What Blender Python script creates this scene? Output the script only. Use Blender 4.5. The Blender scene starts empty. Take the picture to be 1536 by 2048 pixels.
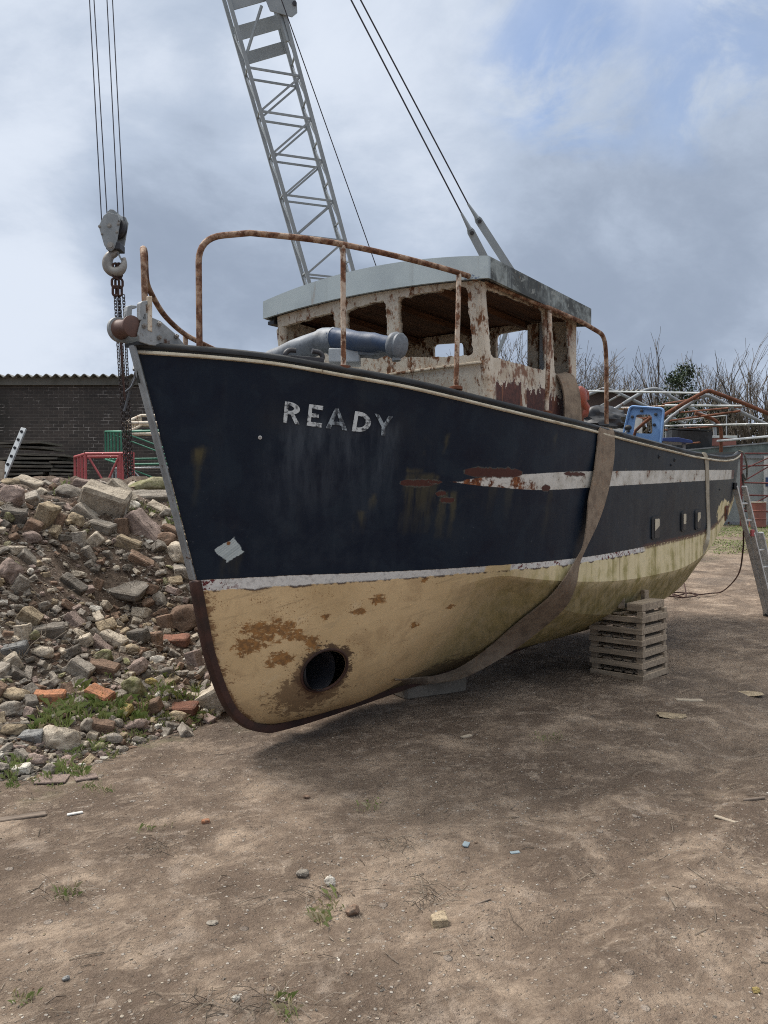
import bpy, bmesh, math, random
import numpy as np
from mathutils import Vector, Matrix, noise as mn
from mathutils.bvhtree import BVHTree

random.seed(7)
R = math.radians
scene = bpy.context.scene
col = scene.collection
V = Vector

# ------------------------------------------------------------------ camera
F, CAMH, HOR = 1539.0, 1.65, 1000.0
PITCH = math.atan((1024 - HOR) / F)
CAM = V((0, 0, CAMH))
cd = bpy.data.cameras.new('camera')
cam = bpy.data.objects.new('camera', cd)
col.objects.link(cam)
cam.location = CAM
cam.rotation_euler = (R(90) - PITCH, 0, 0)
cd.sensor_fit = 'HORIZONTAL'
cd.sensor_width = 36
cd.lens = 36 * F / 1536
cd.clip_start = 0.05
cd.clip_end = 2000
scene.camera = cam


def ray(x, y):
    a = (x - 768) / F
    b = -(y - 1024) / F
    return V((a, math.cos(PITCH) + b * math.sin(PITCH), -math.sin(PITCH) + b * math.cos(PITCH)))


def at(x, y, Y):
    """world point seen at photo pixel x, y at distance Y ahead"""
    r = ray(x, y)
    return CAM + r * (Y / r.y)


# ------------------------------------------------------------------ numpy noise
def vnoise(x, y, seed=0):
    x = np.asarray(x, float); y = np.asarray(y, float)
    xi = np.floor(x).astype(np.int64); yi = np.floor(y).astype(np.int64)
    fx = x - xi; fy = y - yi
    fx = fx * fx * (3 - 2 * fx); fy = fy * fy * (3 - 2 * fy)

    def h(i, j):
        n = (i * 374761393 + j * 668265263 + seed * 1442695041) & 0xffffffff
        n = ((n ^ (n >> 13)) * 1274126177) & 0xffffffff
        return ((n ^ (n >> 16)) & 0xffff) / 65535.0
    a = h(xi, yi); b = h(xi + 1, yi); c = h(xi, yi + 1); d = h(xi + 1, yi + 1)
    return (a * (1 - fx) + b * fx) * (1 - fy) + (c * (1 - fx) + d * fx) * fy


def fbm(x, y, seed=0, oct=4, gain=.5):
    s = 0.; a = 1.; t = 0.
    for k in range(oct):
        s = s + a * vnoise(x * 2 ** k + 17.3 * k, y * 2 ** k - 9.1 * k, seed + k)
        t += a; a *= gain
    return s / t - .5


def sstep(a, b, x):
    t = np.clip((x - a) / (b - a), 0, 1)
    return t * t * (3 - 2 * t)


def interp(xs, ys):
    """monotone-ish cubic through the points"""
    xs = list(map(float, xs)); ys = list(map(float, ys))
    n = len(xs)
    d = [(ys[i + 1] - ys[i]) / (xs[i + 1] - xs[i]) for i in range(n - 1)]
    m = [d[0]] + [(d[i - 1] + d[i]) / 2 if d[i - 1] * d[i] > 0 else 0 for i in range(1, n - 1)] + [d[-1]]

    def f(x):
        if x <= xs[0]: return ys[0] + m[0] * (x - xs[0])
        if x >= xs[-1]: return ys[-1] + m[-1] * (x - xs[-1])
        i = max(k for k in range(n - 1) if xs[k] <= x)
        h = xs[i + 1] - xs[i]; t = (x - xs[i]) / h
        return (2 * t**3 - 3 * t**2 + 1) * ys[i] + (t**3 - 2 * t**2 + t) * h * m[i] + (-2 * t**3 + 3 * t**2) * ys[i + 1] + (t**3 - t**2) * h * m[i + 1]
    return f


# ------------------------------------------------------------------ materials
class G:
    """small wrapper that builds shader nodes"""
    def __init__(s, nt): s.nt = nt; s._tc = None
    def node(s, t, **kw):
        n = s.nt.nodes.new(t)
        for k, v in kw.items(): setattr(n, k, v)
        return n
    def link(s, val, sock):
        if isinstance(val, bpy.types.NodeSocket): s.nt.links.new(val, sock)
        elif isinstance(val, (tuple, list)):
            v = tuple(val)
            if len(sock.default_value) == 4 and len(v) == 3: v += (1.0,)
            sock.default_value = v
        else:
            try: sock.default_value = val
            except TypeError: sock.default_value = (val, val, val, 1.0)[:len(sock.default_value)]
    def obj(s):
        if s._tc is None: s._tc = s.node('ShaderNodeTexCoord')
        return s._tc.outputs['Object']
    def gen(s):
        if s._tc is None: s._tc = s.node('ShaderNodeTexCoord')
        return s._tc.outputs['Generated']
    def pos(s): return s.node('ShaderNodeNewGeometry').outputs['Position']
    def nrm(s): return s.node('ShaderNodeNewGeometry').outputs['Normal']
    def rnd(s): return s.node('ShaderNodeObjectInfo').outputs['Random']
    def attr(s, name): return s.node('ShaderNodeAttribute', attribute_name=name).outputs['Fac']
    def sep(s, v):
        n = s.node('ShaderNodeSeparateXYZ'); s.link(v, n.inputs[0]); return n.outputs
    def comb(s, x=0, y=0, z=0):
        n = s.node('ShaderNodeCombineXYZ')
        for v, i in zip((x, y, z), n.inputs): s.link(v, i)
        return n.outputs[0]
    def m(s, op, a, b=0.0, c=0.0, clamp=False):
        n = s.node('ShaderNodeMath', operation=op, use_clamp=clamp)
        s.link(a, n.inputs[0]); s.link(b, n.inputs[1])
        if op in ('MULTIPLY_ADD', 'COMPARE', 'SMOOTH_MIN', 'SMOOTH_MAX'): s.link(c, n.inputs[2])
        return n.outputs[0]
    def vm(s, op, a, b):
        n = s.node('ShaderNodeVectorMath', operation=op); s.link(a, n.inputs[0])
        if op == 'SCALE': s.link(b, n.inputs['Scale'])
        else: s.link(b, n.inputs[1])
        return n.outputs['Value'] if op in ('LENGTH', 'DISTANCE', 'DOT_PRODUCT') else n.outputs[0]
    def noise(s, v, scale=5, detail=4, rough=.55, dist=0.0):
        n = s.node('ShaderNodeTexNoise'); s.link(v, n.inputs['Vector'])
        n.inputs['Scale'].default_value = scale; n.inputs['Detail'].default_value = detail
        n.inputs['Roughness'].default_value = rough; n.inputs['Distortion'].default_value = dist
        return n.outputs['Fac']
    def voro(s, v, scale=5, feature='F1', out='Distance', rand=1.0):
        n = s.node('ShaderNodeTexVoronoi', feature=feature); s.link(v, n.inputs['Vector'])
        n.inputs['Scale'].default_value = scale; n.inputs['Randomness'].default_value = rand
        return n.outputs[out]
    def scale(s, v, x, y, z):
        return s.vm('MULTIPLY', v, (x, y, z))
    def step(s, x, a, b, lo=0.0, hi=1.0):
        n = s.node('ShaderNodeMapRange', interpolation_type='SMOOTHSTEP', clamp=True)
        s.link(x, n.inputs['Value'])
        s.link(a, n.inputs['From Min']); s.link(b, n.inputs['From Max'])
        s.link(lo, n.inputs['To Min']); s.link(hi, n.inputs['To Max'])
        return n.outputs['Result']
    def mix(s, f, a, b, mode='MIX'):
        n = s.node('ShaderNodeMix', data_type='RGBA', blend_type=mode, clamp_factor=True)
        s.link(f, n.inputs[0]); s.link(a, n.inputs[6]); s.link(b, n.inputs[7])
        return n.outputs[2]
    def ell(s, sx, sz, c, r, soft, jit=None, amt=0.0):
        """1 inside an ellipse at c with radii r in the plane of the two coordinates"""
        a = s.m('DIVIDE', s.m('SUBTRACT', sx, c[0]), r[0]); b = s.m('DIVIDE', s.m('SUBTRACT', sz, c[1]), r[1])
        d = s.m('SQRT', s.m('ADD', s.m('MULTIPLY', a, a), s.m('MULTIPLY', b, b)))
        if jit is not None: d = s.m('ADD', d, s.m('MULTIPLY', s.m('SUBTRACT', jit, .5), amt))
        return s.step(d, 1 + soft, 1 - soft)
    def box(s, x, z, x0, x1, z0, z1, jit=None, amt=0.0, soft=.01):
        if jit is not None:
            j = s.m('MULTIPLY', s.m('SUBTRACT', jit, .5), amt)
            x = s.m('ADD', x, j); z = s.m('ADD', z, j)
        a = s.m('MULTIPLY', s.step(x, x0 - soft, x0 + soft), s.step(x, x1 + soft, x1 - soft))
        b = s.m('MULTIPLY', s.step(z, z0 - soft, z0 + soft), s.step(z, z1 + soft, z1 - soft))
        return s.m('MULTIPLY', a, b)
    def mul(s, *a):
        r = a[0]
        for b in a[1:]: r = s.m('MULTIPLY', r, b)
        return r
    def mx(s, *a):
        r = a[0]
        for b in a[1:]: r = s.m('MAXIMUM', r, b)
        return r


M = {}


def mat(name, fn):
    """fn(g) -> dict(color, rough, metal, bump=(height, strength, distance), alpha, spec)"""
    m = bpy.data.materials.new(name); m.use_nodes = True
    nt = m.node_tree; nt.nodes.clear()
    g = G(nt)
    d = fn(g)
    out = g.node('ShaderNodeOutputMaterial'); b = g.node('ShaderNodeBsdfPrincipled')
    g.link(d.get('color', (.5, .5, .5)), b.inputs['Base Color'])
    g.link(d.get('rough', .8), b.inputs['Roughness'])
    g.link(d.get('metal', 0.0), b.inputs['Metallic'])
    g.link(d.get('spec', .5), b.inputs['Specular IOR Level'])
    if 'alpha' in d: g.link(d['alpha'], b.inputs['Alpha'])
    if 'bump' in d:
        h, st, di = d['bump']
        bn = g.node('ShaderNodeBump'); bn.inputs['Strength'].default_value = st; bn.inputs['Distance'].default_value = di
        g.link(h, bn.inputs['Height']); nt.links.new(bn.outputs[0], b.inputs['Normal'])
    nt.links.new(b.outputs[0], out.inputs[0])
    M[name] = m
    return m


def worn(name, base, dark, rough=.7, scale=6, metal=0.0, lo=.4, hi=.7, bump=.15, bd=.01, rust=None, rlo=.56, rhi=.62, rscale=9, streak=1.0, spec=.4, speck=0):
    """paint or bare material with blotches, grain and optional rust"""
    def fn(g):
        o = g.vm('ADD', g.obj(), g.comb(g.m('MULTIPLY', g.rnd(), 37.0), 0, 0))
        n = g.noise(o, scale, 6, .6)
        c = g.mix(g.step(n, lo, hi), base, dark)
        fine = g.noise(o, scale * 7, 4, .65)
        c = g.mix(g.step(fine, .35, .75, 0.0, .45), c, dark)
        h = fine
        r = rough
        if speck:
            sp = g.m('MULTIPLY', g.step(g.noise(g.scale(o, 1, 1, .75), 38, 5, .75), .54, .60), g.step(g.noise(o, 4, 4, .6), .40, .58))
            c = g.mix(g.m('MULTIPLY', sp, speck), c, (.30, .14, .06))
        if rust:
            rn = g.noise(g.scale(o, 1, 1, streak), rscale, 7, .68)
            rm = g.step(rn, rlo, rhi)
            c2 = g.mix(g.step(g.noise(o, rscale * 4, 3), .3, .7), rust, tuple(x * .45 for x in rust))
            c = g.mix(rm, c, c2)
            r = g.m('ADD', g.m('MULTIPLY', rm, .9 - rough), rough)
            h = g.m('ADD', g.m('MULTIPLY', rm, -.5), g.m('MULTIPLY', fine, .4))
        return dict(color=c, rough=r, metal=metal, bump=(h, bump, bd), spec=spec)
    return mat(name, fn)


# ------------------------------------------------------------------ objects
def tag(o, label=None, cat=None, group=None, kind=None):
    if label: o['label'] = label
    if cat: o['category'] = cat
    if group: o['group'] = group
    if kind or cat: o['kind'] = kind or 'thing'
    return o


def empty(name, loc=(0, 0, 0), rz=0, label=None, cat=None, group=None):
    o = bpy.data.objects.new(name, None); col.objects.link(o)
    o.location = loc; o.rotation_euler = (0, 0, rz); o.empty_display_size = .1
    return tag(o, label, cat, group)


def link(name, me, m=None, parent=None, smooth=None):
    if m is not None:
        me.materials.clear(); me.materials.append(M[m] if isinstance(m, str) else m)
    if smooth is not None:
        me.polygons.foreach_set('use_smooth', [True] * len(me.polygons))
        if smooth < 180: me.set_sharp_from_angle(angle=R(smooth))
    o = bpy.data.objects.new(name, me); col.objects.link(o)
    if parent is not None: o.parent = parent
    return o


class MB:
    """collects shapes into one mesh"""
    def __init__(s): s.v = []; s.f = []
    def add(s, vs, fs):
        k = len(s.v); s.v += [tuple(v) for v in vs]; s.f += [tuple(i + k for i in f) for f in fs]; return s
    def box(s, c, size, rot=None, taper=1.0):
        x, y, z = (q / 2 for q in size)
        vs = [V((sx * x * (taper if sz > 0 else 1), sy * y * (taper if sz > 0 else 1), sz * z)) for sz in (-1, 1) for sx, sy in ((-1, -1), (1, -1), (1, 1), (-1, 1))]
        if rot is not None: vs = [rot @ v for v in vs]
        c = V(c)
        return s.add([v + c for v in vs], [(3, 2, 1, 0), (4, 5, 6, 7), (0, 1, 5, 4), (1, 2, 6, 5), (2, 3, 7, 6), (3, 0, 4, 7)])
    def beam(s, a, b, w, h=None, up=(0, 0, 1)):
        a = V(a); b = V(b); h = h or w
        d = (b - a); L = d.length; d.normalize(); up = V(up)
        if abs(d.dot(up)) > .98: up = V((0, 1, 0)) if abs(d.y) < .9 else V((1, 0, 0))
        x = d.cross(up).normalized(); y = x.cross(d).normalized()
        m = Matrix((x, y, d)).transposed()
        return s.box((a + b) / 2, (w, h, L), m)
    def tube(s, pts, r, n=8, closed=False, caps=True):
        pts = [V(p) for p in pts]
        rs = r if isinstance(r, (list, tuple)) else [r] * len(pts)
        N = len(pts); vs = []; fs = []
        prev = None
        for i, p in enumerate(pts):
            if closed: t = pts[(i + 1) % N] - pts[i - 1]
            else: t = pts[min(i + 1, N - 1)] - pts[max(i - 1, 0)]
            t.normalize()
            if prev is None:
                x = t.orthogonal().normalized()
            else:
                x = (prev - t * prev.dot(t))
                x = x.normalized() if x.length > 1e-6 else t.orthogonal().normalized()
            prev = x; y = t.cross(x)
            for k in range(n):
                a = 2 * math.pi * k / n
                vs.append(p + (x * math.cos(a) + y * math.sin(a)) * rs[i])
        for i in range(N if closed else N - 1):
            j = (i + 1) % N
            for k in range(n):
                l = (k + 1) % n
                fs.append((i * n + k, i * n + l, j * n + l, j * n + k))
        if caps and not closed:
            fs.append(tuple(range(n - 1, -1, -1))); fs.append(tuple((N - 1) * n + k for k in range(n)))
        return s.add(vs, fs)
    def cyl(s, a, b, r, n=16, r2=None):
        return s.tube([a, b], [r, r if r2 is None else r2], n)
    def lathe(s, c, axis, prof, n=24, closed=False):
        """prof: (distance along axis, radius)"""
        axis = V(axis).normalized(); x = axis.orthogonal().normalized(); y = axis.cross(x); c = V(c)
        vs = []; fs = []; N = len(prof)
        for (d, r) in prof:
            for k in range(n):
                a = 2 * math.pi * k / n; vs.append(c + axis * d + (x * math.cos(a) + y * math.sin(a)) * r)
        for i in range(N - 1 + (1 if closed else 0)):
            j = (i + 1) % N
            for k in range(n):
                l = (k + 1) % n; fs.append((i * n + k, i * n + l, j * n + l, j * n + k))
        if not closed:
            fs.append(tuple(range(n - 1, -1, -1))); fs.append(tuple((N - 1) * n + k for k in range(n)))
        return s.add(vs, fs)
    def prism(s, pts, d):
        """flat polygon pushed along d"""
        pts = [V(p) for p in pts]; d = V(d); n = len(pts)
        vs = [p for p in pts] + [p + d for p in pts]
        return s.add(vs, [tuple(range(n - 1, -1, -1)), tuple(range(n, 2 * n))] + [(i, (i + 1) % n, n + (i + 1) % n, n + i) for i in range(n)])
    def mesh(s, name):
        me = bpy.data.meshes.new(name); me.from_pydata(s.v, [], s.f); me.update(); return me
    def build(s, name, m, parent=None, smooth=None, bevel=0, recalc=True):
        me = s.mesh(name)
        if recalc or bevel:
            bm = bmesh.new(); bm.from_mesh(me)
            bmesh.ops.recalc_face_normals(bm, faces=bm.faces)
            if bevel:
                es = [e for e in bm.edges if len(e.link_faces) == 2 and e.calc_face_angle(0) > .6]
                bmesh.ops.bevel(bm, geom=es, offset=bevel, segments=2, affect='EDGES', profile=.5)
            bm.to_mesh(me); bm.free()
        return link(name, me, m, parent, smooth)


def smooth_path(pts, k=8):
    """Catmull-Rom through the points"""
    pts = [V(p) for p in pts]; out = []
    P = [pts[0] * 2 - pts[1]] + pts + [pts[-1] * 2 - pts[-2]]
    for i in range(1, len(P) - 2):
        for j in range(k):
            t = j / k
            a, b, c, d = P[i - 1], P[i], P[i + 1], P[i + 2]
            out.append(.5 * ((2 * b) + (c - a) * t + (2 * a - 5 * b + 4 * c - d) * t * t + (3 * b - a - 3 * c + d) * t**3))
    out.append(pts[-1])
    return out


def rounded(pts, r, k=6):
    """polyline with its corners rounded"""
    pts = [V(p) for p in pts]; out = [pts[0]]
    for i in range(1, len(pts) - 1):
        a, b, c = pts[i - 1], pts[i], pts[i + 1]
        q = min(r, (a - b).length * .48, (c - b).length * .48)
        s, e = b + (a - b).normalized() * q, b + (c - b).normalized() * q
        for j in range(k + 1):
            t = j / k; out.append(s * (1 - t)**2 + b * 2 * t * (1 - t) + e * t * t)
    out.append(pts[-1]); return out


def holed_plate(name, outer, holes, thick, to3d):
    """flat plate with holes: curve fill, then mapped to 3D by to3d(u, v, w)"""
    cu = bpy.data.curves.new('tmp_plate', 'CURVE'); cu.dimensions = '2D'; cu.fill_mode = 'BOTH'; cu.extrude = thick / 2
    for poly in [outer] + holes:
        sp = cu.splines.new('POLY'); sp.points.add(len(poly) - 1); sp.use_cyclic_u = True
        for p, q in zip(sp.points, poly): p.co = (q[0], q[1], 0, 1)
    o = bpy.data.objects.new('tmp_plate', cu); col.objects.link(o)
    dg = bpy.context.evaluated_depsgraph_get()
    me = bpy.data.meshes.new_from_object(o.evaluated_get(dg)); me.name = name
    bpy.data.objects.remove(o); bpy.data.curves.remove(cu)
    me.materials.clear()
    for v in me.vertices: v.co = V(to3d(*v.co))
    bm = bmesh.new(); bm.from_mesh(me); bmesh.ops.remove_doubles(bm, verts=bm.verts, dist=1e-5)
    bmesh.ops.recalc_face_normals(bm, faces=bm.faces); bm.to_mesh(me); bm.free()
    return me


def rrect(x0, y0, x1, y1, r, jit=0, seed=0, k=5, slant=(0, 0, 0, 0)):
    """rounded rectangle as a polygon; jit makes a ragged edge"""
    rnd = random.Random(seed)
    c = [(x0 + slant[0], y0), (x1 + slant[1], y0), (x1 + slant[2], y1), (x0 + slant[3], y1)]
    p = rounded([V((*q, 0)) for q in [c[3]] + c + [c[0]]], r, k)[1:-1]
    out = []
    for i, a in enumerate(p):
        b = p[(i + 1) % len(p)]
        n = max(1, int((b - a).length / .03)) if jit else 1
        for j in range(n):
            q = a.lerp(b, j / n)
            out.append((q.x + rnd.uniform(-jit, jit), q.y + rnd.uniform(-jit, jit)))
    return out


def copy_thing(o, parent=None):
    c = o.copy(); col.objects.link(c)
    if parent is not None: c.parent = parent
    for ch in list(o.children): copy_thing(ch, c)
    return c
# ------------------------------------------------------------------ render look, world, sun
scene.view_settings.view_transform = 'Standard'
scene.view_settings.look = 'None'
scene.view_settings.exposure = 0.78
scene.view_settings.gamma = 1.0
scene.cycles.max_bounces = 6
scene.cycles.diffuse_bounces = 3
scene.cycles.glossy_bounces = 3
scene.cycles.transparent_max_bounces = 12
scene.cycles.use_adaptive_sampling = True
scene.cycles.filter_width = 1.05
scene.cycles.adaptive_threshold = .004
scene.cycles.use_denoising = False
scene.cycles.sample_clamp_indirect = 4.0

SUN_EL, SUN_AZ = R(56), R(-63)        # azimuth from +Y towards +X


def sun_dir(): return V((math.sin(SUN_AZ) * math.cos(SUN_EL), math.cos(SUN_AZ) * math.cos(SUN_EL), math.sin(SUN_EL)))


ld = bpy.data.lights.new('sun', 'SUN'); ld.energy = 2.3; ld.angle = R(17); ld.color = (1, .94, .87)
sun = bpy.data.objects.new('sun', ld); col.objects.link(sun)
sun.rotation_euler = (-sun_dir()).to_track_quat('-Z', 'Y').to_euler()

w = bpy.data.worlds.new('World'); scene.world = w; w.use_nodes = True
nt = w.node_tree; nt.nodes.clear(); g = G(nt)
sky = g.node('ShaderNodeTexSky', sky_type='NISHITA'); sky.sun_disc = False
sky.sun_elevation = SUN_EL; sky.sun_rotation = SUN_AZ
d = g.gen()
dx, dy, dz = g.sep(d)
k = g.m('DIVIDE', 1.35, g.m('ADD', g.m('MAXIMUM', dz, 0.0), .62))
flat = g.comb(g.m('MULTIPLY', dx, k), g.m('MULTIPLY', dy, k), g.m('MULTIPLY', dz, 1.3))
n1 = g.noise(flat, 1.6, 9, .60, .25)
n2 = g.noise(g.vm('ADD', flat, (4.1, 2.7, 0)), .9, 5, .5, .3)
n3 = g.noise(g.vm('ADD', flat, (9.3, -5.2, 0)), 4.6, 8, .62, .3)


def lobe(px, py, width):
    r = ray(px, py).normalized()
    dd = g.vm('DOT_PRODUCT', d, tuple(r))
    return g.step(dd, math.cos(R(width)), 1.0)


bright = g.m('ADD', g.m('MULTIPLY', g.m('SUBTRACT', n1, .5), 2.4), g.m('MULTIPLY', g.m('SUBTRACT', n2, .5), 1.0))
bright = g.m('ADD', bright, g.m('MULTIPLY', g.m('SUBTRACT', n3, .5), .85))
for (px, py, wd, a) in [(-20, 450, 9, .58), (60, 670, 7, .58), (40, 20, 12, .46), (330, 160, 12, -.10), (640, 60, 12, .14), (820, 200, 14, .34), (1000, 430, 12, .12), (470, 420, 13, -.30),
                        (300, 560, 12, -.12), (1500, 480, 19, -.30), (1240, 620, 12, -.16), (80, 230, 8, -.2), (1480, 700, 10, .10), (1470, 20, 13, .16), (1290, 60, 8, .10), (700, 380, 10, .10)]:
    bright = g.m('ADD', bright, g.m('MULTIPLY', lobe(px, py, wd), a))
cl = g.step(bright, -.88, 1.14)
cloud = g.mix(g.step(cl, 0.05, .60), (.186, .224, .290), (.290, .338, .416))
cloud = g.mix(g.step(cl, .50, 1.0), cloud, (.435, .475, .540))
# cloud overhead, out of view, made brighter and neutral to add fill light
lift = g.step(dz, .56, .95, 1.0, 4.0)
cloud = g.mix(g.step(dz, .56, .85), cloud, (.345, .341, .328))
cloud = g.vm('SCALE', cloud, g.m('MULTIPLY', lift, 10.0))
gap = g.m('MULTIPLY', g.mx(lobe(1125, 110, 7), lobe(1150, 195, 5), g.m('MULTIPLY', lobe(1410, 120, 7), .8), g.m('MULTIPLY', lobe(1240, 215, 4), .6)), g.step(g.noise(flat, 4.4, 8, .62, .5), .40, .60))
skyc = g.mix(1.0, g.vm('SCALE', sky.outputs[0], 1.0), (.74, .86, 1.0), 'MULTIPLY')
final = g.mix(g.m('MULTIPLY', gap, .6), cloud, skyc)
bg = g.node('ShaderNodeBackground'); bg.inputs['Strength'].default_value = .1
g.link(final, bg.inputs['Color'])
wo = g.node('ShaderNodeOutputWorld'); nt.links.new(bg.outputs[0], wo.inputs[0])

# ------------------------------------------------------------------ ground heights
TA = np.array([-2.42, 4.2]); TD = np.array([.575, .818]); TN = np.array([-.818, .575])


def toe(X, Y):
    """distance behind the foot of the heap, and distance along it"""
    return (X - TA[0]) * TN[0] + (Y - TA[1]) * TN[1], (X - TA[0]) * TD[0] + (Y - TA[1]) * TD[1]


def ground_np(X, Y):
    z = .05 * fbm(X * .55, Y * .55, 3, 3) + .042 * fbm(X * 2.3, Y * 2.3, 11, 3) + .024 * fbm(X * 8, Y * 8, 23, 2)
    # two shallow wheel ruts crossing the yard
    r1 = (X * .80 - Y * .60) - .35 + .25 * fbm(X * .4, Y * .4, 5, 2)
    r2 = r1 + 1.55
    near = sstep(11, 7, Y)
    for r in (r1, r2):
        z = z - near * .028 * np.exp(-(r / .17)**2) + near * .016 * np.exp(-((abs(r) - .27) / .09)**2)
    far = sstep(14, 40, np.hypot(X, Y))
    z = z * (1 - .6 * far)
    z = z + np.clip((Y - 12) * .045, 0, .75)
    z = z + np.clip((Y - 48) * .10, 0, 6) * sstep(-12, 6, X)
    return z


def heap_np(X, Y):
    dd, al = toe(X, Y)
    dd = dd + .35 * fbm(X * 1.3, Y * 1.3, 31, 3)
    prof = np.interp(dd, [-.4, 0, .35, .8, 1.35, 2.0, 2.7, 3.4, 8], [-.3, .02, .17, .36, .74, 1.25, 1.68, 1.84, 1.80])
    prof = prof + .13 * fbm(X * 1.7, Y * 1.7, 41, 4) * sstep(0, .8, dd) * 2
    prof = prof + .07 * fbm(X * 6, Y * 6, 43, 3) * sstep(0, .4, dd) * 1.6
    # hollow under the overhanging slab
    prof = prof - .46 * np.exp(-(((X + 2.45) / .50)**2 + ((Y - 7.0) / .34)**2))
    # the heap ends behind the bow and well behind its crest
    fade = sstep(6.6, 4.6, al) * sstep(12.4, 10.2, Y)
    return np.where(fade > 0, prof * fade - .5 * (1 - fade), -.5)


import bisect
_gx = _gy = _gZ = None


def gz(x, y):
    """ground height, read off the ground mesh's own grid"""
    i = min(max(bisect.bisect_right(_gx, x) - 1, 0), len(_gx) - 2); j = min(max(bisect.bisect_right(_gy, y) - 1, 0), len(_gy) - 2)
    u = (x - _gx[i]) / (_gx[i + 1] - _gx[i]); v = (y - _gy[j]) / (_gy[j + 1] - _gy[j])
    a, b = _gZ[j], _gZ[j + 1]
    return (a[i] * (1 - u) + a[i + 1] * u) * (1 - v) + (b[i] * (1 - u) + b[i + 1] * u) * v


def hz(x, y):
    h = heap_bvh.ray_cast(V((x, y, 6)), V((0, 0, -1)))[0]
    return max(h.z, gz(x, y)) if h else gz(x, y)


def ground_hit(px, py, heap=False):
    r = ray(px, py).normalized(); a = ground_bvh.ray_cast(CAM, r); d = a[3] if a[0] is not None else 60.0
    if heap:
        b = heap_bvh.ray_cast(CAM, r)
        if b[0] is not None: d = min(d, b[3])
    return CAM + r * d


def axis(lo, hi, fine, far_lo, far_hi, n):
    a = list(np.arange(lo, hi, fine))
    l = [lo - (lo - far_lo) * (k / n)**2.6 for k in range(n, 0, -1)]
    h = [hi + (far_hi - hi) * (k / n)**2.6 for k in range(1, n + 1)]
    return np.array(l + a + h)


def grid_mesh(name, xs, ys, zf, keep=None):
    X, Y = np.meshgrid(xs, ys); Z = zf(X, Y)
    nx, ny = len(xs), len(ys)
    vs = np.stack([X, Y, Z], -1).reshape(-1, 3)
    i = np.arange(nx * ny).reshape(ny, nx)
    fs = np.stack([i[:-1, :-1], i[:-1, 1:], i[1:, 1:], i[1:, :-1]], -1).reshape(-1, 4)
    if keep is not None:
        k = keep(X, Y, Z).reshape(-1); fs = fs[k[fs].all(1)]
    me = bpy.data.meshes.new(name); me.from_pydata(vs.tolist(), [], fs.tolist()); me.update()
    return me


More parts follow.
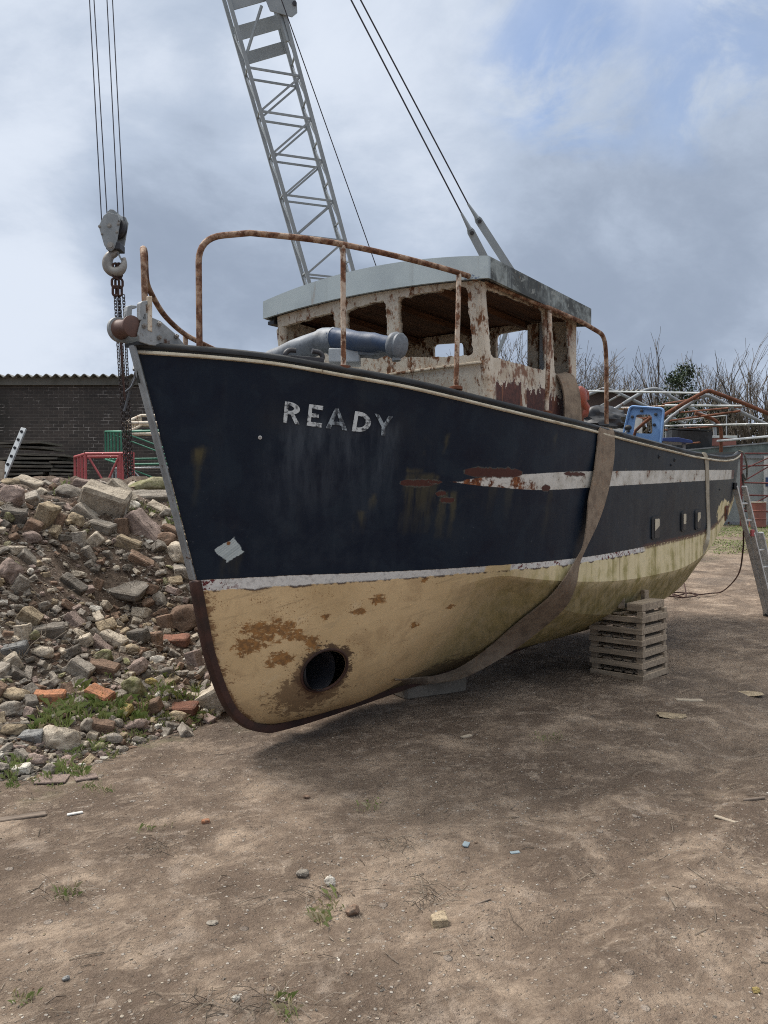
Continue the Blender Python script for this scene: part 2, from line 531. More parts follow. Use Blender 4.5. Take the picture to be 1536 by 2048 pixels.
def f_ground(g):
    p = g.pos()
    big = g.noise(p, .42, 5, .55, .2); mid = g.noise(p, 2.2, 6, .62, .3); fine = g.noise(p, 16, 5, .7); grit = g.noise(p, 90, 3, .6)
    c = g.mix(g.step(g.m('ADD', g.m('MULTIPLY', big, .62), g.m('MULTIPLY', mid, .38)), .40, .62), (.116, .084, .061), (.290, .219, .162))
    c = g.mix(g.step(mid, .50, .70, 0, .75), c, (.43, .335, .250))
    m2 = g.noise(g.vm('ADD', p, (3, 8, 0)), 5.5, 6, .68, .4)
    c = g.mix(g.step(m2, .52, .66, 0, .55), c, (.150, .108, .080))
    c = g.mix(g.step(m2, .46, .34, 0, .5), c, (.40, .325, .26))
    c = g.mix(g.step(fine, .42, .70, 0, .55), c, (.125, .092, .070))
    c = g.mix(g.step(grit, .5, .75, 0, .22), c, (.40, .33, .27))
    # paler crumbs pressed in the dirt
    ch = g.voro(p, 38, 'F1', 'Distance'); cc = g.voro(p, 38, 'F1', 'Color')
    pick = g.step(g.sep(cc)[0], .89, .91); pm = g.m('MULTIPLY', g.step(ch, .30, .20), pick)
    c = g.mix(g.m('MULTIPLY', pm, .75), c, g.mix(g.sep(cc)[1], (.30, .26, .22), (.60, .56, .50)))
    ch2 = g.voro(p, 13, 'F1', 'Distance'); cc2 = g.voro(p, 13, 'F1', 'Color')
    pm2 = g.m('MULTIPLY', g.step(ch2, .26, .19), g.step(g.sep(cc2)[0], .95, .96))
    c = g.mix(g.m('MULTIPLY', pm2, .6), c, g.mix(g.sep(cc2)[1], (.16, .13, .11), (.42, .37, .32)))
    # thin green film far off and beside the heap
    x, y, z = g.sep(p)
    gm = g.mul(g.step(y, 17, 25), g.step(g.noise(p, .5, 5, .6), .38, .56), g.step(g.noise(p, 7, 4), .25, .6))
    c = g.mix(g.m('MULTIPLY', gm, .85), c, (.075, .105, .030))
    dd = g.m('ADD', g.m('MULTIPLY', g.m('SUBTRACT', x, float(TA[0])), float(TN[0])), g.m('MULTIPLY', g.m('SUBTRACT', y, float(TA[1])), float(TN[1])))
    gm2 = g.mul(g.step(dd, -.55, -.1), g.step(g.noise(p, 3, 5, .6), .5, .66))
    c = g.mix(g.m('MULTIPLY', gm2, .55), c, (.10, .125, .045))
    # damp patches
    wet = g.mul(g.step(g.noise(g.vm('ADD', p, (7, 3, 0)), .55, 4, .5), .55, .68), g.step(y, 3.5, 6))
    c = g.mix(g.m('MULTIPLY', wet, .6), c, (.088, .067, .052))
    rx_ = g.m('ADD', g.m('MULTIPLY', x, .86), g.m('MULTIPLY', y, .50)); ry_ = g.m('SUBTRACT', g.m('MULTIPLY', y, .86), g.m('MULTIPLY', x, .50))
    ani = g.noise(g.comb(g.m('MULTIPLY', rx_, 6.5), g.m('MULTIPLY', ry_, 10.5), 0), 1.0, 9, .74, .9)
    c = g.mix(g.step(ani, .50, .66, 0, .42), c, (.44, .350, .268))
    c = g.mix(g.step(ani, .46, .34, 0, .42), c, (.140, .100, .075))
    fl2 = g.voro(g.comb(g.m('MULTIPLY', rx_, 40.0), g.m('MULTIPLY', ry_, 62.0), 0), 1.0); fc2 = g.voro(g.comb(g.m('MULTIPLY', rx_, 40.0), g.m('MULTIPLY', ry_, 62.0), 0), 1.0, 'F1', 'Color')
    fm2 = g.mul(g.step(fl2, .36, .24), g.step(g.sep(fc2)[0], .66, .70))
    c = g.mix(g.m('MULTIPLY', fm2, .55), c, g.mix(g.sep(fc2)[1], (.10, .072, .054), (.60, .52, .43)))
    h = g.m('ADD', g.m('MULTIPLY', ani, .8), g.m('MULTIPLY', fm2, .35))
    h = g.m('ADD', h, g.m('ADD', g.m('MULTIPLY', fine, .8), g.m('MULTIPLY', grit, .35)))
    h = g.m('ADD', h, g.m('ADD', g.m('MULTIPLY', pm, .4), g.m('MULTIPLY', pm2, .3)))
    return dict(color=c, rough=g.m('SUBTRACT', .95, g.m('MULTIPLY', wet, .2)), bump=(h, .9, .05), spec=.25)


mat('dirt', f_ground)


def f_soil(g):
    p = g.pos()
    a = g.noise(p, 5, 6, .65, .3); b = g.noise(p, 28, 5, .7); c3 = g.noise(p, 1.1, 3)
    c = g.mix(g.step(a, .38, .66), (.050, .035, .026), (.140, .104, .078))
    c = g.mix(g.step(b, .5, .72, 0, .65), c, (.26, .205, .16))
    c = g.mix(g.step(c3, .5, .65, 0, .4), c, (.19, .155, .125))
    ch = g.voro(p, 30); cc = g.voro(p, 30, 'F1', 'Color')
    c = g.mix(g.mul(g.step(ch, .3, .2), g.step(g.sep(cc)[0], .72, .74)), c, g.mix(g.sep(cc)[1], (.2, .15, .12), (.5, .46, .41)))
    return dict(color=c, rough=.95, bump=(g.m('ADD', a, g.m('MULTIPLY', b, .7)), .9, .05), spec=.2)


mat('soil', f_soil)

xs = axis(-6.2, 6.6, .045, -700, 700, 34); ys = axis(1.2, 13.5, .045, -60, 1100, 40)
gm_ = grid_mesh('ground', xs, ys, ground_np)
_X, _Y = np.meshgrid(xs, ys); _gx, _gy, _gZ = xs.tolist(), ys.tolist(), ground_np(_X, _Y).tolist()
ground_bvh = BVHTree.FromPolygons([v.co for v in gm_.vertices], [tuple(p.vertices) for p in gm_.polygons])
gob = link('ground', gm_, 'dirt', smooth=180); tag(gob, kind='structure', label='brown trodden earth of the yard', cat='ground')

xs = np.arange(-9, 1.4, .05); ys = np.arange(3.2, 12.8, .05)
hm = grid_mesh('earth_mound', xs, ys, heap_np, keep=lambda X, Y, Z: Z > ground_np(X, Y) - .08)
heap_bvh = BVHTree.FromPolygons([v.co for v in hm.vertices], [tuple(p.vertices) for p in hm.polygons])
hob = link('earth_mound', hm, 'soil', smooth=180); tag(hob, kind='structure', label='dark soil mound under the broken bricks', cat='mound')

# ------------------------------------------------------------------ shared materials
worn('white_rust', (.62, .56, .46), (.44, .36, .26), .6, 5, rust=(.23, .10, .045), rlo=.54, rhi=.62, rscale=10, streak=.6, speck=.75, lo=.42, hi=.75)
worn('white_rust_heavy', (.60, .53, .42), (.40, .32, .22), .65, 6, rust=(.19, .085, .038), rlo=.49, rhi=.57, rscale=13, streak=.6)
worn('rail_rust', (.56, .48, .39), (.36, .24, .16), .65, 9, rust=(.20, .088, .046), rlo=.455, rhi=.56, rscale=12, streak=.7, speck=.6)
worn('tube_rust', (.40, .29, .205), (.26, .15, .09), .65, 12, rust=(.175, .080, .044), rlo=.40, rhi=.56, rscale=14, streak=.8, speck=.7)
worn('rust', (.17, .062, .030), (.075, .030, .018), .85, 9, bump=.3)
worn('rust_dark', (.062, .026, .018), (.030, .016, .012), .8, 8, bump=.25)
worn('grey_paint', (.36, .42, .44), (.29, .34, .36), .5, 3, rust=(.16, .10, .055), rlo=.66, rhi=.72, rscale=4, streak=.4, bump=.05)
worn('grime_paint', (.20, .235, .235), (.045, .055, .050), .7, 5, lo=.36, hi=.62, rust=(.10, .075, .045), rlo=.60, rhi=.68, rscale=6, streak=.35)
worn('grey_steel', (.30, .32, .33), (.19, .20, .20), .55, 7, rust=(.15, .075, .045), rlo=.60, rhi=.68, rscale=9)
worn('crane_grey', (.30, .335, .35), (.24, .268, .285), .5, 2.5, rust=(.13, .08, .05), rlo=.71, rhi=.76, rscale=5, bump=.04)
worn('block_grey', (.27, .29, .30), (.20, .215, .22), .5, 6, rust=(.11, .08, .06), rlo=.63, rhi=.67, rscale=14)
worn('hook_steel', (.30, .285, .26), (.17, .155, .14), .5, 7, metal=.2)
worn('dark_steel', (.040, .040, .046), (.022, .022, .025), .5, 9)
worn('chain_steel', (.040, .035, .036), (.05, .03, .022), .55, 20, metal=.3)
worn('wire_rope', (.050, .048, .062), (.03, .03, .04), .5, 30)
worn('galv', (.42, .44, .45), (.33, .35, .36), .45, 8, metal=.35)
worn('galv_dull', (.25, .265, .28), (.17, .18, .19), .55, 6, rust=(.16, .075, .04), rlo=.6, rhi=.66, rscale=1.6)
worn('alu', (.56, .56, .54), (.36, .36, .35), .5, 11, metal=.1)
worn('blue_paint', (.17, .31, .56), (.13, .24, .46), .5, 5, rust=(.20, .13, .09), rlo=.66, rhi=.7, rscale=6)
worn('pipe_blue', (.028, .055, .115), (.055, .075, .115), .5, 6, lo=.4, hi=.6)
worn('pipe_grey', (.21, .235, .265), (.075, .085, .10), .55, 5, lo=.40, hi=.68)
worn('navy_plain', (.014, .016, .019), (.035, .037, .038), .6, 5)
worn('cream_line', (.55, .50, .39), (.38, .32, .22), .6, 8, rust=(.2, .10, .05), rlo=.64, rhi=.68)
worn('red_paint', (.44, .105, .105), (.33, .075, .075), .5, 6)
worn('dark_red_paint', (.17, .045, .042), (.10, .035, .03), .6, 6)
worn('green_paint', (.045, .20, .125), (.030, .14, .09), .5, 6)
worn('white_paint', (.58, .58, .56), (.40, .40, .38), .6, 6)
worn('orange_plastic', (.33, .070, .032), (.22, .05, .026), .45, 8)
worn('black_rubber', (.018, .018, .019), (.03, .03, .03), .6, 9)
worn('webbing', (.265, .205, .148), (.145, .108, .078), .95, 9, bump=.5, speck=.3)
worn('webbing_pale', (.40, .36, .28), (.27, .235, .175), .95, 6, bump=.3)
worn('concrete', (.215, .185, .15), (.13, .112, .09), .9, 5, bump=.4, bd=.02)
worn('tarp_black', (.016, .017, .020), (.035, .036, .04), .45, 5)
worn('tarp_blue', (.022, .045, .16), (.015, .03, .11), .4, 5)
worn('barrel_blue', (.030, .060, .16), (.02, .04, .1), .4, 5)
worn('barrel_red', (.26, .095, .07), (.18, .07, .055), .5, 5)
worn('box_green', (.17, .215, .205), (.085, .11, .105), .6, 1.4, lo=.42, hi=.6, rust=(.14, .10, .06), rlo=.62, rhi=.68, rscale=1.4)
worn('box_grey', (.32, .345, .335), (.25, .27, .265), .55, 1.3)


def f_wood(base, dark):
    def fn(g):
        o = g.vm('ADD', g.obj(), g.comb(g.m('MULTIPLY', g.rnd(), 31.0), 0, 0))
        gr = g.noise(g.scale(o, 2.2, 26, 26), 1.6, 5, .6, .3); bl = g.noise(o, 4, 4)
        c = g.mix(g.step(gr, .35, .7), base, dark)
        c = g.mix(g.step(bl, .5, .7, 0, .5), c, tuple(x * .6 for x in dark))
        return dict(color=c, rough=.9, bump=(gr, .35, .006))
    return fn


mat('pallet_wood', f_wood((.37, .295, .215), (.20, .155, .11)))
mat('old_timber', f_wood((.125, .115, .092), (.045, .043, .036)))
mat('pale_wood', f_wood((.42, .36, .28), (.26, .21, .155)))
mat('ceiling_wood', f_wood((.145, .066, .030), (.060, .028, .015)))


def f_brick(g):
    x, y, z = g.sep(g.obj())
    n = g.node('ShaderNodeTexBrick'); g.link(g.comb(x, z, 0), n.inputs['Vector'])
    n.inputs['Color1'].default_value = (.066, .054, .047, 1); n.inputs['Color2'].default_value = (.038, .032, .029, 1)
    n.inputs['Mortar'].default_value = (.115, .103, .090, 1)
    n.inputs['Scale'].default_value = 1.0; n.inputs['Mortar Size'].default_value = .007; n.inputs['Brick Width'].default_value = .225; n.inputs['Row Height'].default_value = .075
    n.inputs['Bias'].default_value = -.1; n.inputs['Mortar Smooth'].default_value = .2
    big = g.noise(g.obj(), .7, 5, .6); mo = g.noise(g.scale(g.obj(), 1, 1, .16), 1.1, 4); fl = g.noise(g.scale(g.obj(), .8, 1, 2.4), 7, 5, .7)
    c = g.mix(g.step(big, .4, .65, 0, .55), n.outputs[0], (.028, .025, .023))
    c = g.mix(g.step(fl, .60, .66, 0, .6), c, (.14, .115, .10))
    c = g.mix(g.step(mo, .58, .72, 0, .6), c, (.012, .013, .010))
    c = g.mix(g.m('MULTIPLY', n.outputs['Fac'], g.step(g.noise(g.obj(), 2.3, 5, .7), .52, .62)), c, (.26, .24, .22))
    return dict(color=c, rough=.9, bump=(g.m('ADD', g.m('MULTIPLY', n.outputs['Fac'], -1.0), g.m('MULTIPLY', fl, .4)), .5, .012))


mat('dark_brick', f_brick)
worn('brick_far', (.085, .058, .048), (.055, .040, .036), .9, 2)
worn('asbestos', (.235, .230, .215), (.14, .14, .125), .9, 3)
worn('fascia_board', (.14, .135, .118), (.09, .087, .072), .9, 3)

def f_fascia(g):
    o = g.obj(); x, y, z = g.sep(o)
    st = g.noise(g.scale(o, 6, 6, .5), 2.0, 5, .6); n = g.noise(o, 3, 5, .6); ch = g.noise(g.scale(o, 1, 1, 1.4), 13, 6, .7)
    c = g.mix(g.step(n, .35, .7), (.365, .425, .44), (.30, .352, .372))
    c = g.mix(g.step(st, .56, .74, 0, .5), c, (.24, .265, .265))
    c = g.mix(g.mul(g.step(st, .64, .70), g.step(n, .45, .6), .8), c, (.27, .185, .11))
    c = g.mix(g.mul(g.step(ch, .63, .65), g.step(g.m('ADD', z, g.m('MULTIPLY', n, .08)), 3.30, 3.24)), c, (.10, .14, .22))
    return dict(color=c, rough=.5, bump=(n, .05, .01))


mat('fascia_paint', f_fascia)


def f_grime(g):
    o = g.obj(); st = g.noise(g.scale(o, 10, 10, .9), 1.6, 6, .65); n = g.noise(o, 5, 6, .68, .3); ch = g.noise(o, 18, 6, .7)
    c = g.mix(g.step(n, .36, .60), (.265, .30, .295), (.050, .056, .055))
    c = g.mix(g.step(st, .50, .66, 0, .75), c, (.038, .045, .050))
    c = g.mix(g.step(ch, .58, .62, 0, .7), c, (.30, .32, .30))
    c = g.mix(g.mul(g.step(n, .55, .62), g.step(st, .42, .36), .8), c, (.12, .075, .04))
    return dict(color=c, rough=.75, bump=(ch, .25, .008))


mat('grime_paint', f_grime)

# stones and bricks of the heap
ST = {
    'pale': ((.52, .47, .40), (.34, .295, .24)), 'grey': ((.355, .328, .295), (.225, .203, .178)), 'dark': ((.215, .198, .180), (.125, .113, .10)),
    'tan': ((.40, .335, .245), (.25, .20, .14)), 'brown': ((.265, .185, .140), (.17, .12, .092)), 'orange': ((.40, .185, .105), (.27, .14, .09)),
    'pink': ((.34, .27, .245), (.21, .165, .15)), 'white': ((.68, .66, .62), (.45, .43, .39)), 'slate': ((.26, .268, .275), (.165, .168, .172)), 'moss': ((.33, .31, .215), (.155, .16, .075)),
    'yellow': ((.46, .37, .16), (.30, .235, .10)), 'red': ((.24, .12, .085), (.165, .085, .065)),
}


def f_stone(a, b):
    def fn(g):
        o = g.vm('ADD', g.obj(), g.comb(g.m('MULTIPLY', g.rnd(), 37.0), 0, 0)); p = g.pos()
        n = g.noise(o, 2.6, 6, .65); f = g.noise(p, 60, 5, .7); bl = g.noise(p, 17, 5, .65, .3)
        c = g.mix(g.step(n, .36, .66), a, b)
        c = g.mix(g.step(f, .38, .72, 0, .5), c, tuple(x * .55 for x in b))
        c = g.mix(g.step(bl, .56, .68, 0, .7), c, (.145, .115, .090))
        c = g.mix(g.step(bl, .42, .32, 0, .5), c, tuple(min(1, x * 1.35) for x in a))
        pit = g.step(g.voro(p, 75), .26, .12)
        c = g.mix(g.mul(pit, g.step(n, .45, .6), .55), c, tuple(x * .4 for x in b))
        v = g.m('ADD', .80, g.m('MULTIPLY', g.rnd(), .4))
        c = g.vm('SCALE', c, v)
        return dict(color=c, rough=.93, bump=(g.m('ADD', g.m('ADD', f, g.m('MULTIPLY', bl, 1.2)), g.m('MULTIPLY', pit, -.6)), .8, .014), spec=.2)
    return fn


WARM = (1.0, .97, .915)
for k_, (a_, b_) in ST.items(): mat('stone_' + k_, f_stone(tuple(p * q for p, q in zip(a_, WARM)), tuple(p * q for p, q in zip(b_, WARM))))
# ================================================================== BOAT
BA = R(50); BO = V((-1.41, 4.40, 0))
boat = empty('boat', BO, BA, 'old navy blue and cream workboat with rusty wheelhouse, propped up on blocks', 'boat')
BM = Matrix.Translation(BO) @ Matrix.Rotation(BA, 4, 'Z'); BI = BM.inverted()


def L(s, o, z): return V((s, -o, z))          # along from the stem, port offset, height


def bray(px, py):
    o = BI @ CAM; p = BI @ (CAM + ray(px, py)); return o, (p - o)


def plan_hit(px, py, b):
    o, dr = bray(px, py); last = None
    for i in range(3000):
        t = 2.5 + i * .006; p = o + dr * t; v = -p.y - b(p.x)
        if last is not None and last > 0 >= v: return p
        last = v
    return None


def plane_hit(px, py, p0, n):
    o, dr = bray(px, py); n = V(n); return o + dr * ((V(p0) - o).dot(n) / dr.dot(n))


def bs(s):
    s = max(s, 0)
    if s < 3.4: return 1.2 * (1 - (1 - s / 3.4)**2.3)
    return 1.2 if s < 6 else 1.2 - .3 * ((s - 6) / 2.6)**2


def bw(s):
    s = max(s - .41, 0)
    if s < 3.4: return 1.13 * (1 - (1 - s / 3.4)**2.1)
    s += .41
    return 1.13 if s < 6 else 1.13 - .3 * ((s - 6) / 2.6)**2


zs_ = interp([0, .28, .63, 1.02, 1.36, 1.77, 2.16, 2.72, 3.52, 4.14, 5.13, 6.1, 6.82, 7.6, 8.68], [2.539, 2.528, 2.507, 2.459, 2.423, 2.371, 2.327, 2.282, 2.245, 2.215, 2.175, 2.146, 2.148, 2.19, 2.31])
zw_ = interp([.41, .68, .95, 1.57, 2.2, 2.93, 3.69, 4.56, 5.34, 6.46, 7.28, 8.45], [1.158, 1.165, 1.170, 1.170, 1.173, 1.177, 1.186, 1.207, 1.236, 1.297, 1.40, 1.63])
zc_ = interp([1.2, 2.24, 2.69, 3.35, 4.2, 5.34, 6.47, 7.45, 8.40], [1.158, 1.11, 1.045, .979, .931, .927, 1.06, 1.349, 1.585])
zd_ = interp([1.2, 1.75, 2.3, 2.95, 3.6, 5.0, 6.5, 7.45, 8.38], [1.13, 1.08, .985, .81, .66, .55, .72, 1.12, 1.555])
fd_ = interp([1.2, 1.8, 2.4, 3.0, 4.0, 8.4], [.96, .93, .87, .86, .80, .80])
zk_ = interp([.998, 1.28, 2.4, 4.5, 6, 7.2, 8.30], [.127, .117, .145, .20, .34, .82, 1.50])
LS, LW, LK = 8.68, 8.45, 8.30
NQ, NU, ND = 250, 52, 40


def side_pt(q, v):
    """v 0 at the sheer, 1 at the paint line"""
    a, b = LS * q, .41 + (LW - .41) * q
    t = 1 - v
    s = b + (a - b) * t
    pa, pb = bs(a), bw(b)
    o = pb + (pa - pb) * t**1.22
    o = o if q > 0 else 0.0
    z = zw_(b) + (zs_(a) - zw_(b)) * t
    return s, max(o, 0.0), z


STEM_G = interp([0, .14, .3, .5, .68, .86, 1], [0, .08, .19, .42, .66, .90, 1])
STEM_H = interp([0, .14, .3, .5, .68, .86, 1], [0, .21, .47, .78, .925, .985, 1])
ROUND_B = interp([0, .2, .4, .55, .7, .85, 1], [1, .985, .93, .82, .62, .34, .03])
ROUND_H = interp([0, .2, .4, .55, .7, .85, 1], [0, .24, .50, .70, .86, .955, 1])


def low_pt(q, v):
    b = .41 + (LW - .41) * q; kx = .998 + (LK - .998) * q
    zw, zk, o0 = zw_(b), zk_(kx), bw(b)
    kq = float(sstep(0, .12, q))
    gq = STEM_G(v) * (1 - kq) + v * kq
    s = b + (kx - b) * gq
    # rounded bow section
    hr = STEM_H(v) * (1 - kq) + ROUND_H(v) * kq
    zr = zw + (zk - zw) * hr; orr = o0 * ROUND_B(v)
    # plated section with two chines
    pz = [zw, zc_(max(b, 1.2)), zd_(max(b, 1.2)), zk]; po = [o0, o0 * 1.0, o0 * fd_(max(b, 1.2)), .03]
    vs = [0, .25, .55, 1]
    i = 0 if v < .25 else 1 if v < .55 else 2
    t = (v - vs[i]) / (vs[i + 1] - vs[i])
    zp = pz[i] + (pz[i + 1] - pz[i]) * t; op = po[i] + (po[i + 1] - po[i]) * t
    if i == 2: zp -= .06 * math.sin(math.pi * t) * (zw - zk)       # belly in the lowest plate
    k = float(sstep(1.15, 2.5, b))
    return s, max(orr * (1 - k) + op * k, .0), zr * (1 - k) + zp * k


qs = [(i / (NQ - 1))**1.12 for i in range(NQ)]
vrows = [j / NU for j in range(NU)] + [1.0]
lrows = [j / ND for j in range(1, ND + 1)]
verts = []; faces = []
rowsP = [[side_pt(q, v) for q in qs] for v in vrows] + [[low_pt(q, v) for q in qs] for v in lrows]
NR = len(rowsP)
rnd = np.random.RandomState(3)
for side in (1, -1):
    base = len(verts)
    for r, row in enumerate(rowsP):
        for i, (s, o, z) in enumerate(row):
            # slight dents between the frames of the plating
            dn = .006 * (float(vnoise(s * 2.1, z * 2.3, 8)) - .5) * min(1, o * 3) if o > 0 else 0
            verts.append(L(s, side * (o + dn), z))
    for r in range(NR - 1):
        for i in range(NQ - 1):
            a = base + r * NQ + i; f = (a, a + 1, a + NQ + 1, a + NQ)
            faces.append(f if side > 0 else f[::-1])
# inside of the bulwark and the deck
CAPW, DECK = .05, [.28, .28]
def deck_z(s): return zs_(s) - (.22 if s < 3.6 else .22 + .25 * float(sstep(3.6, 3.9, s)))


def plating(s, z):
    """half breadth of the hull side at s, z"""
    t = min(1, max(0, (z - zw_(max(s, .41))) / (zs_(s) - zw_(max(s, .41)))))
    q = (s - (1 - t) * .41) / (t * LS + (1 - t) * (LW - .41))
    return side_pt(q, 1 - t)[1] if q > 0 else 0.0


inner = []
for side in (1, -1):
    base = len(verts)
    for i, q in enumerate(qs):
        s = LS * q; o = max(bs(s) - CAPW, 0) * side
        verts.append(L(s, o, zs_(s))); verts.append(L(s, max(plating(s, deck_z(s)) - CAPW, 0) * side, deck_z(s)))
    inner.append(base)
    top = 0 if side > 0 else NR * NQ
    for i in range(NQ - 1):
        a, b = top + i, top + i + 1; c, d_ = base + 2 * i, base + 2 * i + 2
        for f in ((b, a, c, d_), (d_, c, c + 1, d_ + 1)): faces.append(f if side > 0 else f[::-1])
for i in range(NQ - 1):
    a, b = inner[0] + 2 * i + 1, inner[1] + 2 * i + 1
    faces.append((a, a + 2, b + 2, b))
# transom
e = NQ - 1
for r in range(NR - 1):
    p, q = r * NQ + e, (r + 1) * NQ + e; off = NR * NQ
    faces.append((p, off + p, off + q, q))
me = bpy.data.meshes.new('hull'); me.from_pydata([tuple(v) for v in verts], [], faces); me.update()

nside = NR * NQ * 2
bvh = BVHTree.FromPolygons([BM @ v for v in verts], [f for f in faces if max(f) < nside])


def hull_hit(px, py):
    """(local point, local normal, distance) where the ray of a photo pixel meets the port side"""
    p, n, i, dd = bvh.ray_cast(CAM, ray(px, py).normalized())
    if p is None: return None
    n = BI.to_3x3() @ n
    if n.y > 0: n = -n
    return BI @ p, n, dd


def sz(px, py):
    h = hull_hit(px, py); return (h[0].x, h[0].z)


def line_fn(pts):
    a = sorted(sz(*p) for p in pts); return interp([q[0] for q in a], [q[1] for q in a])


st_top = line_fn([(903, 963), (960, 955), (1000, 951), (1058, 948), (1125, 944), (1229, 942), (1300, 941), (1400, 940), (1466, 940)])
st_bot = line_fn([(903, 966), (945, 970), (988, 974), (1069, 980), (1180, 975), (1260, 970), (1330, 966), (1400, 962), (1466, 958)])
S0, S1 = sz(903, 964)[0], sz(1468, 949)[0]

at_zw = np.zeros(len(verts)); at_st = np.full(len(verts), -1.0); at_zs = np.ones(len(verts)); at_in = np.zeros(len(verts)); at_b = np.zeros(len(verts)); at_q = np.ones(len(verts)) * 9
for side in (0, 1):
    for r in range(NR):
        for i in range(NQ):
            s, o, z = rowsP[r][i]; k = side * NR * NQ + r * NQ + i
            at_zw[k] = z - zw_(max(s, .41)); at_zs[k] = zs_(s) - z
            at_st[k] = min(st_top(s) - z, z - st_bot(s), (s - S0) * .06, (S1 - s)) if s > S0 - .3 else -1
            at_b[k] = max(0, r - NU) / ND; at_q[k] = s - rowsP[r][0][0]
at_in[nside:] = 1
for nm, a in (('zw', at_zw), ('st', at_st), ('zs', at_zs), ('inner', at_in), ('low', at_b), ('stemd', at_q)):
    me.attributes.new(nm, 'FLOAT', 'POINT').data.foreach_set('value', a.astype(np.float32))

# bow thruster tunnel
TH = hull_hit(649, 1341); thc = TH[0]
TH_R = .135
# port side marks, each from its place on the plating
P_white = sz(460, 1101); P_stern = sz(1450, 1030); name_a, name_b = sz(568, 848), sz(790, 872)
reds = [((836, 966), .125, .020), ((990, 945), .27, .030), ((882, 987), .038, .014), ((895, 1000), .055, .016), ((1092, 976), .05, .020), ((870, 964), .05, .010), ((1150, 948), .16, .014)]
reds = [(sz(*p), a, b) for p, a, b in reds]
ochre = [((838, 1008), .12, .20, .50), ((892, 1030), .07, .16, .6), ((720, 1045), .028, .08, .55), ((745, 1005), .014, .05, .5), ((1000, 1000), .12, .14, .22), ((398, 915), .035, .05, .75), ((392, 955), .012, .18, .40), ((890, 890), .012, .06, .55), ((1110, 888), .014, .07, .5), ((1095, 1020), .03, .18, .25), ((826, 943), .06, .016, .6), ((460, 1135), .05, .09, .25)]
ochre = [(sz(*p), a, b, c) for p, a, b, c in ochre]
orange = [((540, 1262), .17, .085), ((500, 1290), .10, .07), ((590, 1270), .08, .05), ((560, 1320), .10, .05), ((755, 1200), .06, .035), ((720, 1222), .05, .03), ((625, 1287), .06, .05), ((850, 1160), .035, .02), ((830, 1250), .05, .02), ((900, 1215), .05, .02), ((650, 1235), .03, .03)]
orange = [(sz(*p), a, b) for p, a, b in orange]
gap0, gap1 = sz(968, 1145)[0], sz(1020, 1140)[0]
tip_s = sz(1285, 1095)[0]


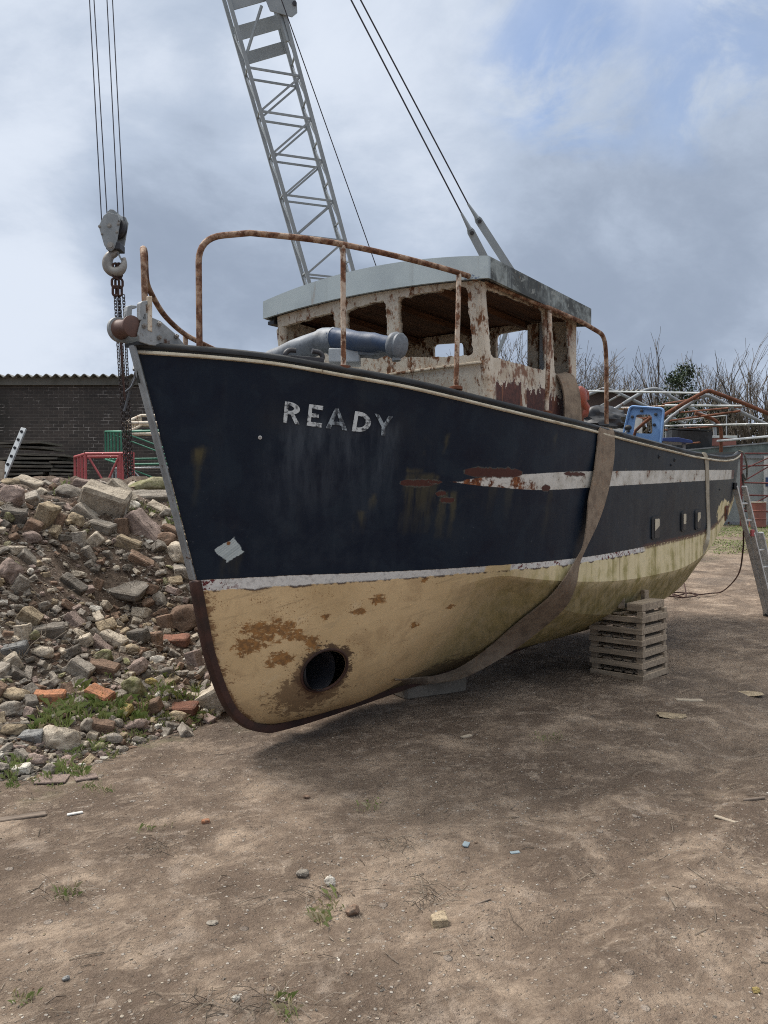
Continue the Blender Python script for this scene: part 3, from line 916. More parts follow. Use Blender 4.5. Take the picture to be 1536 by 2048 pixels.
def f_hull(g):
    o = g.obj(); x, y, z = g.sep(o)
    zw, st, zs, inn, low = (g.attr(a) for a in ('zw', 'st', 'zs', 'inner', 'low'))
    n1 = g.noise(o, 1.6, 6, .6, .2); n2 = g.noise(o, 7, 6, .62); n3 = g.noise(o, 34, 5, .65); n4 = g.noise(o, 110, 3, .6)
    streak = g.noise(g.scale(o, 9, 9, .55), 1.5, 6, .62); brush = g.noise(g.scale(o, 1.1, 1.1, 13), 3, 4, .6)
    jit = g.m('MULTIPLY', g.m('SUBTRACT', n2, .5), .05)
    fj = g.m('MULTIPLY', g.m('SUBTRACT', n3, .5), .035)
    # --- navy topsides
    navy = g.mix(g.step(n1, .36, .66), (.0028, .0086, .0215), (.0056, .0130, .0260))
    aft = g.step(g.m('ADD', x, g.m('MULTIPLY', n1, .8)), 3.3, 5.2)
    navy = g.mix(aft, navy, g.mix(g.step(streak, .35, .7), (.0100, .0155, .0235), (.019, .027, .037)))  # greyer towards the stern: grazing sky reflection put into the colour
    pat = g.noise(g.vm('ADD', o, (5, 2, 9)), 3.1, 7, .62, .5); wide = g.noise(g.scale(o, 3.2, 3.2, .7), 1.3, 7, .66)
    navy = g.mix(g.m('MULTIPLY', g.step(pat, .50, .60), .6), navy, (.0105, .0205, .0345))
    navy = g.mix(g.m('MULTIPLY', g.step(wide, .52, .68), .42), navy, (.0165, .0225, .0320))
    navy = g.mix(g.m('MULTIPLY', g.step(pat, .44, .36), .6), navy, (.0015, .0048, .0160))
    navy = g.mix(g.m('MULTIPLY', g.step(streak, .48, .78), .34), navy, (.017, .027, .041))
    navy = g.mix(g.m('MULTIPLY', g.step(brush, .55, .8), .35), navy, (.013, .018, .028))
    navy = g.mix(g.m('MULTIPLY', g.step(n2, .60, .74), .35), navy, (.022, .025, .031))
    scuff = g.m('MULTIPLY', g.step(n3, .66, .72), g.step(n1, .48, .6))
    navy = g.mix(g.m('MULTIPLY', scuff, .35), navy, (.11, .12, .13))
    # pale run-off under the name
    hz_ = g.mul(g.box(x, z, name_a[0] - .04, name_b[0] + .03, name_a[1] - .75, name_a[1] + .02, n2, .10, .05), g.step(z, name_a[1] - .75, name_a[1] - .02), g.step(streak, .32, .72))
    navy = g.mix(g.m('MULTIPLY', hz_, .48), navy, (.085, .102, .125))
    hz2 = g.m('MULTIPLY', g.box(x, z, name_a[0] - .12, name_b[0] + .12, name_a[1] - .05, name_a[1] + .30, n2, .12, .07), g.step(n1, .3, .7))
    navy = g.mix(g.m('MULTIPLY', hz2, .35), navy, (.032, .033, .035))
    gl = g.mul(g.ell(x, z, (name_a[0] + .33, name_a[1] - .55), (.5, .42), .5), g.step(n2, .4, .65))
    navy = g.mix(g.m('MULTIPLY', gl, .22), navy, (.040, .050, .064))
    for c, a, b, am in ochre:
        e_ = g.mul(.85, g.box(x, z, c[0] - a, c[0] + a, c[1] - b, c[1] + b, n2, .09, .018), g.step(streak, .34, .60), g.step(z, c[1] - b, c[1] + b * .5, .25, 1.0))
        navy = g.mix(g.m('MULTIPLY', e_, am), navy, (.105, .088, .040))
    spots = g.m('MULTIPLY', g.step(g.voro(g.scale(o, 1, 1, .5), 4.5), .09, .055), g.step(n1, .50, .6))
    navy = g.mix(g.m('MULTIPLY', spots, .5), navy, (.10, .085, .05))
    # --- white stripe
    wst = g.mix(g.step(n2, .38, .7), (.62, .60, .55), (.40, .375, .32))
    wst = g.mix(g.m('MULTIPLY', g.step(n3, .56, .72), .6), wst, (.20, .185, .155))
    fr = g.step(x, S0 + 1.15, S0 + .25)
    srm = g.step(g.m('ADD', g.m('ADD', n2, g.m('MULTIPLY', n3, .4)), g.m('MULTIPLY', fr, .17)), .80, .90)
    wst = g.mix(srm, wst, g.mix(g.step(n3, .4, .6), (.25, .085, .028), (.10, .035, .018)))
    endr = g.m('MULTIPLY', g.step(x, S1 - .34, S1 - .24), g.step(n2, .36, .5))
    wst = g.mix(endr, wst, (.085, .035, .030))
    stm = g.step(g.m('ADD', st, g.m('MULTIPLY', fj, .32)), -.002, .003)
    c = g.mix(stm, navy, wst)
    # --- red oxide where the paint has gone
    rj = g.noise(g.scale(o, 1, 1, .6), 26, 5, .7)
    for (ce, a, b) in reds:
        m1 = g.box(x, z, ce[0] - a - .008, ce[0] + a + .008, ce[1] - b - .006, ce[1] + b + .006, rj, .05, .003); m2 = g.box(x, z, ce[0] - a, ce[0] + a, ce[1] - b, ce[1] + b, rj, .05, .003)
        tp = g.step(g.m('ADD', g.m('ABSOLUTE', g.m('SUBTRACT', x, ce[0])), g.m('MULTIPLY', g.m('ABSOLUTE', g.m('SUBTRACT', z, ce[1])), a / b * .45)), a * 1.25, a * 1.15)
        m1 = g.m('MULTIPLY', m1, tp); m2 = g.m('MULTIPLY', m2, tp)
        c = g.mix(g.m('MULTIPLY', m1, .7), c, (.10, .10, .085))
        c = g.mix(m2, c, g.mix(n3, (.046, .019, .016), (.092, .033, .026)))
    wa = g.m('SUBTRACT', x, P_white[0]); wb_ = g.m('SUBTRACT', z, P_white[1]); wn = g.noise(o, 16, 5, .7)
    wd = g.m('ADD', g.m('MULTIPLY', g.m('MAXIMUM', g.m('ABSOLUTE', g.m('ADD', g.m('MULTIPLY', wa, .78), g.m('MULTIPLY', wb_, .62))), g.m('ABSOLUTE', g.m('SUBTRACT', g.m('MULTIPLY', wb_, .78), g.m('MULTIPLY', wa, .62)))), 1.0), g.m('MULTIPLY', g.m('SUBTRACT', wn, .5), .045))
    wp = g.step(wd, .058, .053)
    wpc = g.mix(g.step(g.noise(g.comb(g.m('SUBTRACT', x, z), 0, 0), 60, 2), .42, .62), (.46, .52, .52), (.33, .38, .385))
    c = g.mix(wp, c, wpc)
    c = g.mix(g.ell(x, z, (P_white[0] - .012, P_white[1] + .045), (.010, .012), .3, n4, .6), c, (.22, .10, .04))
    # --- white boot-top, broken, and the cream bottom
    thick = g.m('ADD', g.step(x, .4, 2.2, .072, .046), g.m('MULTIPLY', g.m('SUBTRACT', n2, .5), .06))
    zj = g.m('ADD', zw, g.m('MULTIPLY', fj, .35))
    below = g.step(zj, .002, -.002)
    lift = g.m('MULTIPLY', g.step(x, 6.6, 8.2), g.m('ADD', -.02, g.m('MULTIPLY', n2, .22)))
    below = g.step(g.m('SUBTRACT', zj, lift), .002, -.002)
    below = g.mx(below, g.mul(g.ell(x, z, P_stern, (.55, .19), .02, g.noise(g.scale(o, 1, 1, .5), 7, 5, .7), 1.0), g.step(zw, .36, .34)))
    cream = g.mix(g.step(n1, .35, .68), (.66, .475, .26), (.55, .385, .20))
    yel = g.step(g.m('ADD', x, g.m('MULTIPLY', n2, .7)), 2.0, 3.6)
    sblot = g.m('ADD', g.m('MULTIPLY', streak, .55), g.m('MULTIPLY', n2, .45))
    dirt = g.noise(g.vm('ADD', o, g.comb(0, 0, g.m('MULTIPLY', x, -.25))), 4.5, 8, .70, .4); dr2 = g.noise(g.scale(g.vm('ADD', o, g.comb(0, 0, g.m('MULTIPLY', x, -.30))), 1.2, 1, 9), 2.4, 6, .68)
    cream = g.mix(g.m('MULTIPLY', g.step(dirt, .50, .64), .38), cream, (.36, .235, .125))
    cream = g.mix(g.m('MULTIPLY', g.step(dr2, .55, .70), .42), cream, (.30, .215, .125))
    cream = g.mix(g.m('MULTIPLY', g.step(dirt, .42, .32), .35), cream, (.72, .57, .37))
    cream = g.mix(yel, cream, g.mix(g.step(sblot, .40, .62), (.68, .58, .36), (.52, .44, .23)))
    alg = g.mul(yel, g.step(g.m('ADD', sblot, g.m('MULTIPLY', low, .16)), .50, .66), g.step(x, 2.6, 4.4, .45, 1.0))
    cream = g.mix(g.m('MULTIPLY', alg, .62), cream, (.225, .200, .055))
    rn = g.m('MULTIPLY', yel, g.mul(g.step(g.noise(g.scale(o, 14, 14, .6), 1.6, 5, .6), .56, .7), g.step(zw, -.45, -.02)))
    cream = g.mix(g.m('MULTIPLY', rn, .6), cream, (.15, .10, .05))
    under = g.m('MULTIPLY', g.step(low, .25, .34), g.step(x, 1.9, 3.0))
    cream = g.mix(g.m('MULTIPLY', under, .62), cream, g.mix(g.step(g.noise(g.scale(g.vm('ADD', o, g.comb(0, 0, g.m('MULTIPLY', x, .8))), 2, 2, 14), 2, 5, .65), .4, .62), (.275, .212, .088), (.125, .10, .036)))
    # rust blooms at the bow
    om = 0.0
    oj = g.noise(g.scale(o, 1, 1, 1.7), 16, 8, .76, .5)
    for ce, a, b in orange: om = g.mx(om, g.ell(x, z, ce, (a * 1.3, b * 1.3), .95))
    om = g.step(g.m('ADD', g.m('MULTIPLY', om, .36), g.m('MULTIPLY', oj, .9)), .70, .76)
    cream = g.mix(g.m('MULTIPLY', om, .88), cream, g.mix(g.step(n3, .38, .62), (.31, .135, .034), (.15, .065, .020)))
    speck = g.mul(g.step(n4, .58, .64), g.step(n2, .5, .6), g.step(x, 3.0, 1.2))
    cream = g.mix(g.m('MULTIPLY', speck, .8), cream, (.20, .085, .028))
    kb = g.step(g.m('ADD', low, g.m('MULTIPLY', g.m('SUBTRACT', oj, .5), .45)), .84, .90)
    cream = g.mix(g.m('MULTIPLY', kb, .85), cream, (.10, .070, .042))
    # soot and rust round the thruster
    td = g.vm('DISTANCE', g.scale(o, 1, 0, 1), (thc.x, 0, thc.z))
    ring = g.step(g.m('ADD', td, g.m('MULTIPLY', g.m('SUBTRACT', oj, .5), .30)), .190, .172)
    cream = g.mix(g.m('MULTIPLY', ring, .9), cream, g.mix(n3, (.050, .030, .022), (.10, .055, .03)))
    dr = g.mul(g.step(g.m('ADD', g.m('MULTIPLY', g.ell(x, z, (thc.x - .07, thc.z - .15), (.30, .20), .9), .4), g.m('MULTIPLY', oj, .9)), .70, .76), .75)
    cream = g.mix(dr, cream, (.12, .065, .035))
    # stem edge rust
    sx = g.attr('stemd')
    sr = g.step(g.m('ADD', sx, g.m('MULTIPLY', g.m('SUBTRACT', oj, .5),   .36)), .045, .025)
    cream = g.mix(g.m('MULTIPLY', sr, .85), cream, g.mix(n3, (.26, .125, .05), (.11, .055, .03)))
    wb = g.m('MULTIPLY', below, g.step(g.m('ADD', zj, thick), -.003, .003))
    gapm = g.box(x, z, gap0, gap1, 0, 3, n3, .05)
    wb = g.mul(wb, g.m('SUBTRACT', 1.0, gapm), g.step(x, tip_s + .12, tip_s - .02))
    chips = g.mul(g.step(g.noise(o, 24, 5, .7), .54, .57), g.mx(g.step(x, .72, .5), g.mul(g.step(x, gap1 - .05, gap1 + .1), g.step(n1, .42, .55))))
    wcol = g.mix(chips, g.mix(g.step(n3, .45, .7), (.66, .64, .60), (.46, .44, .41)), (.13, .028, .03))
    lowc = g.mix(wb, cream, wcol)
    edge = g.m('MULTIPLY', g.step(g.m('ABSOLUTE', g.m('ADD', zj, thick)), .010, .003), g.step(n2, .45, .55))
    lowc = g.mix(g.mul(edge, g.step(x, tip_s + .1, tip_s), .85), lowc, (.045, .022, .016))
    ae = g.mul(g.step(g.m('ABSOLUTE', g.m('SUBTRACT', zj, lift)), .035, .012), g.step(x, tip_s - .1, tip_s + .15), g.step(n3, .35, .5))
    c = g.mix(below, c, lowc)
    c = g.mix(g.m('MULTIPLY', ae, .85), c, (.085, .036, .026))
    # dark strake at the top, and the inside
    c = g.mix(g.step(zs, .034, .030), c, g.mix(n3, (.012, .014, .015), (.035, .037, .036)))
    c = g.mix(inn, c, g.mix(n2, (.06, .065, .065), (.13, .13, .12)))
    rough = g.mix(below, g.mix(n2, (.34, .34, .34), (.55, .55, .55)), (.72, .72, .72))
    hole = g.m('MULTIPLY', g.step(td, TH_R - .001, TH_R + .001), g.m('LESS_THAN', y, 0.0))
    hole = g.mx(hole, g.m('GREATER_THAN', td, TH_R), g.m('GREATER_THAN', y, 0.0))
    h = g.m('ADD', g.m('ADD', g.m('MULTIPLY', n3, .5), g.m('MULTIPLY', n2, .6)), g.m('ADD', g.m('MULTIPLY', om, -.5), g.m('MULTIPLY', wb, .5)))
    return dict(color=c, rough=rough, bump=(h, .16, .012), alpha=hole, spec=g.mix(below, (.22, .22, .22), (.25, .25, .25)))


mat('hull_paint', f_hull)
hull = link('hull', me, 'hull_paint', boat, smooth=8)

# thruster tunnel: a tube from side to side, with a raised ring
mb = MB(); hole_n = V((0, -1, 0))
p0 = V((thc.x, thc.y - .03, thc.z))
mb.lathe(V((thc.x, 0, thc.z)), (0, -1, 0), [(-.34, TH_R + .004), (-thc.y - .035, TH_R + .004)], 40)
mb.f = mb.f[:-2]
tun = mb.build('thruster_tunnel', 'dark_steel', boat, 40)
ringp = []
for k in range(64):
    a = 2 * math.pi * k / 64; q = V((thc.x + math.cos(a) * (TH_R + .012), 0, thc.z + math.sin(a) * (TH_R + .012)))
    h = bvh.ray_cast(BM @ V((q.x, -3, q.z)), (BM.to_3x3() @ V((0, 1, 0))).normalized()); ringp.append(BI @ h[0] + V((0, -.004, 0)))
MB().tube(ringp, .009, 8, closed=True).build('thruster_ring', 'rust_dark', tun, 60)

# stem post and keel bar
prof_up = [(side_pt(0, v)[0], side_pt(0, v)[2]) for v in (0, .25, .5, .75, .99)]
prof_dn = [(low_pt(0, v)[0], low_pt(0, v)[2]) for v in [k / 26 for k in range(0, 27)]] + [(.998 + t, zk_(.998 + t)) for t in (.15, .3, .6, 1, 1.5, 2.2, 3, 4, 5)]


def bar(prof, half, fwd, back, name, m, bev=.008):
    mb = MB(); n = len(prof); vs = []
    for i, (s, z) in enumerate(prof):
        a = prof[max(i - 1, 0)]; b = prof[min(i + 1, n - 1)]
        t = V((b[0] - a[0], 0, b[1] - a[1])).normalized(); out = V((t.z, 0, -t.x))     # points forward / down
        for hw, dd in ((-half, -back), (half, -back), (half * .86, fwd), (-half * .86, fwd)):
            vs.append(V((s, hw, z)) + out * dd)
    fs = [(0, 1, 2, 3), tuple((n - 1) * 4 + k for k in (3, 2, 1, 0))]
    for i in range(n - 1):
        for k in range(4):
            l = (k + 1) % 4; fs.append((i * 4 + k, i * 4 + l, i * 4 + 4 + l, i * 4 + 4 + k))
    mb.add(vs, fs)
    return mb.build(name, m, boat, 35, bevel=bev)


def orient(prof):   # makes 'out' point away from the hull
    return prof
bar([(s, z) for s, z in prof_up][::-1], .030, -.020, .040, 'stem_post', 'grey_steel')
kb_ = bar(prof_dn[::-1], .036, .012, .042, 'keel_bar', 'rust_dark')

# cap rail and cream moulding along the sheer
for side in (1, -1):
    a = [L(s, side * max(bs(s) - .014, .0), zs_(s) - .004) for s in np.linspace(.0, 8.66, 90)]
    MB().tube(a, .021, 6).build('cap_rail', 'navy_plain', boat, 60)
    a = [L(s + .004, side * (bs(s) + .002), zs_(s) - .045) for s in np.linspace(.0, 8.66, 110)]
    MB().tube(a, [.0115] * 110, 6).build('sheer_moulding', 'cream_line', boat, 60)


# --- painted name, each letter laid on the plating
def f_letter(g):
    o = g.obj(); n = g.noise(g.scale(o, 1, 1, 1.6), 26, 5, .7); n2 = g.noise(g.scale(o, 8, 8, 1), 4, 4)
    r = g.rnd()
    lo = g.step(g.m('ADD', n, g.m('MULTIPLY', g.m('SUBTRACT', n2, .5), .6)), .36, .54)
    return dict(color=g.mix(lo, (.045, .052, .062), g.mix(n2, (.50, .545, .56), (.62, .65, .65))), rough=.6, bump=(n, .1, .003))


mat('name_paint', f_letter)


def f_letter2(g):
    o = g.obj(); n = g.noise(g.scale(o, 1, 1, 1.6), 30, 5, .7); n2 = g.noise(g.scale(o, 8, 8, 1), 5, 4)
    lo = g.step(g.m('ADD', n, g.m('MULTIPLY', g.m('SUBTRACT', n2, .5), .8)), .42, .62)
    return dict(color=g.mix(lo, (.045, .054, .066), (.33, .385, .42)), rough=.6)


mat('name_paint_thin', f_letter2)
W_ = .22
GLY = {   # strokes as polygons in a unit box (x right, y up)
    'R': [[(0, 0), (W_, 0), (W_, 1), (0, 1)], 'bowl', [(.36, .46), (.60, .46), (.98, 0), (.70, 0)]],
    'E': [[(0, 0), (.24, 0), (.24, 1), (0, 1)], [(.24, .80), (.95, .80), (.95, 1), (.24, 1)], [(.24, .42), (.72, .42), (.72, .60), (.24, .60)], [(.24, 0), (1, 0), (1, .20), (.24, .20)]],
    'A': [[(0, 0), (.23, 0), (.60, 1), (.42, 1)], [(.77, 0), (1, 0), (.60, 1), (.47, .90)], [(.22, .20), (.80, .20), (.76, .36), (.28, .36)]],
    'D': [[(0, 0), (.22, 0), (.22, 1), (0, 1)], 'big'],
    'Y': [[(0, 1), (.24, 1), (.62, .46), (.42, .40)], [(.76, 1), (1, 1), (.62, .40), (.48, .52)], [(.40, 0), (.62, 0), (.62, .46), (.41, .46)]],
}


def arc_band(cx, cy, ro, ri, rx):
    o = []
    for k in range(17):
        a = -math.pi / 2 + math.pi * k / 16; o.append((cx + math.cos(a) * ro * rx, cy + math.sin(a) * ro))
    for k in range(16, -1, -1):
        a = -math.pi / 2 + math.pi * k / 16; o.append((cx + math.cos(a) * ri * rx, cy + math.sin(a) * ri))
    return o


LET = [('R', (570, 802), (603, 808), (600, 849), (566, 845)), ('E', (618, 808), (648, 812), (643, 855), (613, 851)), ('A', (654, 813), (692, 819), (694, 861), (651, 856)),
       ('D', (710, 822), (743, 827), (739, 866), (703, 862)), ('Y', (749, 827), (785, 833), (784, 874), (747, 868))]
for ch, tl, tr, br, bl in LET:
    mb = MB()
    for poly in GLY[ch]:
        if poly == 'bowl': strips = [arc_band(.30, .71, .29, .125, 2.15)]; strips += [[(W_, .835), (.32, .835), (.32, 1), (W_, 1)], [(W_, .42), (.32, .42), (.32, .585), (W_, .585)]]
        elif poly == 'big': strips = [arc_band(.30, .50, .50, .29, 1.4)]; strips += [[(.22, .79), (.32, .79), (.32, 1), (.22, 1)], [(.22, 0), (.32, 0), (.32, .21), (.22, .21)]]
        else: strips = [poly]
        for st in strips:
            pts = []
            for (ux, uy) in st:
                ax = tl[0] + (tr[0] - tl[0]) * ux, tl[1] + (tr[1] - tl[1]) * ux; bx = bl[0] + (br[0] - bl[0]) * ux, bl[1] + (br[1] - bl[1]) * ux
                px, py = bx[0] + (ax[0] - bx[0]) * uy, bx[1] + (ax[1] - bx[1]) * uy
                h = hull_hit(px, py); pts.append((h[0], h[1]))
            n = len(pts)
            if n > 8:
                half = n // 2
                for i in range(half - 1):
                    ids = (i, i + 1, n - 2 - i, n - 1 - i)
                    mb.add([pts[k][0] + pts[k][1] * .0045 for k in ids], [(0, 1, 2, 3)])
            else:
                # subdivide the quad so it follows the plating
                P = [p for p, _ in pts]; N = pts[0][1]
                for i in range(4):
                    for j in range(4):
                        q = []
                        for (a, b) in ((i, j), (i + 1, j), (i + 1, j + 1), (i, j + 1)):
                            a /= 4; b /= 4
                            q.append((P[0] * (1 - a) + P[1] * a) * (1 - b) + (P[3] * (1 - a) + P[2] * a) * b + N * .0045)
                        mb.add(q, [(0, 1, 2, 3)])
    o = mb.build('letter', 'name_paint' if ch in 'RED' else 'name_paint_thin', boat)
    o['label'] = 'worn white painted letter ' + ch

# --- scuppers, small fittings and the square side ports aft
def on_hull(px, py, off=.004):
    h = hull_hit(px, py); return h[0] + h[1] * off, h[1]


def hull_panel(name, corners, m, parent, off, thick, r=.25):
    """thin plate with rounded corners lying on the hull"""
    (a, b, c, d_) = corners; P = []
    cx = sum(p[0] for p in corners) / 4; cy = sum(p[1] for p in corners) / 4
    poly = rounded([V((*p, 0)) for p in (d_, a, b, c, d_, a)], 6 * r / .25, 4)[1:-1]
    pts = []
    for q in poly:
        h = hull_hit(q.x, q.y)
        if h: pts.append(h[0] + h[1] * off)
    n = hull_hit(cx, cy)[1]
    return MB().prism([p - n * thick * .5 for p in pts], n * thick).build(name, m, parent)


for (x0, y0, x1, y1, sl) in [(1302, 1032, 1320, 1080, -6), (1361, 1022, 1372, 1064, -4), (1389, 1019, 1401, 1061, -3), (1449, 1011, 1456, 1043, -2)]:
    w_ = x1 - x0
    pw = hull_panel('side_port', [(x0, y0 - sl * .3), (x1, y0 + sl * .3), (x1, y1 + sl * .6), (x0, y1)], 'navy_plain' if x0 < 1440 else 'rust', boat, .005, .014)
    b = w_ * .22
    pane = hull_panel('pane', [(x0 + b, y0 + 5), (x1 - b, y0 + 4), (x1 - b, y1 - 5), (x0 + b, y1 - 4)], 'tarp_black', pw, .012, .008, .12)
    hh = y1 - y0
    hull_panel('blind', [(x0 + b + .6, y0 + 6), (x1 - b - .6, y0 + 5), (x1 - b - .6, y0 + hh * (.40 + .1 * (x0 % 3))), (x0 + b + .6, y0 + hh * .62)], 'cream_line' if x0 < 1440 else 'rust', pw, .017, .005, .05)
for (px, py, r) in [(1318, 913, .020), (1349, 920, .017), (1342, 930, .014), (520, 875, .012), (1439, 979, .012)]:
    p, n = on_hull(px, py)
    MB().lathe(p - n * .01, n, [(0, r), (.012, r), (.014, r * .6), (.008, r * .55)], 14).build('scupper', 'tarp_black' if px != 520 else 'alu', boat, 40)

# --- rails
railr = .0185
def rail_pt(px, py, k=.97): return plan_hit(px, py, lambda s: max(bs(s) * k - .02, .02))
P = [rail_pt(399, 694), rail_pt(397, 520), rail_pt(432, 463), rail_pt(500, 466), rail_pt(600, 476), rail_pt(686, 489), rail_pt(800, 514), rail_pt(918, 546), rail_pt(1010, 580), rail_pt(1100, 617), rail_pt(1165, 645), rail_pt(1209, 678), rail_pt(1213, 720), rail_pt(1213, 848)]
P[2].z -= .0
head = rounded([P[0], P[1] + V((0, 0, .13)), P[3]], .16, 8)
tail = rounded([P[10], V((P[11].x, P[11].y, P[10].z - .035)), P[12], P[13]], .14, 8)
railp = head[:-1] + smooth_path(P[3:11], 5)[:-1] + tail
rail = MB().tube(railp, railr, 10).build('hand_rail', 'tube_rust', boat, 60)
rail['label'] = 'rusty bent tube rail along the near bulwark'
for tx, ty, bx, by in [(686, 489, 687, 735), (918, 547, 912, 776), (1100, 618, 1093, 825)]:
    a = rail_pt(tx, ty); b = rail_pt(bx, by)
    MB().tube([a, b], railr * .93, 10).build('stanchion', 'rail_rust', boat, 60)
    MB().lathe(b, (0, 0, 1), [(-.01, .045), (.008, .045), (.012, .03)], 12).build('stanchion_foot', 'rust', boat, 50)
# far side: the rail is bent down on to the foredeck
def star(px, py, s):
    return plane_hit(px, py, (s, 0, 0), (1, 0, 0))
a0 = star(291, 655, .14); a1 = star(287, 505, .14)
sp = smooth_path([a0, a0.lerp(a1, .6), a1 + V((0, 0, -.03)), star(286, 498, .17), star(290, 507, .22), star(293, 560, .30), star(305, 592, .42), star(330, 632, .62), star(365, 665, .85), star(400, 685, 1.0), star(440, 704, 1.25)], 6)
o = MB().tube(sp, railr, 10).build('hand_rail', 'tube_rust', boat, 60); o['label'] = 'bent rail drooping over the far side of the bow'
for px, py, px2, py2, s in [(371, 668, 371, 700, .9)]:
    MB().tube([star(px, py, s), star(px2, py2, s)], .018, 8).build('stanchion', 'rail_rust', boat, 60)

# --- anchor roller on the stem head
worn('roller_brown', (.115, .062, .048), (.085, .050, .042), .6, 9, bump=.1)
roller = empty('anchor_roller'); roller.parent = boat
def F_(px, py, off): return plane_hit(px, py, (0, -off, 0), (0, 1, 0))      # on a fore-and-aft plane
def plate(name, pxs, off, th, m, par):
    return MB().prism([F_(x, y, off) for x, y in pxs], (0, th, 0)).build(name, m, par, bevel=.004)
port_poly = [(281, 684), (276, 668), (283, 640), (288, 626), (300, 626), (303, 634), (322, 642), (352, 668), (372, 692), (340, 694), (300, 690)]
plate('cheek_plate', port_poly, .075, .014, 'grey_steel', roller)
plate('cheek_plate', [(x - 38 + (x - 300) * -.1, y + 0) for x, y in port_poly], -.075, .014, 'grey_steel', roller)
rc = F_(284, 654, .075)
MB().lathe(V((rc.x - .045, -.060, rc.z)), (0, 1, 0), [(0, .04), (.006, .060), (.016, .060), (.024, .052), (.05, .047), (.085, .047), (.12, .052), (.135, .058)], 28).build('roller_drum', 'roller_brown', roller, 40)
MB().lathe(V((rc.x - .045, .075, rc.z)), (0, 1, 0), [(0, .05), (.002, .070), (.020, .072), (.024, .05)], 28).build('roller_flange', 'grey_steel', roller, 40)
for off, pxs in ((.075, [(281, 640), (281, 606), (285, 602), (301, 600), (302, 606), (292, 610), (293, 640)]), (-.06, [(254, 640), (254, 622), (256, 612), (262, 610), (274, 611), (274, 616), (265, 618), (263, 642)])):
    plate('horn', pxs, off, .04, 'grey_steel', roller)
plate('upright', [(296, 660), (296, 592), (305, 592), (305, 664)], .080, .020, 'white_rust', roller)
for px, py in ((318, 648), (318, 675), (352, 673), (288, 652)):
    p = F_(px, py, .078); MB().lathe(p, (0, -1, 0), [(0, .014), (.010, .014), (.010, .008), (.022, .008)], 6).build('bolt', 'hook_steel', roller)
MB().beam(F_(246, 683, 0) + V((.05, 0, -.01)), F_(330, 690, 0), .13, .02).build('base_plate', 'navy_plain', roller, bevel=.003)

# --- foredeck fittings: fairlead with two horns, low hatch
def D_(px, py, s): return plane_hit(px, py, (s, 0, 0), (1, 0, 0))
fl = empty('fairlead'); fl.parent = boat
def B_(px, py): return plan_hit(px, py, lambda s: max(bs(s) - .04, .02))
fa, fb = B_(572, 716), B_(646, 722)
MB().beam(fa, fb, .06, .03).build('fairlead_base', 'dark_steel', fl, bevel=.005)
MB().tube(smooth_path([B_(592, 701), B_(578, 701), B_(570, 710), B_(578, 719)], 5), .016, 8).build('horn', 'dark_steel', fl, 60)
MB().tube(smooth_path([B_(624, 702), B_(640, 706), B_(645, 716), B_(634, 724)], 5), .016, 8).build('horn', 'dark_steel', fl, 60)
MB().box(L(1.62, .10, 2.42), (.5, .62, .24)).build('fore_hatch', 'grey_steel', boat, bevel=.02)

# --- wheelhouse
wh = empty('wheelhouse'); wh.parent = boat
S_F, S_B, HWB = 2.07, 3.42, 1.02
def fs_(z): return 2.115 - (z - 2.3) * .11                              # the front leans forward
def front_uv(px, py):
    p = plane_hit(px, py, (fs_(2.3), 0, 2.3), (1, 0, .11)); return (-p.y, p.z)
def side_uv(px, py, off=1.035):
    p = plane_hit(px, py, (0, -off, 0), (0, 1, 0)); return (p.x, p.z)
def hole(pts, r, jit, seed):
    return [(q[0] + jr * 0, q[1]) for q in ragged(rounded([V((*p, 0)) for p in [pts[-1]] + pts + [pts[0]]], r, 5)[1:-1], jit, seed) for jr in (0,)]
def ragged(p, jit, seed):
    rn = random.Random(seed); out = []
    for i, a in enumerate(p):
        b = p[(i + 1) % len(p)]; n = max(1, int((b - a).length / .022)) if jit else 1
        for j in range(n):
            q = a.lerp(b, j / n); out.append((q.x + rn.gauss(0, jit), q.y + rn.gauss(0, jit)))
    return out


def camber(o): return .10 * (1 - (o / 1.13)**2)
FT = 3.145
outer = [(-1.03, 2.25), (1.03, 2.25)] + [(HWB * t, 3.20 + .5 * camber(HWB * t) - .025 * t) for t in (1, .6, .2, -.2, -.6, -1)]
fw = [hole([front_uv(*p) for p in poly], r, j, k) for k, (poly, r, j) in enumerate([
    ([(556, 657), (671, 624), (676, 707), (563, 712)], .05, .0025), ([(693, 622), (774, 600), (782, 712), (700, 712)], .05, .004), ([(797, 596), (937, 571), (950, 712), (806, 716)], .05, .004)])]
me = holed_plate('front_wall', outer, fw, .045, lambda u, v, w: L(fs_(v) - w, u, v))
link('front_wall', me, 'white_rust', wh)

def off_p(z): return 1.045 - (z - 2.3) * .03


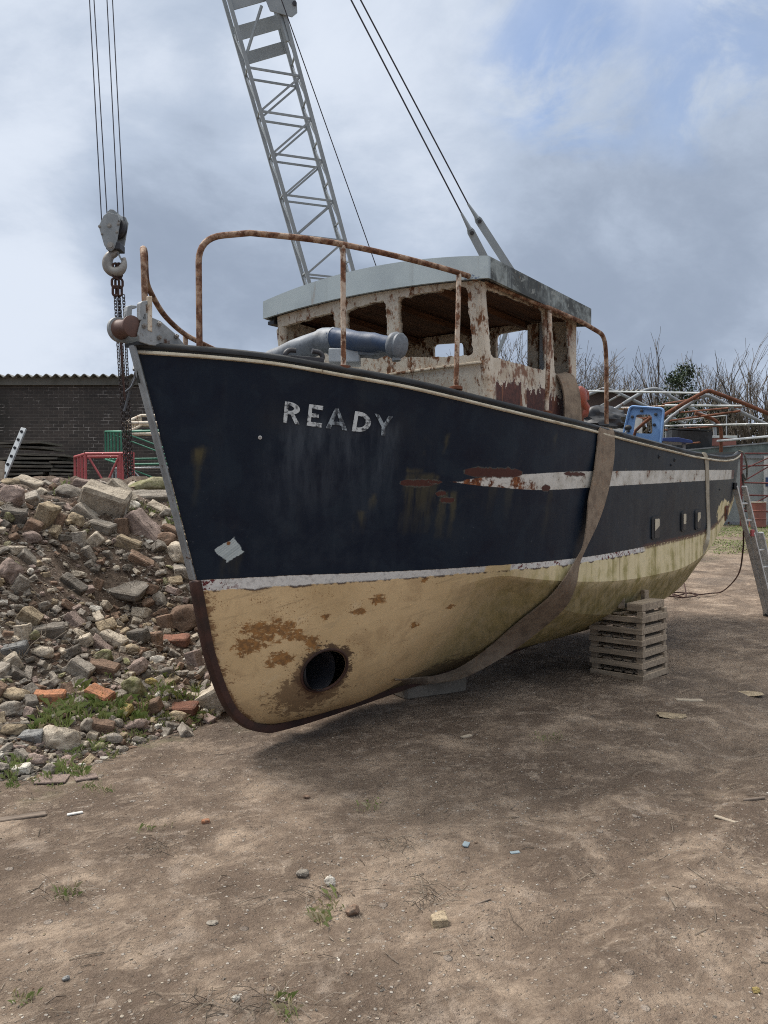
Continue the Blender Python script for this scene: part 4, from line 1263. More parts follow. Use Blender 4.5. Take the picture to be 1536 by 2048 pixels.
def f_side(g):
    o = g.obj(); x, y, z = g.sep(o)
    n = g.noise(o, 5, 5); n2 = g.noise(g.scale(o, 1.3, 1, .9), 9, 6, .7, .5); n3 = g.noise(o, 40, 4)
    c = g.mix(g.step(n, .4, .7), (.62, .56, .46), (.42, .35, .26))
    rm = g.step(g.noise(g.scale(o, 1, 1, .55), 9, 7, .7), .50, .58)
    c = g.mix(g.m('MULTIPLY', rm, .9), c, g.mix(n3, (.21, .075, .028), (.11, .042, .02)))
    d1 = g.m('ADD', g.m('SUBTRACT', pl_z, z), g.m('MULTIPLY', g.m('SUBTRACT', n2, .5), .62))
    peel = g.m('MULTIPLY', g.step(d1, .0, .006), g.step(x, 2.16, 2.18))
    bridge = g.m('MULTIPLY', g.step(g.m('ABSOLUTE', g.m('SUBTRACT', g.m('ADD', x, g.m('MULTIPLY', n2, .10)), 2.62)), .040, .034), 1.0)
    peel = g.m('MULTIPLY', peel, g.m('SUBTRACT', 1.0, bridge))
    pc = g.mix(g.step(n3, .35, .7), (.055, .020, .016), (.105, .036, .026))
    pc = g.mix(g.step(g.noise(g.scale(o, 5, 1, .5), 3, 4), .58, .68), pc, (.22, .085, .04))
    c = g.mix(peel, c, pc)
    edge = g.m('MULTIPLY', g.step(g.m('ABSOLUTE', d1), .018, .006), g.m('SUBTRACT', 1.0, peel))
    c = g.mix(g.m('MULTIPLY', edge, .5), c, (.70, .66, .58))
    return dict(color=c, rough=.75, bump=(g.m('ADD', g.m('MULTIPLY', peel, -1.0), g.m('MULTIPLY', n3, .3)), .6, .012))


pl_z = side_uv(1040, 772)[1]
mat('side_peel', f_side)
sf = fs_(2.3) + .045
outer = [(sf - .03, 2.27), (S_B, 2.19), (S_B, FT + .0), (fs_(3.14) + .03, FT + .04)]
ws = [hole([side_uv(*p) for p in poly], r, j, 9 + k) for k, (poly, r, j) in enumerate([
    ([(975, 575), (1091, 619), (1093, 742), (982, 713)], .045, .0035), ([(1107, 627), (1139, 640), (1142, 762), (1110, 748)], .03, .004)])]
me = holed_plate('side_wall', outer, ws, .022, lambda u, v, w: L(u, off_p(v) - .012 + w, v))
o = link('side_wall', me, 'side_peel', wh); o['label'] = 'peeling near side wall with bare rusty plate below the windows'
outer = [(sf - .03, 2.27), (S_B, 2.19), (S_B, FT + .0), (fs_(3.14) + .03, FT + .04)]
me = holed_plate('side_wall', outer, [rrect(2.22, 2.60, 2.80, 3.07, .06), rrect(2.90, 2.60, 3.28, 3.07, .06)], .045, lambda u, v, w: L(u, -off_p(v) + .022 + w, v))
link('side_wall', me, 'white_rust_heavy', wh)
def back_uv(px, py): p = plane_hit(px, py, (S_B, 0, 0), (1, 0, 0)); return (-p.y, p.z)
outer = [(-1.015, 2.1), (1.015, 2.1), (1.0, FT + .02), (-1.0, FT + .06)]
bh = [hole([back_uv(*p) for p in poly], .05, 0, 0) for poly in [[(864, 688), (926, 684), (928, 740), (866, 740)], [(990, 668), (1080, 652), (1082, 800), (990, 790)]]]
bh.append(rrect(-.85, 2.62, -.48, 3.02, .05))
me = holed_plate('back_wall', outer, bh, .045, lambda u, v, w: L(S_B + .024 + w, u, v))
link('back_wall', me, 'white_rust_heavy', wh)
# corner posts and the ledge under the front windows
def cyl_l(a, b, r, nm, m): return MB().tube([a, b], r, 10).build(nm, m, wh, 60)
for sd in (1, -1):
    cyl_l(L(fs_(2.27) + .01, sd * 1.012, 2.27), L(fs_(FT) + .01, sd * .992, FT), .040, 'corner_post', 'white_rust')
    MB().box(L(S_B - .01, sd * 1.0, 2.66), (.07, .055, .98)).build('corner_post', 'white_rust', wh, bevel=.005)
zl = front_uv(950, 722)[1]
MB().beam(L(fs_(zl) - .035, -1.0, zl - .02), L(fs_(zl) - .035, 1.0, zl - .02), .022, .02).build('window_ledge', 'white_rust_heavy', wh, bevel=.006)
# inside: a dashboard, frames under the roof, door jamb
MB().box(L(2.35, -.1, 2.42), (.35, 1.5, .22)).build('dashboard', 'ceiling_wood', wh, bevel=.01)
MB().box(L(3.33, .70, 2.6), (.06, .10, 1.05)).build('door_jamb', 'white_rust_heavy', wh)
MB().box(L(3.30, .80, 2.6), (.04, .05, 1.05)).build('door_jamb', 'grey_steel', wh)

# roof, cambered, with a pale front fascia and grimy side fascias
RS0, RS1, RW = 1.93, 3.50, 1.13
def roof_z(s, o, top):
    tilt = -.03 * o - .035 * (s - RS0)
    c = 1 - (o / RW)**2
    return (3.312 + .095 * c if top else 3.165 + .055 * c) + tilt
NO, NS = 25, 10
vs = []; fs = []
for top in (1, 0):
    for i in range(NS + 1):
        for j in range(NO):
            s = RS0 + .006 + (RS1 - RS0 - .012) * i / NS; o_ = -RW + .006 + 2 * (RW - .006) * j / (NO - 1)
            vs.append(L(s, o_, roof_z(s, o_, 1) - .004 if top else roof_z(s, o_, 0) + .03))
NT = (NS + 1) * NO
for i in range(NS):
    for j in range(NO - 1):
        a = i * NO + j; fs.append((a, a + 1, a + NO + 1, a + NO)); fs.append((NT + a + NO, NT + a + NO + 1, NT + a + 1, NT + a))
roof = MB().add(vs[:NT], [f for f in fs if max(f) < NT]).build('roof', 'grey_paint', wh, 60)
MB().add(vs[NT:], [tuple(i - NT for i in f) for f in fs if min(f) >= NT]).build('ceiling', 'ceiling_wood', wh, 60)


def fascia(path, th, name, m, inward):
    """strip along path [(s, o)], between the top and the bottom of the roof edge"""
    vs = []; fs = []
    for (s, o_) in path:
        a = L(s, o_, roof_z(s, o_, 1)); b = L(s, o_, roof_z(s, o_, 0)); i_ = V(inward) * th
        vs += [a, b, b + i_, a + i_]
    n = len(path)
    for k in range(n - 1):
        for q in range(4):
            r = (q + 1) % 4; fs.append((k * 4 + q, k * 4 + r, k * 4 + 4 + r, k * 4 + 4 + q))
    fs += [(0, 1, 2, 3), tuple((n - 1) * 4 + q for q in (3, 2, 1, 0))]
    return MB().add(vs, fs).build(name, m, wh, 40)


jr = random.Random(5)
fascia([(RS0, -RW + 2 * RW * k / 40) for k in range(41)], .025, 'front_fascia', 'fascia_paint', (1, 0, 0))
o = fascia([(RS0 + .026 + (RS1 - RS0 - .052) * k / 10, RW) for k in range(11)], .025, 'side_fascia', 'grime_paint', (0, 1, 0)); o['label'] = 'grimy blackened roof edge on the near side'
fascia([(RS0 + .026 + (RS1 - RS0 - .052) * k / 10, -RW) for k in range(11)], .025, 'side_fascia', 'grime_paint', (0, -1, 0))
fascia([(RS1, -RW + 2 * RW * k / 20) for k in range(21)], .025, 'back_fascia', 'grime_paint', (-1, 0, 0))
# black soffit strip between wall and fascia
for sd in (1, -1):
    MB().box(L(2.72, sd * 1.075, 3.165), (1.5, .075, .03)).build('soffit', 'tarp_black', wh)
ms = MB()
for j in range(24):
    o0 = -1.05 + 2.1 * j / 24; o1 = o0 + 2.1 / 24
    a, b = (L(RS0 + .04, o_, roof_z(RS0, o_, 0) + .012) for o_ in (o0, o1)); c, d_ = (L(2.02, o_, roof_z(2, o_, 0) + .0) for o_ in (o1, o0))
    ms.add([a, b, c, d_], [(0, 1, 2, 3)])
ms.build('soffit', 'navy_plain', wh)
for k in range(3):
    o_ = -.6 + .6 * k
    MB().beam(L(2.06, o_, roof_z(2.06, o_, 0) - .005), L(3.4, o_, roof_z(3.4, o_, 0) - .005), .04, .05).build('roof_beam', 'ceiling_wood', wh)

# --- blue hatch cover standing open on the aft deck, with its lever
hs = 5.6
def H_(px, py): return plane_hit(px, py, (hs, 0, 0), (1, 0, 0))
hc = empty('hatch_cover'); hc.parent = boat
corners = [(1262, 813), (1329, 818), (1320, 912), (1238, 912)]
hn = V((1, 0, 0)); hx = V((0, 1, 0))
def huv(px, py): p = H_(px, py); return (p.dot(hx), p.z)
q = [huv(*p) for p in corners]; sgn = 1
pl = hole([huv(*p) for p in corners], .04, 0, 1); ho = hole([huv(*p) for p in [(1272, 829), (1304, 829), (1306, 868), (1266, 866)]], .035, 0, 2)
base_d = hs
me = holed_plate('hatch_panel', pl, [ho], .02, lambda u, v, w: hx * u + hn * (base_d + w) + V((0, 0, v)))
link('hatch_panel', me, 'blue_paint', hc)
rim = [hx * u + hn * (base_d - .02) + V((0, 0, v)) for u, v in pl]
MB().tube(rim, .014, 6, closed=True).build('hatch_rim', 'blue_paint', hc, 60)
for px, py in ((1285, 822), (1313, 829), (1310, 850), (1266, 834), (1258, 862), (1280, 880)):
    MB().lathe(H_(px, py), -hn, [(0, .016), (.03, .016), (.032, .008)], 8).build('hatch_dog', 'dark_steel', hc)
la, lb = H_(1258, 872) - hn * .12, H_(1265, 857) - hn * .12
lev = MB().tube([la - (lb - la) * .8, lb], .011, 8).build('lever', 'galv', boat, 60)
mb = MB(); mb.lathe(lb - V((0, 0, .03)), (0, 0, 1), [(0, .006), (.008, .028), (.022, .038), (.038, .038), (.052, .028), (.060, .006)], 16); mb.build('lever_knob', 'black_rubber', lev, 60)
MB().tube([H_(1305, 836) - hn * .05, H_(1290, 848) - hn * .05, H_(1275, 862) - hn * .05, H_(1272, 872) - hn * .05], .017, 8).build('hatch_strut', 'rust', hc, 60)
# ================================================================== CRANE behind the boat
TIP = at(123, -1373, 12.0); BMID = at(655, 545, 15.5)
ax = (TIP - BMID).normalized(); FOOT = BMID - ax * ((BMID.z - 1.7) / ax.z)
view = (BMID - CAM).normalized(); rx = ax.cross(V((0, 1, 0)) - V((0, 1, 0)) * 0).normalized()
rx = view.cross(ax).normalized(); rx = -rx if rx.x < 0 else rx
dz_ = ax.cross(rx).normalized(); dz_ = -dz_ if dz_.y < 0 else dz_
# the boom is turned a little, so that both faces show
tw = R(10); rx, dz_ = rx * math.cos(tw) + dz_ * math.sin(tw), dz_ * math.cos(tw) - rx * math.sin(tw)
crane = empty('crane', (FOOT.x + 1.2, FOOT.y + 1.4, gz(FOOT.x, FOOT.y)), 0, 'tall grey lattice boom crane standing behind the boat', 'crane')
CI = Matrix.Translation(crane.location).inverted()
def cl_(p): return CI @ V(p)
def cbuild(mb, name, m, parent=None, sm=None, **k):
    mb.v = [tuple(CI @ V(v)) for v in mb.v]; return mb.build(name, m, parent or crane, sm, **k)




def PXY(p):
    d = p - CAM; f = d.y * math.cos(PITCH) - d.z * math.sin(PITCH); u = d.y * math.sin(PITCH) + d.z * math.cos(PITCH)
    return 768 + F * d.x / f, 1024 - F * u / f


LB = (TIP - FOOT).length; HWb, HDb = .455, .30
def bp(t, i, j): return FOOT + ax * t + rx * (HWb * i) + dz_ * (HDb * j)
boom = empty('boom'); boom.parent = crane
for i in (-1, 1):
    for j in (-1, 1):
        cbuild(MB().beam(bp(0, i, j), bp(LB, i, j), .068, .068, up=dz_), 'chord', 'crane_grey', boom)
PAN = .75; tb = (BMID - FOOT).length
t0 = tb % PAN - .28; kk = 0; t = t0 + PAN
thead = next(q / 50 for q in range(50, 1000) if PXY(BMID + ax * (q / 50))[1] < 92) + tb - .22
while t < LB - .3:
    if not (thead - .1 < t < thead + 1.25):
        for j in (-1, 1):
            mb = MB()
            mb.beam(bp(t + .335, -1, j), bp(t, 1, j), .036, .036, up=dz_)
            if not (thead - .1 < t < thead + 1.3): mb.beam(bp(t - PAN + .335, -1, j), bp(t, 1, j), .034, .034, up=dz_)
            cbuild(mb, 'lacing', 'crane_grey', boom)
        for i in (-1, 1):
            mb = MB(); mb.beam(bp(t + PAN * .5, i, -1), bp(t + PAN * .5, i, 1), .032); mb.beam(bp(t + PAN * .5, i, -1), bp(t + PAN * 1.5, i, 1), .028)
            cbuild(mb, 'lacing', 'crane_grey', boom)
    t += PAN
# heavy joint near the top of the picture: cross plates and a lug with a pin hole
mb = MB()
for (ta, tb_, j) in ((thead + .05, thead + .26, 1), (thead + .42, thead + .66, .4), (thead + .78, thead + 1.06, -1), (thead + 1.2, thead + 1.5, 1)):
    a, b = bp(ta, -1, j), bp(ta + .05, 1, j); c, d_ = bp(tb_ + .05, 1, j), bp(tb_, -1, j)
    mb.prism([a, b, c, d_], dz_ * .03)
cbuild(mb, 'joint_plate', 'crane_grey', boom)
lug = [bp(thead + .62, .45, -1.15), bp(thead + .45, 1.25, -1.15), bp(thead + .50, 1.5, -1.15), bp(thead + .66, 1.58, -1.15), bp(thead + .80, 1.5, -1.15), bp(thead + .84, 1.32, -1.15), bp(thead + .98, 1.30, -1.15), bp(thead + 1.04, 1.1, -1.15), bp(thead + 1.20, .9, -1.15), bp(thead + 1.12, .3, -1.15)]
cbuild(MB().prism(lug, -dz_ * .03), 'lug', 'crane_grey', boom)
cbuild(MB().cyl(bp(thead + .65, 1.48, -1.10), bp(thead + .65, 1.48, -1.32), .04, 12), 'pin', 'dark_steel', boom)
mb = MB(); mb.beam(bp(thead + .1, .82, -1), bp(thead + 1.0, .82, -.9), .07); mb.beam(bp(thead + .1, .9, 1), bp(thead + .9, .95, 1), .05); mb.beam(bp(thead, -.98, -1), bp(thead + .75, .2, -1), .04)
cbuild(mb, 'joint_brace', 'crane_grey', boom)
# boom head with sheaves, above the frame
cbuild(MB().beam(bp(LB - .05, -1.6, 0), bp(LB - .05, 1.6, 0), .3, .5, up=dz_), 'boom_head', 'crane_grey', boom, bevel=.02)
for i in (-1.2, -.9, .3, .6):
    p = bp(LB, i, 0); cbuild(MB().lathe(p, rx, [(-.03, .28), (-.01, .25), (.01, .25), (.03, .28)], 24), 'sheave', 'dark_steel', boom, 40)
# body: undercarriage, turntable house, cab, A-frame
bx, by = crane.location.x, crane.location.y + .7
mb = MB()
for s_ in (-1, 1):
    mb.box((bx + s_ * 1.1, by + .2, crane.location.z + .42), (.55, 3.6, .8))
cbuild(mb, 'track', 'dark_steel', crane, bevel=.12)
cbuild(MB().box((bx, by + .3, crane.location.z + 1.02), (1.3, 1.5, .34)), 'undercarriage', 'dark_steel', crane, bevel=.03)
cbuild(MB().box((bx, by + .7, crane.location.z + 1.85), (2.3, 3.0, 1.3)), 'machinery_house', 'crane_grey', crane, bevel=.06)
cab = cbuild(MB().box((bx + .72, by - 1.3, crane.location.z + 1.95), (.85, 1.1, 1.5)), 'cab', 'crane_grey', crane, bevel=.06)
cbuild(MB().box((bx + .72, by - 1.86, crane.location.z + 2.25), (.68, .02, .7)), 'cab_window', 'tarp_black', cab, bevel=.005)
links = []
for k_, (pa, pb, pt, Yl) in enumerate((((942, 463), (985, 545), (-8, -1373), 17.6), ((957, 440), (1030, 553), (-2, -1373), 18.4))):
    a, b = at(*pa, Yl), at(*pb, Yl + .25); d_ = (b - a).normalized(); n_ = d_.cross(view).normalized()
    b2 = a + d_ * 1.75; links.append(b2)
    hw = .085
    pts = [a - d_ * .14 + n_ * .03, a - d_ * .14 - n_ * .03, a - n_ * hw, a + d_ * .15 - n_ * hw, b2 - n_ * hw, b2 + n_ * hw, a + d_ * .15 + n_ * hw, a + n_ * hw]
    lk = cbuild(MB().prism(pts, view * .05), 'pendant_link', 'crane_grey', crane)
    q = a + d_ * .04
    cbuild(MB().cyl(q - view * .06, q + view * .08, .045, 12), 'pin', 'dark_steel', lk, 40)
    sock = a - d_ * .45
    cbuild(MB().tube([a - d_ * .04, sock], [.055, .026], 8), 'rope_socket', 'crane_grey', lk, 60)
    far = at(*pt, 12.0)
    cbuild(MB().tube([sock, far], .017, 6), 'pendant_rope', 'wire_rope', crane)
hp = at(563, 0, 13.6) ; hq = at(750, 526, 16.2); hd = (hp - hq)
cbuild(MB().tube([hq - hd * .55, hq + hd * 3.4], .010, 6), 'boom_rope', 'wire_rope', crane)
for dx_ in (-.45, .45):
    a = V((bx + dx_, by + .3, crane.location.z + 2.4)); cbuild(MB().beam(a, (links[0] + links[1]) / 2 + V((dx_ * .5, 0, .03)), .07), 'gantry_leg', 'crane_grey', crane)
for k_ in range(3):
    cbuild(MB().beam(at(1052 + 9 * k_, 640, 18.8), at(1088 + 9 * k_, 745, 18.9), .035), 'gantry_brace', 'rust_dark', crane)
# falls of hoist rope
HY = 11.0
falls = [((179, 0), (203, 436)), ((188, 0), (214, 428)), ((214, 0), (236, 430)), ((225, 0), (248, 440))]
for k_, (a, b) in enumerate(falls):
    sl = (b[0] - a[0]) / (b[1] - a[1]); pt = (a[0] - sl * 1373, -1373)
    Yb = HY + (.06 if k_ > 1 else -.06)
    cbuild(MB().tube([at(b[0] + sl * 22, b[1] + 22, Yb), at(*pt, 12.0)], .0085, 6), 'hoist_rope', 'wire_rope', crane)

# hook block: a thing of its own, hanging on the ropes
hb0 = at(228, 465, HY)
block = empty('hook_block', hb0, 0, 'grey steel hook block hanging on four wire ropes', 'hook block')
HI = Matrix.Translation(hb0).inverted()
def hl(x, y, Y=HY): return HI @ at(x, y, Y)
chk = [(197, 452), (207, 431), (216, 424), (235, 429), (240, 441), (233, 483), (229, 496), (222, 502), (214, 499), (208, 490)]
front = MB().prism([hl(x, y, HY - .10) for x, y in chk], V((0, .03, 0))).build('cheek', 'block_grey', block, bevel=.006)
MB().prism([hl(x + 16, y + 5, HY + .12) for x, y in chk], V((0, .03, 0))).build('cheek', 'block_grey', block, bevel=.006)
MB().prism([hl(x, y, HY - .07) for x, y in [(214, 430), (214, 423), (220, 418), (227, 419), (233, 424), (238, 434), (240, 440)]], V((.03, .20, -.01))).build('crown_plate', 'block_grey', block, bevel=.006)
shc = hl(222, 452, HY)
MB().lathe(shc + V((.05, .0, -.02)), (.25, 1, 0), [(-.02, .15), (.0, .12), (.03, .15), (.05, .15), (.07, .12), (.09, .15)], 28).build('sheave', 'dark_steel', block, 40)
for x, y, r in ((199, 453, .014), (204, 468, .012), (237, 448, .016), (234, 464, .014), (221, 491, .035), (219, 451, .022)):
    MB().lathe(hl(x, y, HY - .10), (0, -1, 0), [(0, r * 1.5), (.006, r * 1.5), (.007, r), (.02, r)], 8 if r < .02 else 16).build('bolt', 'hook_steel', front, 40)
MB().box(hl(231, 496, HY + .02), (.20, .22, .10)).build('crosshead', 'dark_steel', block, bevel=.01)
hk = smooth_path([hl(*p, HY + .02) for p in [(234, 496), (230, 506), (220, 512), (215, 524), (218, 537), (229, 544), (241, 541), (247, 532), (248, 522), (246, 516)]], 6)
n_ = len(hk); hrs = [.036 + .040 * math.sin(math.pi * min(1, i / n_ * 1.15)) for i in range(n_)]; hrs[-1] = .016
MB().tube(hk, hrs, 12).build('hook', 'hook_steel', block, 60)
MB().beam(hl(236, 506, HY), hl(243, 520, HY), .035, .02).build('safety_latch', 'block_grey', block)

# chain sling hooked on
cs0 = at(233, 540, HY)
sling = empty('chain_sling', cs0, 0, 'dark chain sling with several legs hanging from the crane hook', 'chain sling')
SI = Matrix.Translation(cs0).inverted()
def link_ring(mb, c, d_, side, L_, W2, r, n=10, sec=5):
    pts = []
    for k in range(n):
        a = 2 * math.pi * k / n; ca, sa = math.cos(a), math.sin(a)
        pts.append(c + d_ * (ca * W2 + (L_ / 2 - W2) * (1 if ca > 0 else -1)) + side * (sa * W2))
    mb.tube(pts, r, sec, closed=True)
def chain(a, b, pitch, wid, r, name, sag=0):
    mb = MB(); d_ = (b - a); Ln = d_.length; d_.normalize(); n = int(Ln / pitch)
    x = d_.cross(V((0, 1, 0))).normalized(); y = d_.cross(x)
    for k in range(n):
        c = a + d_ * (pitch * (k + .5))
        q = R(20 + 90 * (k % 2)); side = x * math.cos(q) + y * math.sin(q)
        link_ring(mb, c, d_, side, pitch * 1.45, wid / 2, r)
    mb.v = [tuple(SI @ V(v)) for v in mb.v]; return mb.build(name, 'chain_steel', sling, 60)
mb = MB()
for x in (231, 238):
    for (y, l_, w_) in ((541, .20, .075), (566, .14, .10), (582, .14, .075)):
        c = at(x, y, HY + (.0 if x < 235 else .04)); link_ring(mb, c, V((0, 0, 1)), V((.9, .44, 0)), l_, w_ / 2, .018, 14, 6)
mb.v = [tuple(SI @ V(v)) for v in mb.v]; mb.build('master_link', 'rust_dark', sling, 60)
for k_, (a, b) in enumerate((((230, 590), (252, 968)), ((247, 590), (266, 968)), ((237, 596), (258, 975)), ((239, 596), (261, 972)))):
    p, q = at(*a, HY + .02 * k_), at(*b, HY + .05 * k_)
    chain(p, q, .043, .040, .0065, 'chain_leg')
mb = MB().tube([at(240, 640, HY - .05), at(247, 765, HY - .05), at(250, 800, HY - .05)], .016, 6); mb.v = [tuple(SI @ V(v)) for v in mb.v]; mb.build('chain_hose', 'rust_dark', sling)

# ================================================================== YARD on the far side, to the left
WY = 17.5
def wall_pt(x, y): return at(x, y, WY)
wl, wr, wt = wall_pt(-260, 770), wall_pt(640, 776), wall_pt(0, 768).z
bl = empty('brick_building', (wl.x, WY, 0), 0, 'long dark brick shed wall with corrugated roof edge', 'building')
wid = wr.x - wl.x
MB().box((wid / 2, .15, wt / 2), (wid, .3, wt)).build('wall', 'dark_brick', bl)
MB().box((wid / 2, -.06, wt + .05), (wid + .1, .06, .17)).build('fascia', 'fascia_board', bl)
mb = MB(); n = int(wid / .212); vs = []; fs = []
N = n * 8
for i in range(N + 1):
    x = wid * i / N; z = wt + .165 + .036 * math.sin(2 * math.pi * i / 8)
    vs += [(x, -.22, z), (x, 4.0, z - .05), (x, -.22, z - .018), (x, 4.0, z - .07)]
for i in range(N):
    a = 4 * i; fs += [(a, a + 4, a + 5, a + 1), (a + 3, a + 7, a + 6, a + 2), (a + 2, a + 6, a + 4, a)]
mb.add(vs, fs).build('roof', 'asbestos', bl, 60)

# stack of weathered boards against it
rb = random.Random(12)
TY = 14.6
gzt = gz(-6.4, TY)
for lay in range(17):
    z = 1.55 + lay * .072
    if lay < 13: xs_ = [(-7.25 + rb.uniform(-.1, .1), 1.15 + rb.uniform(-.06, .06)), (-6.15 + rb.uniform(-.05, .05), .45 + rb.uniform(-.1, .05))]
    else: xs_ = [(-7.0 + rb.uniform(-.25, .2), .95 + rb.uniform(-.2, .1))]
    for (x0, ln) in xs_:
        if rb.random() < .12: continue
        mb = MB(); c = V((0, 0, 0)); tl = rb.uniform(-.05, .05) if lay < 15 else rb.uniform(-.2, .2)
        mb.box(c, (ln, .9, .040), Matrix.Rotation(tl * .6, 3, 'Y') @ Matrix.Rotation(rb.uniform(-.08, .08), 3, 'Z'))
        o = mb.build('board', 'old_timber'); o.location = (x0 + ln / 2, TY + rb.uniform(-.08, .08), z)
        tag(o, 'weathered dark board in the timber stack by the brick wall', 'board', 'weathered boards stacked before the brick wall')
mb = MB()
for x in (-7.2, -6.6, -6.1): mb.box((x, 0, 0), (.12, .8, 1.45 - gzt))
o = mb.build('timber_bearer', 'old_timber'); o.location = (0, TY + .03, (1.46 + gzt) / 2); tag(o, 'heavy dark baulks carrying the stack of weathered boards', 'timber')

# pale perforated post leaning at the edge, and a short stake
def leaning(name, a, b, w_, h_, m, label, cat, holes=0):
    a, b = V(a), V(b); e = empty(name, a, 0, label, cat)
    MB().beam(V((0, 0, 0)), b - a, w_, h_, up=(0, 1, 0)).build('shaft', m, e, bevel=.003)
    for k in range(holes):
        p = (b - a) * ((k + .6) / holes); MB().cyl(p + V((0, -w_ * .62, 0)), p + V((0, w_ * .62, 0)), .022, 10).build('hole', 'tarp_black', e)
    return e
leaning('perforated_post', at(-8, 990, 12.4), at(48, 857, 13.0), .085, .05, 'galv', 'pale perforated metal post leaning beside the board stack', 'post', 8)
leaning('stake', at(-1, 985, 11.8), at(2, 922, 11.8), .10, .06, 'pale_wood', 'short pale wooden stake at the edge of the rubble', 'stake')

# red frame section
def bar_set(name, base, label, cat, m, bars, group=None):
    """bars: (part name, a, b, width)"""
    e = empty(name, base, 0, label, cat, group); b0 = V(base)
    for nm, a, b, w_ in bars:
        MB().tube([V(a) - b0, V(b) - b0], w_, 8).build(nm, m, e, 60)
    return e
RY = 12.2
def rpt(x, y, Y=RY): return at(x, y, Y)
bars = []
zb = 1.35
def drop(p, z=zb): return V((p.x, p.y, z))
fl_, fr_, bl_ = rpt(171, 908), rpt(266, 907), rpt(150, 914, 13.4)
br_ = bl_ + (fr_ - fl_)
bars += [('top_rail', fl_, fr_, .027), ('top_rail', bl_, fl_, .027), ('top_rail', fr_, br_, .027), ('top_rail', bl_, br_, .027)]
for t_ in (0, .36, .68, 1.0):
    p = bl_.lerp(fl_, t_); bars.append(('upright', p, drop(p), .024))
    p = br_.lerp(fr_, t_); bars.append(('upright', p, drop(p), .024))
p = fl_.lerp(fr_, .73); bars.append(('upright', p, drop(p), .028))
bars += [('brace', fl_ + V((.05, 0, -.05)), drop(fl_.lerp(fr_, .85)), .018), ('brace', fl_.lerp(fr_, .70) + V((0, 0, -.05)), drop(fl_.lerp(fr_, .1)), .018)]
bars += [('bottom_rail', drop(fl_), drop(fr_), .03), ('bottom_rail', drop(bl_), drop(fl_), .03)]
for p in (fl_, fr_, bl_, br_): bars.append(('foot_post', drop(p), V((p.x, p.y, gz(p.x, p.y))), .036))
bar_set('frame_section', (fl_.x, fl_.y, gz(fl_.x, fl_.y)), 'red painted tubular steel frame section behind the rubble', 'frame', 'red_paint', bars)

# green and silver truss lengths stacked further back
def truss(name, A, B, depth, top, bot, n, m, label, r=.03, brace=True, group=None):
    """A, B: near left and near right corners at the top; the same set back by depth"""
    bars = []; A, B, D = V(A), V(B), V(depth)
    for p0, p1 in ((A, B), (A + D, B + D), (A, A + D), (B, B + D)):
        for z in (top, bot):
            bars.append(('chord', V((p0.x, p0.y, p0.z + z)), V((p1.x, p1.y, p1.z + z)), r))
    for k in range(n + 1):
        p = A.lerp(A + D, k / n); bars.append(('upright', p + V((0, 0, top)), p + V((0, 0, bot)), r * .9))
        p = B.lerp(B + D, k / n); bars.append(('upright', p + V((0, 0, top)), p + V((0, 0, bot)), r * .9))
        if k < n and not brace:
            q = A.lerp(A + D, (k + .5) / n); bars.append(('lacing', p + V((0, 0, top)), p.lerp(B + D, .5 / n) + V((0, 0, bot)), r * .6))
    if brace:
        bars += [('brace', A + V((0, 0, top)), B + V((0, 0, bot)), r * .7), ('brace', A + D + V((0, 0, top)), B + D + V((0, 0, bot)), r * .7), ('brace', A + D + V((0, 0, bot)), B + D + V((0, 0, top * .6))  , r * .7)]
    return bar_set(name, (A.x, A.y, A.z + bot), label, 'truss', m, bars, group)
ga = at(243, 866, 13.6); gb = at(340, 866, 13.2)
truss('truss_section', (ga.x, ga.y, 0), (gb.x + .6, gb.y, 0), at(211, 870, 16.0) - ga + V((0, 0, .05)), ga.z + .02, at(243, 929, 13.6).z, 5, 'green_paint', 'green painted steel truss section in the stack before the brick shed', .021)
sa = at(262, 934, 13.6); sb = at(345, 934, 13.2)
e = truss('truss_section', (sa.x, sa.y, 0), (sb.x + .5, sb.y, 0), at(225, 938, 16.0) - sa + V((0, 0, .03)), sa.z - .02, .9, 5, 'galv', 'silvery aluminium truss section at the bottom of the stack', .019)
MB().box((.6, .6, -.5), (.5, 2.0, .5)).build('bearer', 'old_timber', e)
ta = at(250, 838, 14.4); tb2 = at(340, 836, 14.0)
bars = []
A, B = at(248, 846, 14.0), at(282, 831, 15.8); A2, B2 = A + V((.9, 0, 0)), B + V((.9, 0, 0))
for p, q in ((A, B), (A2, B2), (A, A2), (B, B2)): bars.append(('chord', p, q, .03)); bars.append(('chord', p - V((0, 0, .20)), q - V((0, 0, .20)), .03))
for k in range(8):
    p = A.lerp(B, k / 7); q = A.lerp(B, min(1, (k + .5) / 7)); bars.append(('lacing', p, q - V((0, 0, .20)), .018)); bars.append(('lacing', p + V((.9, 0, 0)), q + V((.9, 0, -.20)), .018))
bar_set('truss_section', (A.x, A.y, A.z - .2), 'white and rusty lattice truss lying on top of the green one', 'truss', 'white_rust', bars)
